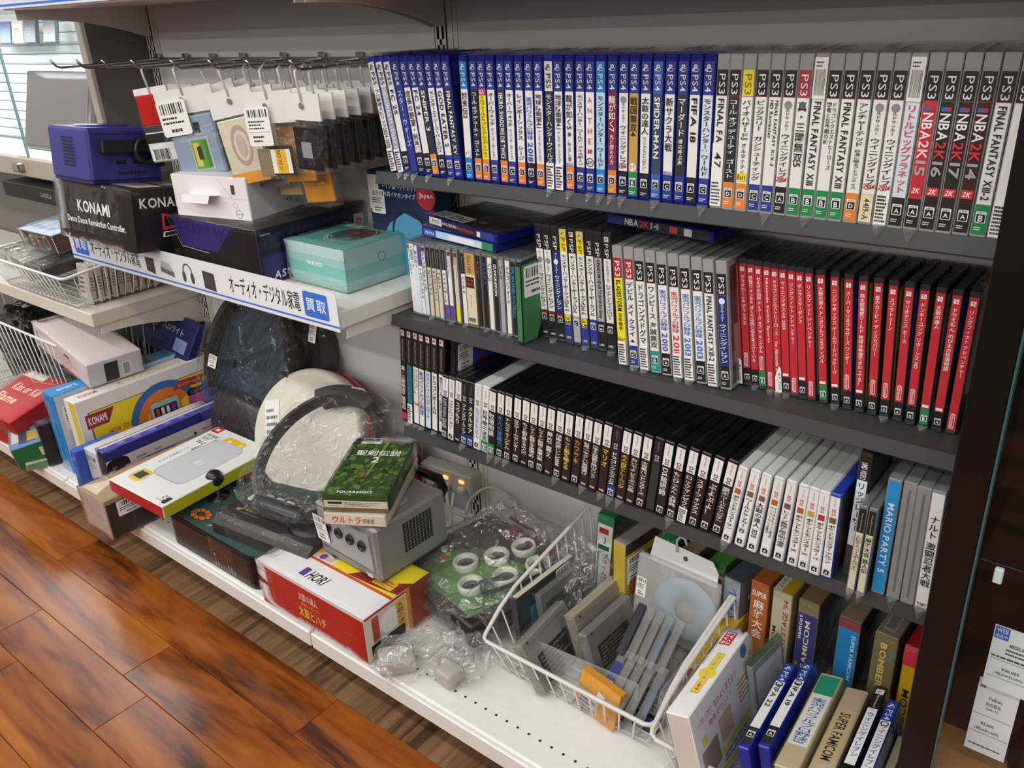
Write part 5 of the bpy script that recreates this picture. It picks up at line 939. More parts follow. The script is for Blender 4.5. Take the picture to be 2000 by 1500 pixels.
# ------ power strip, plugs and cables
ps = thing('power_strip', 'grey-white power strip with three glowing orange switches at the panel', 'power strip', TR(-0.045, -0.022, 0.195, 5))
MB().cbox(-0.066, 0.066, -0.02, 0.015, 0.0, 0.046, mat('#b9b3a8', 0.45), 0.003).build('strip_body', ps)
for x in (-0.045, -0.005, 0.035):
    m = mat('#ff5a2a', 0.3); 
    e = bpy.data.materials.new('lit_orange_neon'); e.use_nodes = True; bs = e.node_tree.nodes['Principled BSDF']; bs.inputs['Base Color'].default_value = (0.9, 0.25, 0.08, 1); bs.inputs['Emission Color'].default_value = (1, 0.28, 0.08, 1); bs.inputs['Emission Strength'].default_value = 2.2
    MB().cbox(x, x + 0.013, -0.023, -0.019, 0.026, 0.034, e, 0.0015).build('lit_switch', ps)
    MB().cbox(x - 0.002, x + 0.018, -0.030, -0.019, 0.004, 0.019, mat('#c4beb4', 0.45), 0.003).build('plug', ps)
CAB = mat('#bdb8ac', 0.45)
for k, (lab, pts) in enumerate([('pale cable arching up beside the slotted upright', [(0.02, -0.06, 0.15), (0.03, -0.05, 0.20), (0.07, -0.035, 0.235), (0.115, -0.03, 0.225), (0.125, -0.03, 0.18), (0.12, -0.05, 0.14)]),
        ('pale cable running from the strip behind the silver console', [(-0.03, -0.055, 0.205), (0.0, -0.08, 0.185), (0.04, -0.09, 0.19), (0.08, -0.07, 0.17), (0.10, -0.06, 0.14)]), ('pale cable coiled low behind the silver console', [(-0.01, -0.055, 0.205), (0.02, -0.10, 0.165), (0.06, -0.12, 0.155), (0.1, -0.1, 0.14)])]):
    # smooth the path
    P = [Vector(q) for q in pts]; out = []
    for i in range(len(P) - 1):
        a, b_, c, d = P[max(i - 1, 0)], P[i], P[i + 1], P[min(i + 2, len(P) - 1)]
        for s_ in range(6):
            u = s_ / 6; out.append(0.5 * ((2 * b_) + (c - a) * u + (2 * a - 5 * b_ + 4 * c - d) * u * u + (-a + 3 * b_ - 3 * c + d) * u ** 3))
    out.append(P[-1]); tag(MB().tube(out, 0.0032, CAB, 8).build('power_cable'), lab, 'cable', 'cables at the power strip')
# ------ ringed controller in crumpled bag
rc = thing('ringed_controller', 'black slab controller with green plate and six white rings, bagged', 'game controller', TR(0.188, -0.192, 0.150, -14, 3, -3))
MB().cbox(-0.13, 0.125, -0.115, 0.115, 0.0, 0.048, mat('#1c1a1a', 0.35, 0, 0.1), 0.008, 2).build('slab', rc)
p = Print(); p.poly([(-0.06, -0.10), (0.105, -0.10), (0.11, -0.01), (0.06, 0.05), (-0.045, 0.02), (-0.09, -0.04)], '#4c7a38'); p.poly([(-0.04, -0.09), (0.03, -0.09), (0.06, 0.0), (-0.03, 0.0)], '#6a9a52'); p.disc(-0.065, -0.035, 0.012, '#d8703a').disc(-0.058, -0.03, 0.008, '#3a9a4a').disc(-0.07, -0.028, 0.006, '#c8b83a'); p.build('green_plate', rc, (0, 0, 0.0483), (1, 0, 0), (0, 1, 0))
for x, y in ((-0.015, -0.025), (0.045, -0.055), (0.01, 0.025), (0.07, 0.0), (0.025, 0.075), (0.085, 0.06)):
    rg = MB().lathe([(0.0215, 0.0), (0.0235, 0.010), (0.0215, 0.014), (0.0175, 0.013), (0.017, 0.002), (0.0001, 0.0015)], [mat('#d9dccb', 0.35)][0], 24).build('button_ring', rc, TR(x, y, 0.0485))
    MB().lathe([(0.0165, 0.002), (0.015, 0.006), (0.0001, 0.007)], mat('#1c1d1f', 0.1), 20).build('button_cap', rg)
for k in range(3): MB().cbox(-0.05 + k * 0.05, -0.02 + k * 0.05, 0.085, 0.11, 0.046, 0.058, mat('#6a2420', 0.4), 0.004).build('red_part', rc)
b = MB(); b.tube([(0.09, 0.0, 0.05), (0.075, -0.02, 0.066), (0.06, -0.045, 0.064), (0.085, -0.06, 0.06), (0.1, -0.02, 0.062), (0.115, 0.05, 0.06), (0.02, 0.105, 0.07), (-0.06, 0.11, 0.065)], 0.0035, BLACK, 8); b.build('cable', rc)
rumple('clear_bag', rc, [(0, 0, -0.004, 0.125, 0.112), (0, 0, 0.02, 0.136, 0.123), (0, 0, 0.05, 0.134, 0.122), (0, 0.02, 0.068, 0.120, 0.105), (0.0, 0.06, 0.085, 0.08, 0.06), (0.0, 0.085, 0.104, 0.06, 0.03)], None, jitter=0.008, seed=9, mat_=CRUMP)
rumple('bag_tail', rc, [(0.13, 0.09, 0.01, 0.06, 0.05), (0.14, 0.10, 0.06, 0.055, 0.045), (0.15, 0.11, 0.10, 0.03, 0.02)], None, jitter=0.009, seed=10, mat_=CRUMP)
# ------ two bagged adapters at the deck edge
def adapter(label, M, w, d, h, seed, dark=False):
    t = thing('bagged_adapter', label, 'bag', M)
    MB().cbox(-w / 2, w / 2, -d / 2, d / 2, 0.002, h, mat('#b3ada4', 0.45), 0.006, 2).build('adapter', t)
    MB().tube([(0, d / 2, h / 2), (0.01, d / 2 + 0.02, h / 2), (-0.01, d / 2 + 0.05, h / 2 + 0.004), (0.012, d / 2 + 0.08, h / 2)], 0.0024, mat('#a9a49c', 0.5), 8).build('cord', t)
    rumple('clear_bag', t, [(0, 0.03, 0.001, w * 0.8, d * 1.0), (0, 0.035, h * 0.5, w * 1.0, d * 1.25), (0, 0.045, h * 1.1, w * 0.85, d * 1.1), (0.0, 0.07, h * 1.5, w * 0.45, d * 0.6)], None, jitter=0.010, seed=seed, mat_=CRUMP)
adapter('clear bag with rounded white adapter at the red carton corner', TR(0.192, -0.418, DZ + 0.002, -38), 0.045, 0.058, 0.030, 21)
adapter('clear bag with square pale adapter below the ringed controller', TR(0.283, -0.392, DZ + 0.002, -4), 0.036, 0.036, 0.030, 22)

# ================================================================== single discs and flat cases on the middle shelf
t = thing('disc_box', 'wide tan and cream disc box between the thin disc cases', 'game case', TR(0.1645, -0.153, 0.6256))
MB().cbox(-0.0118, 0.0118, 0, 0.142, 0, 0.125, mat('#6f7070', 0.2), 0.001).build('case_shell', t)
p = Print(); p.rect(-0.0108, 0.088, 0.0216, 0.034, '#c89a58').rect(-0.0108, 0.006, 0.0216, 0.082, '#ddd2b0').text('SEGASATURN', -0.004, 0.091, 0.008, 0.028, '#3a2a14', True, rot=-90).rect(-0.0085, 0.066, 0.017, 0.018, '#1c1414').text('FIGHTING', -0.0075, 0.077, 0.015, 0.004, '#c8443a', True).text('FORCE', -0.0075, 0.069, 0.015, 0.006, '#c8443a', True).vtext('オリジナル', 0, 0.055, 0.03, 0.004, '#6a624a').rect(-0.007, 0.009, 0.014, 0.007, '#3a6a8a').rect(-0.007, 0.009, 0.014, 0.003, '#b07a3a'); p.build('spine_sleeve', t, (0, -0.0002, 0), (1, 0, 0), (0, 0, 1))
t = thing('disc_case', 'green-covered disc case with white price sticker facing outwards', 'game case', TR(0.2755, -0.170, 0.6256, -5))
MB().cbox(-0.0055, 0.0055, 0, 0.135, 0, 0.125, mat('#23302a', 0.2), 0.001).build('case_shell', t)
p = Print(); p.rect(0.002, 0.002, 0.128, 0.121, '#3f7f4d').poly([(0.03, 0.002), (0.11, 0.002), (0.10, 0.05), (0.075, 0.062), (0.055, 0.055)], '#1e2022').disc(0.074, 0.078, 0.010, '#b08a72', 0.014).poly([(0.068, 0.03), (0.08, 0.03), (0.076, 0.06), (0.072, 0.06)], '#c8ccd4').price(0.006, 0.072, 0.05, 0.048); p.build('cover_sheet', t, (0.0056, 0, 0), (0, 1, 0), (0, 0, 1))
p = Print(); p.rect(-0.0045, 0.004, 0.009, 0.117, '#3f7f4d'); p.build('spine_sleeve', t, (0, -0.0002, 0), (1, 0, 0), (0, 0, 1))
# right cover of the last tall black case on the lowest shelf
t = thing('tall_game_case', 'tall black case with blue sports cover and price sticker facing outwards', 'game case', TR(0.1035, -0.160, 0.4133, 0, 0, 6))
MB().cbox(-0.006, 0.006, 0, 0.135, 0, 0.19, mat('#151517', 0.25), 0.0015).build('case_shell', t)
p = Print(); p.rect(0.003, 0.004, 0.128, 0.182, '#3a459a').poly([(0.003, 0.004), (0.131, 0.004), (0.131, 0.07), (0.003, 0.095)], '#58863f').disc(0.085, 0.07, 0.036, '#b9b4b0').text('K', 0.074, 0.06, 0.02, 0.022, '#8a4a3a').rect(0.03, 0.165, 0.1, 0.02, '#16161a').text('PlayStation 2', 0.045, 0.170, 0.08, 0.011, '#a8a8b0').disc(0.07, 0.125, 0.012, '#8a2a2a').disc(0.1, 0.13, 0.012, '#3a4a9a').disc(0.12, 0.115, 0.01, '#c8a03a').price(0.006, 0.125, 0.038, 0.05); p.build('cover_sheet', t, (0.0061, 0, 0), (0, 1, 0), (0, 0, 1))
def flatcase(label, M, spine, sp_ops, top, top_ops):
    t = thing('game_case', label, 'game case', M, 'cases lying flat on the middle shelf row')
    MB().cbox(-0.0855, 0.0855, 0, 0.135, 0, 0.0145, mat('#16237f', 0.18), 0.0014).build('case_shell', t)
    p = Print(); p.rect(-0.08, 0.0015, 0.16, 0.0115, spine)
    for op, *a in sp_ops:
        kw = a.pop() if isinstance(a[-1], dict) else {}
        getattr(p, op)(*a, **kw)
    p.build('spine_sleeve', t, (0, -0.0002, 0), (1, 0, 0), (0, 0, 1))
    p = Print(); p.rect(-0.083, 0.004, 0.166, 0.128, top)
    for op, *a in top_ops: getattr(p, op)(*a)
    p.build('cover_sheet', t, (0, 0, 0.0146), (1, 0, 0), (0, 1, 0))
    b = MB(); b.box(-0.092, 0.095, -0.0015, 0.136, -0.0012, 0.0158, WRAP); b.build('clear_bag', t); return t
flatcase('dark flat case with numbered white sticker, upper one lying on the discs', TR(0.135, -0.135, 0.7715, -9, 0, 2.5), '#1c1a1e', [('rect', -0.08, 0.0015, 0.032, 0.0115, '#e8e6e2'), ('text', 'PS5', -0.072, 0.004, 0.018, 0.006, '#55555a'), ('text', 'MARVEL SPIDER-MAN', -0.046, 0.005, 0.036, 0.005, '#d8d0cc', {'bold': True}), ('rect', -0.008, 0.005, 0.04, 0.004, '#8a2a2a'), ('rect', 0.048, 0.0015, 0.032, 0.0115, '#2b3a8f'), ('rrect', 0.04, 0.003, 0.008, 0.0085, 0.001, '#e8e8e8')], '#2b2a2a', [('rect', -0.083, 0.006, 0.082, 0.030, '#d9d8d2'), ('text', '23', -0.045, 0.012, 0.022, 0.018, '#1a1a1a', True), ('lines', -0.08, 0.01, 0.03, 0.022, 4, '#333'), ('lines', -0.02, 0.01, 0.018, 0.015, 2, '#333'), ('disc', 0.02, 0.03, 0.01, '#7a6a3a', 0.005), ('rect', 0.05, 0.008, 0.028, 0.02, '#3c3b3b')])
flatcase('blue and white flat case beneath the dark one, lying on the discs', TR(0.128, -0.137, 0.7545, -5, 0, 1.5), '#bcd4ea', [('rect', -0.08, 0.0015, 0.03, 0.0115, '#3a55b0'), ('text', 'PSVITA', -0.076, 0.004, 0.022, 0.005, '#dfe6f4', {'bold': True}), ('rect', -0.02, 0.003, 0.06, 0.008, '#e8eef2'), ('rect', 0.056, 0.0015, 0.024, 0.0115, '#2a8a5a'), ('rect', 0.044, 0.003, 0.01, 0.008, '#d8e4dc')], '#5a6a8a', [('rect', -0.08, 0.01, 0.1, 0.05, '#8a9ab0')])
flatcase('flat case with black and red lettered spine on the handheld cases', TR(0.475, -0.118, 0.8100, -4, 0, 1.5), '#2a2426', [('text', 'NBA', -0.052, 0.003, 0.022, 0.009, '#e8e6e6', {'bold': True}), ('text', '2K', -0.028, 0.003, 0.016, 0.009, '#d04a34', {'bold': True}), ('text', '14', -0.010, 0.003, 0.014, 0.009, '#a8a6a6', {'bold': True}), ('rect', 0.020, 0.003, 0.012, 0.0085, '#c8503a'), ('rrect', 0.042, 0.0025, 0.012, 0.0095, 0.001, '#dcdcdc'), ('rect', -0.08, 0.0015, 0.024, 0.0115, '#23357a')], '#1f2330', [('rect', -0.07, 0.02, 0.1, 0.09, '#3a2626')])

# ================================================================== boxed cartridges standing at the back of the deck
def cartbox(label, x, dims, cols, prints, rz=0, y=None, ry=0):
    w, d, h = dims; yy = (-0.122 if y is None else y) + d / 2
    carton('cartridge_box', label, dims, TR(x, yy, DZ, rz, 0, ry), cols, prints, wrap=True, group='boxed cartridges at the back of the deck')
SW, SD, SH = 0.030, 0.105, 0.19
cartbox('white cartridge box with green cap and green spine stripe', 0.366, (0.030, 0.10, 0.19), ['#dcdad2', '#4a5450', '#dcdad2', '#c8c6be', '#1f7a44'], {'front': [('rect', 0, 0.90, 1, 0.1, '#1f7a44'), ('rect', 0.12, 0.80, 0.6, 0.06, '#a82a2c'), ('text', 'J', 0.3, 0.70, 0.4, 0.07, '#1c1c1c', {'bold': True}), ('rect', 0.12, 0.63, 0.7, 0.05, '#1f5a38'), ('rect', 0.1, 0.0, 0.12, 0.6, '#2a8a50'), ('vtext', 'プライムゴール2', 0.6, 0.60, 0.56, 0.4, '#26262a')], 'right': [('lines', 0.1, 0.2, 0.8, 0.7, 12, '#6a7a70')]}, 4, -0.100, 4)
cartbox('yellow cartridge box with green lettering and price sticker', 0.437, (0.026, 0.095, 0.175), ['#c8a83a', '#c0a028', '#b8982a', '#b8982a', '#8a8a84'], {'right': [('rect', 0, 0.88, 1, 0.12, '#2a2a2a'), ('rect', 0.6, 0.1, 0.2, 0.7, '#2c4a1c'), ('vtext', 'どうぶつ', 0.7, 0.78, 0.6, 0.16, '#b8c84a'), ('price', 0.04, 0.55, 0.42, 0.3), ('rect', 0.1, 0.42, 0.4, 0.16, '#b0602a')]}, -8, -0.135)
cartbox('white cartridge box with green cap and red and black lettering', 0.502, (0.027, SD, SH), ['#dedcd4', '#26262a', '#dedcd4', '#cfcdc6', '#2a8a4a'], {'front': [('rect', 0, 0.90, 1, 0.1, '#2a8a4a'), ('text', 'namcot', 0.08, 0.68, 0.2, 0.2, '#c0303a', {'rot': 90, 'bold': True}), ('rect', 0.08, 0.0, 0.2, 0.66, '#2a8a4a'), ('text', 'SUPER FAMICOM', 0.4, 0.1, 0.24, 0.76, '#2a2a2c', {'rot': 90, 'bold': True}), ('text', 'SHVC-FA', 0.75, 0.62, 0.1, 0.2, '#6a6a6a', {'rot': 90})]}, 0, -0.104)
cartbox('dull gold cartridge box with script lettering', 0.547, (0.030, SD, 0.178), ['#8a7a4a', '#4a4028', '#8a7a4a', '#6a5c38', '#9a8a5a'], {'front': [('text', 'TimeRush', 0.3, 0.2, 0.45, 0.7, '#d8c88a', {'rot': 90, 'bold': True})]}, -6, -0.092, -3)
cartbox('cream cartridge box with large red seventeen and green cap', 0.585, (0.029, SD, 0.175), ['#ddd8ca', '#3a6a34', '#ddd8ca', '#cfcabc', '#4a8a3a'], {'front': [('rect', 0, 0.88, 1, 0.12, '#4a8a3a'), ('text', 'SHVC-UX', 0.1, 0.9, 0.8, 0.05, '#d8e4c8', {'bold': True}), ('text', '17', 0.15, 0.6, 0.7, 0.24, '#b0242c', {'bold': True, 'rot': 0}), ('vtext', '信長', 0.5, 0.55, 0.4, 0.4, '#5a4a4a')]}, -6, -0.094)
cartbox('silver cartridge box with blue brush lettering', 0.621, (0.030, SD, 0.170), ['#9aa0a8', '#7a8088', '#8a9098', '#8a9098', '#4a4e54'], {'front': [('text', 'バトル', 0.3, 0.5, 0.5, 0.4, '#2a4ab0', {'rot': 90, 'bold': True})]}, -8, -0.112)
cartbox('orange-brown cartridge box with large white kanji', 0.663, (0.028, SD, SH), ['#b0622a', '#8a4a20', '#b0622a', '#a05a28', '#a85a24'], {'front': [('text', 'SUPER', 0.1, 0.87, 0.8, 0.05, '#f0e8dc', {'bold': True}), ('vtext', '麻雀大会', 0.5, 0.84, 0.6, 0.62, '#f0ece4')]}, -3, -0.122)
cartbox('champagne cartridge box with red lettering and yellow top', 0.6965, (0.029, SD, SH), ['#bdb49c', '#8a8068', '#b0a68c', '#b0a68c', '#b8962a'], {'front': [('text', 'SUPER FAMICOM', 0.12, 0.05, 0.2, 0.62, '#2e2c28', {'rot': 90, 'bold': True}), ('text', 'スーパーファミコン', 0.37, 0.05, 0.08, 0.4, '#4a4640', {'rot': 90}), ('text', "EXCITE STAGE '94", 0.58, 0.36, 0.28, 0.58, '#a82a24', {'rot': 90, 'bold': True, 'slant': .2}), ('text', 'J.LEAGUE', 0.62, 0.1, 0.14, 0.22, '#5a564a', {'rot': 90, 'bold': True})], 'top': [('rect', 0, 0.0, 0.4, 1, '#c8c4b4'), ('text', 'J.LEAGUE', 0.1, 0.1, 0.2, 0.6, '#3a3a3a', {'rot': 90})]}, -2, -0.124)
cartbox('violet cartridge box with gold ends and cream lettering', 0.734, (0.029, SD, SH), ['#3a3878', '#4a3a3a', '#6a5c40', '#6a5c40', '#7a6c48'], {'front': [('rect', 0, 0.88, 1, 0.12, '#84754e'), ('rect', 0.1, 0.02, 0.14, 0.4, '#8a7a44'), ('text', 'namcot', 0.1, 0.64, 0.16, 0.22, '#e4dcc0', {'rot': 90, 'bold': True}), ('text', 'SUPER FAMICOM', 0.4, 0.06, 0.26, 0.76, '#e4d8a8', {'rot': 90, 'bold': True}), ('text', 'スーパーファミコン', 0.72, 0.05, 0.1, 0.44, '#b8b0a0', {'rot': 90})]}, -2, -0.122)
cartbox('bright blue cartridge box with maroon band at the top', 0.7905, (0.029, SD, 0.186), ['#1f7fb8', '#2c2c30', '#1f7fb8', '#1f7fb8', '#8a7a60'], {'front': [('rect', 0, 0.91, 1, 0.09, '#8a3a48'), ('text', 'SUPER FAMICOM', 0.66, 0.45, 0.18, 0.42, '#c8e0ec', {'rot': -90, 'bold': True}), ('rect', 0.08, 0.04, 0.4, 0.2, '#8a8a4a')]}, -2, -0.122)
cartbox('gold-brown cartridge box with crossed label and barcode top', 0.840, (0.030, SD, 0.186), ['#7a6c42', '#4a4230', '#7a6c42', '#6a5c38', '#8a8068'], {'front': [('text', 'BOMBER', 0.3, 0.52, 0.28, 0.4, '#d8c46a', {'rot': -90, 'bold': True}), ('text', '2', 0.6, 0.76, 0.3, 0.12, '#3a8a8a', {'bold': True}), ('rect', 0.15, 0.08, 0.6, 0.3, '#5a5040')], 'top': [('rect', 0.2, 0.1, 0.5, 0.6, '#a8a8a0'), ('bars', 0.25, 0.15, 0.4, 0.5)]}, -3, -0.125)
cartbox('yellow cartridge box with red cap beside the dark post', 0.8775, (0.030, SD, 0.18), ['#c8a01e', '#a8861a', '#c8a01e', '#c8a01e', '#b81f24'], {'front': [('rect', 0, 0.82, 1, 0.18, '#c8323a'), ('text', 'FAMICOM', 0.2, 0.1, 0.3, 0.5, '#26241c', {'rot': 90, 'bold': True})]}, -3, -0.122)

# ================================================================== wire baskets
WIRE = mat('#dedcd6', 0.35, 0, 0, name='white_coated_wire')
def lerp(a, b_, u): return a + (b_ - a) * u
def basket(label, x0, x1, y0, y1, zb, fz, sz, bz, inset=0.018, step=0.024, group=None):
    """open wire basket: front rim height fz, shoulder sz, back rim bz; floor smaller by inset"""
    t = thing('wire_basket', label, 'basket', (0, 0, 0), group)
    ys = y0 + 0.07; ym = y0 + (y1 - y0) * 0.25
    def rimz(y): return fz if y <= y0 + 0.01 else (lerp(fz, sz, (y - y0 - 0.01) / (ys - y0 - 0.01)) if y < ys else lerp(sz, bz, (y - ys) / (y1 - ys)))
    r = 0.012
    loop = [(x0 + r, y0, fz), (x1 - r, y0, fz), (x1 - r * .3, y0 + r * .3, fz), (x1, y0 + r, rimz(y0 + r)), (x1, ys - 0.02, rimz(ys - 0.02)), (x1, ys + 0.02, rimz(ys + .02)), (x1, y1 - r, bz), (x1 - r, y1, bz), (x0 + r, y1, bz), (x0, y1 - r, bz), (x0, ys + 0.02, rimz(ys + .02)), (x0, ys - 0.02, rimz(ys - 0.02)), (x0, y0 + r, rimz(y0 + r)), (x0 + r * .3, y0 + r * .3, fz)]
    MB().tube(loop, 0.0034, WIRE, 8, closed=True).build('rim', t)
    bx0, bx1, by0, by1 = x0 + inset, x1 - inset, y0 + inset, y1 - inset
    MB().tube([(bx0, by0, zb + 0.012), (bx1, by0, zb + 0.012), (bx1, by1, zb + 0.012), (bx0, by1, zb + 0.012)], 0.002, WIRE, 6, closed=True).build('lower_hoop', t)
    n = max(3, int((x1 - x0) / step))
    for i in range(1, n):
        u = i / n; xa = lerp(x0, x1, u); xb = lerp(bx0, bx1, u)
        MB().tube([(xa, y0 - 0.001, fz - 0.002), (xb, by0, zb + 0.006), (xb, by0 + 0.006, zb + 0.0016), (xb, by1 - 0.006, zb + 0.0016), (xb, by1, zb + 0.006), (xa, y1, bz)], 0.0014, WIRE, 5).build('wire', t)
    n = max(3, int((y1 - y0) / step))
    for i in range(1, n):
        u = i / n; ya = lerp(y0, y1, u); yb = lerp(by0, by1, u)
        MB().tube([(x0, ya, rimz(ya)), (bx0, yb, zb + 0.006), (bx0 + 0.006, yb, zb + 0.004), (bx1 - 0.006, yb, zb + 0.004), (bx1, yb, zb + 0.006), (x1, ya, rimz(ya))], 0.0014, WIRE, 5).build('wire', t)
    return t
basket('white wire basket holding grey cartridges and clear slim cases', 0.308, 0.612, -0.342, -0.012, DZ, 0.197, 0.238, 0.284)
basket('white wire basket holding white toy box and spine-up cases', 0.618, 0.902, -0.362, -0.012, DZ, 0.205, 0.235, 0.285)
BZ = DZ + 0.0065
GREYP = '#868480'
def slab(name, label, dims, M, col, prints=None, wrapb=True, grp='goods in the cartridge basket', cat='game cartridge', edge=0.003, m=None):
    t = thing(name, label, cat, M, grp); w, d, h = dims
    shl = MB().cbox(-w / 2, w / 2, -d / 2, d / 2, 0, h, m or mat(col, 0.42, 0, 0.05), edge).build('shell', t)
    for side, ops in (prints or {}).items():
        p = Print()
        fw, fh = {'right': (d, h), 'left': (d, h), 'front': (w, h), 'back': (w, h), 'top': (w, d)}[side]
        for op, *a in ops:
            kw = a.pop() if isinstance(a[-1], dict) else {}
            if op == 'text': p.text(a[0], a[1] * fw, a[2] * fh, a[3] * fw, a[4] * fh, a[5], **kw)
            elif op == 'lines': p.lines(a[0] * fw, a[1] * fh, a[2] * fw, a[3] * fh, a[4], a[5])
            elif op == 'price': p.price(a[0] * fw, a[1] * fh, a[2] * fw, a[3] * fh)
            elif op == 'disc': p.disc(a[0] * fw, a[1] * fh, a[2] * min(fw, fh), a[3])
            else: p.rect(a[0] * fw, a[1] * fh, a[2] * fw, a[3] * fh, a[4])
        p.build(side + '_label', shl, *face(dims, side))
    if wrapb:
        b = MB(); g = 0.0016; rnd = random.Random(int(w * 1e4 + d * 1e3)); bm = bmesh.new(); bmesh.ops.create_cube(bm, size=1); bmesh.ops.subdivide_edges(bm, edges=bm.edges[:], cuts=3, use_grid_fill=True)
        vs = [Vector((v.co.x * (w + 2 * g) + rnd.uniform(-g, g), v.co.y * (d + 2 * g) + rnd.uniform(-g, g), (v.co.z + .5) * (h + 2 * g) - g * .5 + rnd.uniform(0, g))) for v in bm.verts]
        fs = [[v.index for v in f.verts] for f in bm.faces]; bm.free(); b.add(vs, fs, BAG, False); b.build('clear_bag', t)
    return t
slab('disc_case', 'thin case with cream top edge and price tag against the wires', (0.011, 0.150, 0.105), TR(0.337, -0.206, BZ, -3, 0, -4), '#2c2c30', {'top': [('rect', 0.05, 0.02, 0.9, 0.96, '#d6d0b8')], 'right': [('rect', 0.06, 0.05, 0.88, 0.8, '#2a3a44'), ('rect', 0.2, 0.3, 0.5, 0.4, '#3a7a8a'), ('price', 0.66, 0.62, 0.24, 0.36)]}, cat='game case', edge=0.001)
slab('disc_case', 'clear thin case leaning behind the cream-edged one', (0.012, 0.13, 0.098), TR(0.362, -0.180, BZ, -3, 0, -8), '#6a6c6c', {'right': [('rect', 0.08, 0.1, 0.84, 0.7, '#3c4a4c')]}, cat='game case', edge=0.001)
CART = {'right': [('rect', 0.16, 0.10, 0.66, 0.52, '#26262a'), ('lines', 0.2, 0.14, 0.58, 0.44, 6, '#7a7874'), ('rect', 0.05, 0.86, 0.9, 0.03, '#7c7a76'), ('disc', 0.12, 0.93, 0.03, '#3a3a3a')]}
slab('game_cartridge', 'grey cartridge leaning over in a clear bag', (0.020, 0.128, 0.088), TR(0.414, -0.272, BZ, 4, 0, -30), GREYP, CART)
slab('game_cartridge', 'grey cartridge with yellowed top, standing tallest', (0.020, 0.128, 0.093), TR(0.440, -0.188, BZ, -2, 0, -17), '#8a8476', {**CART, 'top': [('rect', 0, 0, 1, 1, '#a89f86')]})
slab('game_cartridge', 'lower grey cartridge with black label before the yellowed one', (0.018, 0.124, 0.080), TR(0.466, -0.200, BZ, -2, 0, -17), '#7c7a78', CART)
slab('small_case', 'small orange-labelled case standing by the champagne wires', (0.050, 0.014, 0.092), TR(0.432, -0.088, BZ, -4, -4), '#a89a80', {'front': [('rect', 0.08, 0.5, 0.84, 0.42, '#c88a2a'), ('rect', 0.3, 0.45, 0.5, 0.2, '#d8cfc0'), ('lines', 0.12, 0.1, 0.7, 0.3, 4, '#6a624a')]}, cat='game case', edge=0.002)
t = thing('clear_disc_wallet', 'large frosted disc wallet with white paper header and hanger', 'game case', TR(0.530, -0.142, 0.166, -3, -9), 'goods in the cartridge basket')
MB().cbox(-0.072, 0.072, -0.006, 0.006, 0.0, 0.128, FROST, 0.003).build('frosted_shell', t)
MB().lathe([(0.02, 0), (0.056, 0), (0.056, 0.001), (0.02, 0.001), (0.02, 0)], mat('#9ab4bc', 0.25), 32).build('disc', t, Matrix.Translation((0.02, -0.001, 0.06)) @ Matrix.Rotation(math.pi / 2, 4, 'X'))
b = MB(); b.prism([(-0.058, 0.118), (0.062, 0.116), (0.062, 0.140), (0.050, 0.156), (-0.052, 0.160)], 'y', 0.0065, 0.0078, mat('#e6e6e4', 0.6)); b.build('paper_header', t)
MB().tube([(-0.01, 0.004, 0.150), (-0.010, 0.0, 0.172), (-0.004, -0.002, 0.180), (0.004, -0.002, 0.180), (0.008, -0.001, 0.170)], 0.002, HOOKPL, 6).build('hanger', t)
p = Print(); p.disc(0.005, 0.143, 0.0042, '#55565a'); p.build('hanger_hole', t, (0, 0.0063, 0), (1, 0, 0), (0, 0, 1))
p = Print(); p.price(-0.068, 0.055, 0.018, 0.034); p.build('price_sticker', t, (0, -0.0066, 0), (1, 0, 0), (0, 0, 1))
slim = [(0.500, 0.0, '#2a2c30', 'dark slim clear case, first of the fanned bundle'), (0.516, 1, None, 'slim clear case in the fanned bundle'), (0.532, 2, None, 'slim clear case in the fanned bundle'), (0.548, 3, None, 'slim clear case in the fanned bundle'), (0.566, 4, None, 'slim clear case in the fanned bundle')]
for row_, (yy, zz, lean, pit) in enumerate(((-0.196, 0.186, 14, 32), (-0.262, 0.144, 16, 26))):
    for i, (x, k, c, l) in enumerate(slim):
        lab = l if row_ == 0 else ('slim clear case with blue and white label near the basket front' if i == 0 else 'slim clear case in the lower fanned bundle')
        t = thing('slim_case', lab, 'game case', TR(x - 0.006 + 0.004 * row_, yy, zz, 2, pit, lean), 'fanned clear slim cases' if (i and c is None) else None)
        MB().cbox(-0.0065, 0.0065, -0.042, 0.042, 0.0, 0.062, mat(c, 0.2) if (c and row_ == 0) else JEWEL, 0.001).build('clear_shell', t)
        MB().cbox(-0.004, 0.004, -0.03, 0.03, 0.006, 0.040, mat(random.choice(['#5a5c60', '#3a4a7a', '#6a6254', '#4a4a4e']), 0.4), 0.001).build('cartridge', t)
        if row_ == 1 and i == 0:
            p = Print(); p.rect(-0.006, -0.01, 0.012, 0.03, '#22307a').rect(-0.006, -0.04, 0.012, 0.03, '#dcdce0'); p.build('paper_label', t, (0, 0, 0.0622), (1, 0, 0), (0, 1, 0))
t = thing('clear_sheet', 'clear blister sheet leaning on the basket front', 'packaging', TR(0.478, -0.300, BZ, 4, -6, 0), 'goods in the cartridge basket')
MB().cbox(-0.088, 0.082, -0.0015, 0.0015, 0, 0.066, JEWEL, 0.001).build('sheet', t)
p = Print(); p.lines(-0.08, 0.03, 0.04, 0.03, 5, '#8a7a74'); p.build('paper_print', t, (0, -0.0017, 0), (1, 0, 0), (0, 0, 1))
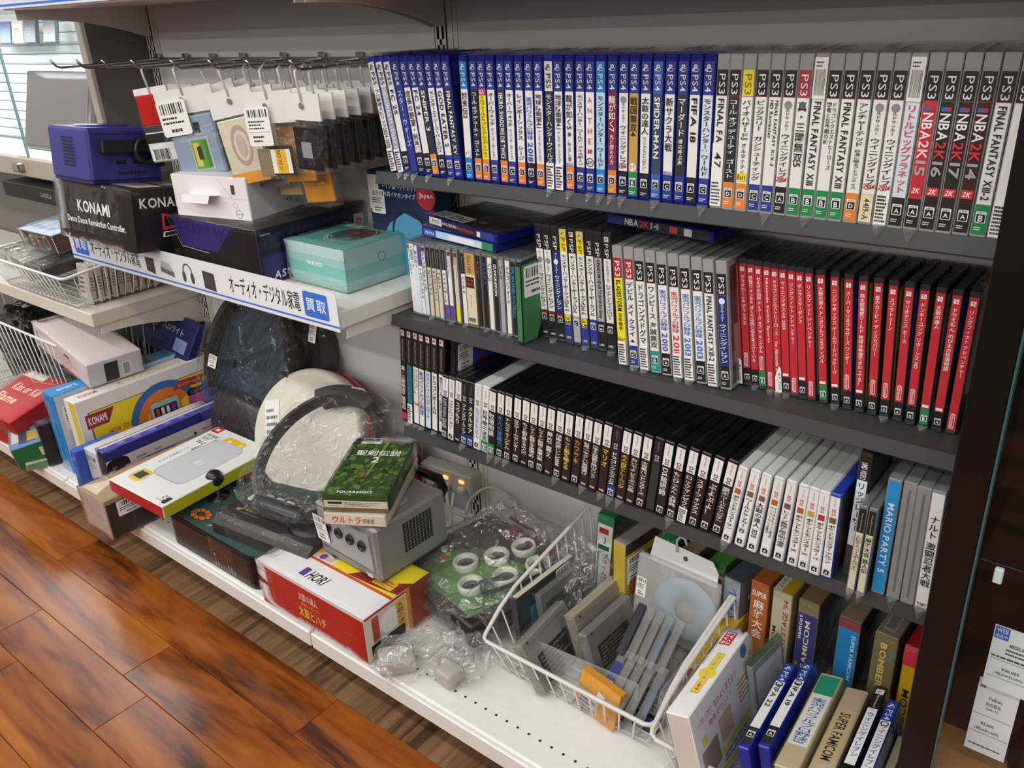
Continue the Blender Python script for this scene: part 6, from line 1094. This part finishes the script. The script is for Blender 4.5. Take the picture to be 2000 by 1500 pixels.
slab('small_box', 'small orange box in film leaning on the basket front', (0.072, 0.014, 0.064), TR(0.507, -0.3185, BZ, -6, -10, 6), '#c98a3a', {'front': [('rect', 0.0, 0.6, 1, 0.4, '#e09a2c'), ('rect', 0.05, 0.05, 0.5, 0.5, '#b8b4a8'), ('lines', 0.08, 0.08, 0.4, 0.3, 3, '#6a6a64')], 'top': [('rect', 0, 0, 1, 1, '#e89a1e')]}, cat='box', edge=0.001)
slab('booklet', 'dark booklet with white printed lines on the basket floor', (0.06, 0.075, 0.006), TR(0.562, -0.265, BZ, 8), '#1e2236', {'top': [('rect', 0.05, 0.35, 0.9, 0.5, '#b8bcc4'), ('lines', 0.08, 0.4, 0.8, 0.4, 4, '#2a2a34'), ('rect', 0, 0.15, 1, 0.12, '#2a3a8a'), ('text', 'ファミリーステーション', 0.05, 0.17, 0.9, 0.08, '#d8dce8')]}, False, cat='booklet', edge=0.0008)
slab('small_case', 'grey clear case wedged at the basket side', (0.012, 0.085, 0.075), TR(0.588, -0.250, BZ, 3, 0, 8), '#9a9890', None, cat='game case', m=JEWEL)
# ------ second basket
G2 = 'goods in the toy box basket'
carton('yellow_game_box', 'yellow-topped cartridge box with red end beside the white toy box', (0.030, 0.165, 0.094), TR(0.637, -0.150, DZ + 0.008, 0, 0, -12), ['#a8443c', '#c8a834', '#d8b81e', '#d8b81e', '#e0b81a'], {'front': [('rect', 0.05, 0.9, 0.9, 0.1, '#d8c8a8'), ('rect', 0.15, 0.15, 0.7, 0.6, '#8a2c2c'), ('text', '2', 0.25, 0.2, 0.5, 0.3, '#4aa0b0', {'bold': True})], 'right': [('rect', 0, 0, 1, 0.5, '#a88a3a'), ('lines', 0.1, 0.55, 0.8, 0.3, 3, '#6a5a1a')], 'top': [('line', [(0.5, 0.12), (0.55, 0.85)], 0.001, '#a8860c'), ('line', [(0.5, 0.85), (0.95, 0.9)], 0.001, '#a8860c')]}, wrap=True, group=G2)
tm = carton('toy_box', 'white toy box with red square badge and pink lettering', (0.032, 0.185, 0.155), TR(0.704, -0.290, DZ + 0.009, 2, 0, -14), ['#d9d0c4', '#c9cacd', '#d9d0c4', '#d0c4bc', '#efecea'],
    {'top': [('rect', 0.12, 0.80, 0.5, 0.17, '#c8283a'), ('text', 'BAN', 0.17, 0.815, 0.16, 0.14, '#f4e8e8', {'rot': 90, 'bold': True}), ('text', 'DAI', 0.38, 0.815, 0.16, 0.14, '#f4e8e8', {'rot': 90, 'bold': True}), ('rect', 0.36, 0.24, 0.36, 0.46, '#c8a018'), ('rect', 0.38, 0.25, 0.32, 0.44, '#ecd83a'), ('disc', 0.53, 0.46, 0.36, '#ecd83a'), ('text', 'たまごっち', 0.44, 0.33, 0.18, 0.26, '#d84a9a', {'rot': 90, 'bold': True}), ('text', 'ワールド', 0.46, 0.57, 0.16, 0.10, '#2a8aa0', {'rot': 90, 'bold': True}), ('text', '64', 0.46, 0.27, 0.16, 0.06, '#a82a3a', {'rot': 90, 'bold': True}), ('text', 'NUS-P-NTWJ(JPN)', 0.06, 0.55, 0.07, 0.28, '#4a4a4e', {'rot': 90})],
     'right': [('text', 'パカパカ！なかよく育てよう', 0.08, 0.80, 0.62, 0.07, '#c0384a', {'bold': True}), ('text', '発見でワン！！', 0.22, 0.70, 0.36, 0.06, '#c0384a', {'bold': True}), ('rect', 0.06, 0.32, 0.24, 0.26, '#8a7468'), ('rect', 0.34, 0.42, 0.2, 0.24, '#b8a080'), ('rect', 0.66, 0.50, 0.24, 0.26, '#d0cbb8'), ('lines', 0.68, 0.52, 0.2, 0.22, 5, '#8a5a5a'), ('rect', 0.3, 0.34, 0.65, 0.05, '#d0c02a'), ('rect', 0.3, 0.18, 0.65, 0.05, '#d0c02a'), ('lines', 0.34, 0.24, 0.55, 0.09, 2, '#6a6a6a'), ('lines', 0.34, 0.05, 0.55, 0.12, 3, '#6a6a6a'), ('disc', 0.86, 0.92, 0.06, '#3a6aa8'), ('rect', 0.1, 0.62, 0.06, 0.08, '#c8c04a')]}, wrap=True, group=G2)
SB = DZ + 0.008
def spineup(label, x, y, kind, spine, head, txt, tc, length, w, hh, foot=None, extra='', lean=0):
    t = thing('game_case', label, 'game case', TR(x + 0.022, y, SB + 0.002, 3, 0, -10), 'spine-up cases in the toy box basket')
    sc = {'p4': '#1c2c98', 'p2': '#151517', 'sfc': '#b8a888'}[kind]
    MB().cbox(-w / 2, w / 2, -length / 2, length / 2, 0, hh, mat(sc, 0.2, 0, 0.05), 0.0014).build('case_shell', t)
    p = Print(); a = w * 0.84; q = length
    p.rect(-a / 2, -q * 0.28, a, q * 0.54, spine).rect(-a / 2, q * 0.26, a, q * 0.21, head)
    if foot: p.rect(-a / 2, -q * 0.46, a, q * 0.18, foot); rating(p, 0, -q * 0.385, a * 0.74, 'A')
    if kind == 'p4': ps_mark(p, 0, q * 0.43, a * 0.6, '#e8e8e8'); p.text('PS4', -a * 0.3, q * 0.27, a * 0.6, q * 0.11, '#e8e8e8', rot=-90)
    if kind == 'p2': p.rect(-a * .4, q * 0.41, a * .8, a * .8, '#e8e0da'); ps_mark(p, 0, q * .435, a * .5, '#c0402a'); p.text('PlayStation.2', -a * .16, q * .27, a * .32, q * .13, '#c8c8c8', rot=-90)
    title(p, txt, 0, q * 0.22, -q * 0.26, a * 0.8, tc, True)
    for e in extra.split(','):
        if e == 'ball': p.ring(0, q * 0.225, a * 0.4, a * 0.12, '#2a2a2a')
    p.build('spine_sleeve', t, (0, 0, hh + 0.0001), (1, 0, 0), (0, 1, 0))
    b = MB(); b.box(-w / 2 - 0.0008, w / 2 + 0.0008, -length / 2 - .003, length / 2 + .003, -0.0005, hh + 0.0015, FILM); b.build('clear_bag', t)
    return t
WHT = '#e4e4e2'
spineup('blue-ended spine-up case with black crest, beside the toy box', 0.744, -0.276, 'p4', WHT, '#1f3f98', 'FIFA 22', '#2a2a2a', 0.171, 0.0145, 0.128, '#26262a', 'ball', 4)
spineup('blue-ended spine-up case with black crest, beside the white baseball box', 0.764, -0.262, 'p4', WHT, '#1f3f98', 'FIFA 19', '#2a2a2a', 0.171, 0.0145, 0.130, '#1c1c1e', 'ball', 4)
spineup('white spine-up box with large blue baseball lettering and green end', 0.795, -0.268, 'sfc', '#d6d4cc', '#1f8a6a', '実況パワフルプロ野球3', '#2a4a9a', 0.18, 0.029, 0.126, None, '', 4)
spineup('champagne spine-up box with black lettering', 0.829, -0.272, 'sfc', '#b8a478', '#b09a84', 'SUPER FAMICOM', '#2a2622', 0.18, 0.028, 0.124, None, '', 4)
spineup('black-ended spine-up case with blue lettering', 0.855, -0.258, 'p2', WHT, '#1c1c1e', 'ウイニングイレブン', '#3a50a0', 0.19, 0.0142, 0.128, None, '', 4)
spineup('blue-ended spine-up case with violet lettering', 0.873, -0.262, 'p4', WHT, '#1f3f98', 'ウイニングイレブン', '#6a4a8a', 0.171, 0.0145, 0.126, None, 'ball', 3)
slab('disc_case', 'yellowish clear case at the post end of the basket', (0.010, 0.14, 0.10), TR(0.8925, -0.275, SB, 2, 0, 0), '#b8b48e', None, False, 'spine-up cases in the toy box basket', 'game case', 0.001)
slab('game_cartridge', 'grey card-backed pack between toy box and champagne cartridge box', (0.010, 0.085, 0.13), TR(0.722, -0.192, DZ + 0.009, -6, 0, -10), '#8a8c8c', {'right': [('rect', 0.1, 0.5, 0.8, 0.4, '#c8c8c4'), ('rect', 0.2, 0.1, 0.6, 0.3, '#4a4240')], 'top': [('rect', 0, 0, 1, 1, '#3a5a3c')]}, True, G2)

# ================================================================== basket bay beyond the cream upright
GB = 'goods in the small case basket'
basket('white wire basket packed with clear cases and a black pouch', -1.37, -0.925, -0.318, -0.04, 0.491, 0.578, 0.585, 0.60, 0.03)
for k in range(11):
    slab('disc_case', 'clear cartridge case standing in the row along the basket end', (0.055, 0.0135, 0.088), TR(-0.985 + 0.003 * (k % 2), -0.245 + k * 0.0175, 0.4975, 0, -6), '#b4aea6', {'front': [('rect', 0.1, 0.1, 0.6, 0.7, '#c4bcb4'), ('lines', 0.15, 0.2, 0.5, 0.5, 4, '#6a6058')], 'right': [('rect', 0.1, 0.05, 0.8, 0.8, '#b8b0a8'), ('lines', 0.15, 0.3, 0.7, 0.4, 5, '#6a5c54')]}, False, 'clear cases along the basket end', 'game case', 0.001)
slab('pouch', 'black soft pouch with white zip edge on top of the basket', (0.13, 0.15, 0.03), TR(-1.085, -0.225, 0.565, -8, 8, -4), '#1a1a1c', {'top': [('rect', 0.02, 0.02, 0.03, 0.96, '#d8d8d8'), ('rect', 0.02, 0.95, 0.96, 0.03, '#c8c8c8'), ('rect', 0.1, 0.1, 0.8, 0.75, '#262628')]}, True, GB, 'pouch', 0.006)
slab('earphone_box', 'grey printed box beside the black pouch', (0.10, 0.16, 0.05), TR(-1.225, -0.2, 0.535, -8, 8), '#a8a6a2', {'top': [('text', 'EARPHONE', 0.2, 0.1, 0.12, 0.6, '#5a5a58', {'rot': 90}), ('disc', 0.6, 0.6, 0.2, '#8a8a86')], 'front': [('lines', 0.1, 0.3, 0.8, 0.4, 2, '#6a6a68')]}, True, GB, 'box', 0.002)
slab('clear_pack', 'crumpled clear pack at the far side of the wire basket', (0.10, 0.16, 0.045), TR(-1.32, -0.2, 0.545, 5, 4), '#c4c4c2', None, True, GB, 'packaging', 0.004, BAG)
carton('brown_game_box', 'brown box with pale blue top and lettered end, over the basket', (0.235, 0.15, 0.045), TR(-1.165, -0.175, 0.609, -4, 7, -3), ['#4a3428', '#5a3c2c', '#4a3428', '#4a3428', '#b8cce0'], {'front': [('text', 'I', 0.15, 0.2, 0.05, 0.6, '#b8b0a8', {'bold': True}), ('text', 'E', 0.32, 0.2, 0.1, 0.6, '#c8a83a', {'bold': True}), ('text', 'E', 0.5, 0.2, 0.1, 0.6, '#d8683a', {'bold': True}), ('ring', 0.78, 0.5, 0.4, 0.08, '#a8a09c')], 'top': [('poly', [(0.1, 0.3), (0.5, 0.8), (0.9, 0.5), (0.6, 0.2)], '#d8e4f0')]}, wrap=True, group=GB)
carton('cream_packet', 'cream packet with red streak leaning behind the brown box', (0.26, 0.02, 0.15), TR(-1.30, -0.055, 0.555, 4, -14), ['#d9cfb8', '#d9cfb8', '#d9cfb8', '#d9cfb8', '#d9cfb8'], {'front': [('poly', [(0.3, 0.4), (0.42, 0.3), (0.46, 0.36), (0.36, 0.6)], '#c86a50'), ('lines', 0.6, 0.4, 0.3, 0.4, 6, '#8a7a5a'), ('vtext', 'アイス', 0.52, 0.7, 0.4, 0.06, '#6a5a3a')]}, wrap=True, group=GB)
carton('black_carton', 'long black carton lying under the glass showcase', (0.40, 0.12, 0.04), TR(-1.33, -0.10, 0.682, 0), ['#1a1a1a', '#222', '#1a1a1a', '#1a1a1a', '#242424'], {'front': [('text', 'CANDELA', 0.55, 0.4, 0.16, 0.3, '#8a8a8a', {'bold': True})]})
MB().box(-0.2, 0.2, -0.05, 0.05, -0.004, 0, mat('#2a2a2a', 0.6)).build('underside', bpy.data.objects['black_carton'])
# deck of that bay
basket('white wire basket of dark bagged goods on the deck below', -1.74, -1.02, -0.33, -0.05, DZ, 0.40, 0.405, 0.415, 0.03, 0.03)
for k, (x, y, z, w, d, h, l) in enumerate([(-1.30, -0.16, 0.14, 0.34, 0.16, 0.20, 'black bagged lump in the lower wire basket'), (-1.62, -0.16, 0.14, 0.22, 0.16, 0.21, 'black bagged bundle farther along the lower wire basket')]):
    t = thing('black_bundle', l, 'bag', TR(x, y, z, 5 * k)); rumple('black_film', t, [(0, 0, 0, w * .45, d * .45), (0, 0, h * .4, w * .5, d * .5), (0, 0, h * .8, w * .46, d * .46), (0, 0, h, w * .2, d * .3)], None, jitter=0.006, seed=40 + k, mat_=mat('#1b1b1d', 0.3, 0, 0.1))
    MB().cbox(-0.03, 0.03, -0.02, 0.02, h, h + 0.003, mat('#cfcfca', 0.5), 0.0005).build('paper_tag', t)
carton('boxed_game', 'red boxed game with cream script lettering below the wire basket', (0.20, 0.17, 0.05), TR(-1.19, -0.375, 0.205, 4, 14), ['#a82026', '#a82026', '#8a1a20', '#a82026', '#c03036'], {'top': [('text', 'Kiss or Kill', 0.2, 0.55, 0.6, 0.16, '#ecd8c0', {'bold': True}), ('text', 'Flame', 0.15, 0.3, 0.45, 0.16, '#ecd8c0', {'bold': True}), ('line', [(0.1, 0.9), (0.4, 0.8), (0.9, 0.9)], 0.002, '#e0a098'), ('rect', 0.05, 0.85, 0.5, 0.14, '#e4e0d8')]}, wrap=True)
carton('boxed_game', 'blue sky boxed game with gold emblem and green end', (0.135, 0.19, 0.060), TR(-1.055, -0.372, 0.150, -24, 8, 6), ['#b89a88', '#1c6a3c', '#b89a88', '#a89080', '#5a86b8'], {'top': [('poly', [(0.1, 0.1), (0.9, 0.1), (0.9, 0.3), (0.1, 0.2)], '#3a4a5a'), ('poly', [(0.3, 0.4), (0.6, 0.65), (0.8, 0.5), (0.6, 0.35)], '#2f5fae'), ('rect', 0.5, 0.2, 0.35, 0.22, '#c0a050'), ('poly', [(0.2, 0.8), (0.5, 0.9), (0.9, 0.85), (0.6, 0.75)], '#b87a3a'), ('rect', 0.1, 0.02, 0.7, 0.08, '#d8d0c0')], 'right': [('rect', 0.3, 0.35, 0.2, 0.4, '#e4dcc8'), ('disc', 0.4, 0.55, 0.12, '#c0302a')]}, wrap=True)
carton('boxed_game', 'black boxed game with red dot beside the blue one', (0.05, 0.16, 0.105), TR(-0.993, -0.352, DZ, -14, 0, -6), ['#1a1a1c', '#141416', '#1a1a1c', '#1a1a1c', '#242426'], {'front': [('disc', 0.5, 0.85, 0.2, '#a82a2a'), ('line', [(0.2, 0.5), (0.7, 0.35)], 0.001, '#8a8a8a')]}, wrap=True)
carton('boxed_game', 'red box with white price slip at the deck edge', (0.10, 0.14, 0.06), TR(-1.215, -0.372, DZ, 6), ['#b82a26', '#b82a26', '#b82a26', '#b82a26', '#b82a26'], {'right': [('price', 0.1, 0.2, 0.4, 0.6)]})
carton('brown_game_box', 'tan boxed game under the blue one at the deck edge', (0.16, 0.16, 0.018), TR(-1.06, -0.375, DZ, -20), ['#b89a86', '#6a8a6a', '#b89a86', '#b89a86', '#c8b098'], None)

# ================================================================== glass showcase over the basket bay
ALU = mat('#b9ae9d', 0.4, 0.2, 0.02, name='champagne_aluminium')
gsx = thing('glass_showcase', 'glass-fronted showcase with cream frame and chrome lock', 'showcase', (0, 0, 0))
MB().cbox(-0.955, -0.930, -0.140, -0.120, 0.735, 1.132, ALU, 0.002).build('frame_post', gsx)
MB().cbox(-2.70, -0.930, -0.142, -0.115, 0.738, 0.788, ALU, 0.003).build('frame_rail', gsx)
MB().box(-2.70, -0.930, -0.115, 0.15, 0.738, 0.762, mat('#d8dcda', 0.4)).build('floor_panel', gsx)
MB().box(-0.930, -0.914, -0.138, 0.0, 0.70, 1.132, mat('#6a625e', 0.5)).build('side_panel', gsx)
MB().box(-0.936, -0.914, 0.012, 0.15, 0.738, 1.132, mat('#8a8680', 0.5)).build('inner_side_panel', gsx)
for i in range(13):
    MB().cbox(-2.70, -0.937, 0.128, 0.14, 0.77 + i * 0.0285, 0.7965 + i * 0.0285, mat('#d3dad8', 0.35, 0, 0.02), 0.005).build('slat', gsx)
MB().box(-2.70, -0.914, 0.143, 0.15, 0.738, 1.16, mat('#b8bebc', 0.5)).build('back_board', gsx)
MB().box(-2.70, -1.40, -0.128, -0.124, 0.788, 1.132, GLASS).build('sliding_pane', gsx)
MB().box(-1.44, -0.955, -0.134, -0.130, 0.788, 1.132, GLASS).build('sliding_pane', gsx)
MB().box(-1.405, -1.398, -0.1285, -0.1235, 0.788, 1.132, mat('#5f7a76', 0.2)).build('pane_edge', gsx)
MB().box(-2.70, -0.937, 0.02, 0.126, 1.052, 1.058, GLASS).build('glass_shelf', gsx)
MB().cbox(-1.445, -1.405, -0.158, -0.14, 0.752, 0.776, CHROME, 0.003).build('lock', gsx)
area('showcase_lamp', -1.75, -0.05, 1.126, 1.5, 0.04, 6.0, (0.90, 0.97, 1.0))
nb = thing('framed_panel', 'brown glossy flat screen leaning inside the glass showcase', 'screen', TR(-1.62, 0.045, 0.764, 0, -17))
MB().cbox(-0.20, 0.20, -0.008, 0.008, 0, 0.225, mat('#4b4340', 0.08, 0, 0.03, 10), 0.003).build('screen_slab', nb)
MB().cbox(-0.19, 0.19, -0.0095, -0.008, 0.012, 0.213, mat('#584c48', 0.04), 0.0005).build('screen_glass', nb)
for k, (x, c) in enumerate([(-1.90, '#c8b8a8'), (-1.82, '#4a5a9a'), (-1.74, '#d0c0b4'), (-1.66, '#3a3e44'), (-1.54, '#5a6468')]):
    carton('small_framed_card', ['cream card on the showcase glass shelf', 'blue card case on the showcase glass shelf', 'pale card with red print on the glass shelf', 'dark card case on the glass shelf', 'grey framed card at the shelf end'][k], (0.07, 0.012, 0.06), TR(x, 0.07, 1.0588, 0, -12), [c, c, c, c, c], {'front': [('lines', 0.2, 0.3, 0.6, 0.4, 3, '#a86a5a' if k % 2 == 0 else '#8a94a0')]})

# ================================================================== dark glass cabinet beside the game shelves
DK = mat('#0c0a0a', 0.3, 0, 0.05, name='black_lacquer')
cbn = thing('dark_cabinet', 'black-framed glass cabinet with price tags beside the game shelves', 'cabinet', (0, 0, 0))
MB().cbox(0.905, 0.938, -0.302, -0.28, 0.0, 1.5, DK, 0.001).build('front_post', cbn)
MB().box(0.905, 0.915, -0.28, 0.02, 0.0, 1.5, DK).build('side_panel', cbn)
MB().box(0.915, 1.5, 0.005, 0.02, 0.0, 1.5, mat('#150d0a', 0.5, name='dark_brown_board')).build('back_board', cbn)
MB().box(0.938, 1.5, -0.296, -0.291, 0.30, 1.5, GLASS).build('glass_pane', cbn)
MB().cbox(0.915, 1.5, -0.30, 0.005, 0.262, 0.280, mat('#a9794c', 0.4, 0, 0.1, 8), 0.001).build('wooden_floor', cbn)
MB().cbox(0.915, 1.5, -0.302, -0.285, 0.0, 0.262, DK, 0.001).build('kick_board', cbn)
MB().box(0.92, 1.5, -0.285, 0.0, 0.565, 0.571, GLASS).build('glass_shelf', cbn)
MB().cbox(0.955, 0.963, -0.289, -0.283, 0.556, 0.573, mat('#dfe6e6', 0.3), 0.001).build('shelf_clip', cbn)
MB().box(0.938, 0.940, -0.303, -0.290, 0.28, 1.5, mat('#3a5a56', 0.2)).build('pane_edge', cbn)
def ptag(label, x, z, w, h, ops, ry=0):
    t = thing('price_tag', label, 'price tag', TR(x, -0.252, z, 0, -4, 0)); MB().box(0, w, 0, 0.0006, 0, h, mat('#e3e6ea', 0.5)).build('card', t)
    p = Print()
    for op, *a in ops:
        if op == 'text': p.text(a[0], a[1] * w, a[2] * h, a[3] * w, a[4] * h, a[5])
        elif op == 'rect': p.rect(a[0] * w, a[1] * h, a[2] * w, a[3] * h, a[4])
        else: p.lines(a[0] * w, a[1] * h, a[2] * w, a[3] * h, a[4], a[5])
    p.build('tag_print', t, (0, -0.0002, 0), (1, 0, 0), (0, 0, 1))
ptag('white tag with blue corner badge inside the dark cabinet', 0.963, 0.402, 0.048, 0.078, [('rect', 0.02, 0.8, 0.28, 0.19, '#2f62c0'), ('text', 'WEB', 0.05, 0.9, 0.22, 0.07, '#e8eefa'), ('text', '出品中', 0.05, 0.82, 0.22, 0.06, '#e8eefa'), ('text', 'MEDELA', 0.35, 0.72, 0.28, 0.05, '#222'), ('lines', 0.3, 0.58, 0.4, 0.12, 2, '#555'), ('lines', 0.05, 0.5, 0.85, 0.06, 1, '#444'), ('rect', 0.03, 0.48, 0.94, 0.006, '#777'), ('text', '¥30,000', 0.3, 0.32, 0.35, 0.055, '#333'), ('text', '(税込¥33,000)', 0.18, 0.24, 0.56, 0.055, '#333'), ('rect', 0.03, 0.2, 0.94, 0.006, '#777')], 6)
ptag('plain white tag standing lowest inside the dark cabinet', 0.960, 0.309, 0.040, 0.097, [('rect', 0.05, 0.88, 0.14, 0.05, '#777'), ('text', 'Velbon', 0.3, 0.74, 0.34, 0.05, '#333'), ('text', '自由雲台', 0.28, 0.66, 0.36, 0.05, '#333'), ('text', 'QHD-72', 0.3, 0.6, 0.3, 0.035, '#444'), ('rect', 0.03, 0.62, 0.0, 0, '#777'), ('text', '¥5,000', 0.26, 0.38, 0.32, 0.05, '#333'), ('text', '(税込¥5,500)', 0.14, 0.3, 0.6, 0.05, '#333'), ('rect', 0.03, 0.27, 0.94, 0.006, '#777'), ('lines', 0.08, 0.08, 0.8, 0.04, 1, '#555'), ('rect', 0.03, 0.52, 0.94, 0.005, '#777')], 6)
ptag('white tag with large numeral on the cabinet shelf', 0.985, 0.575, 0.06, 0.085, [('text', '5', 0.05, 0.3, 0.2, 0.3, '#4a4a7a'), ('lines', 0.3, 0.3, 0.6, 0.5, 4, '#666'), ('lines', 0.05, 0.05, 0.8, 0.12, 1, '#666')], 6)
t = thing('tripod_head', 'black camera tripod head on the cabinet wooden floor', 'tripod', TR(1.028, -0.215, 0.2803)); MB().lathe([(0.026, 0), (0.028, 0.01), (0.022, 0.03), (0.024, 0.05), (0.014, 0.06), (0.0001, 0.07)], BLACK, 24).build('ball_mount', t); MB().lathe([(0.02, 0.07), (0.021, 0.08), (0.0001, 0.081)], mat('#3a3634', 0.4), 24).build('top_plate', t)
carton('dark_filler_block', 'black equipment case on the cabinet floor behind the tags', (0.50, 0.19, 0.24), TR(1.18, -0.102, 0.2803), '#120d0b')  # filler box added to keep the cabinet dark behind the tags
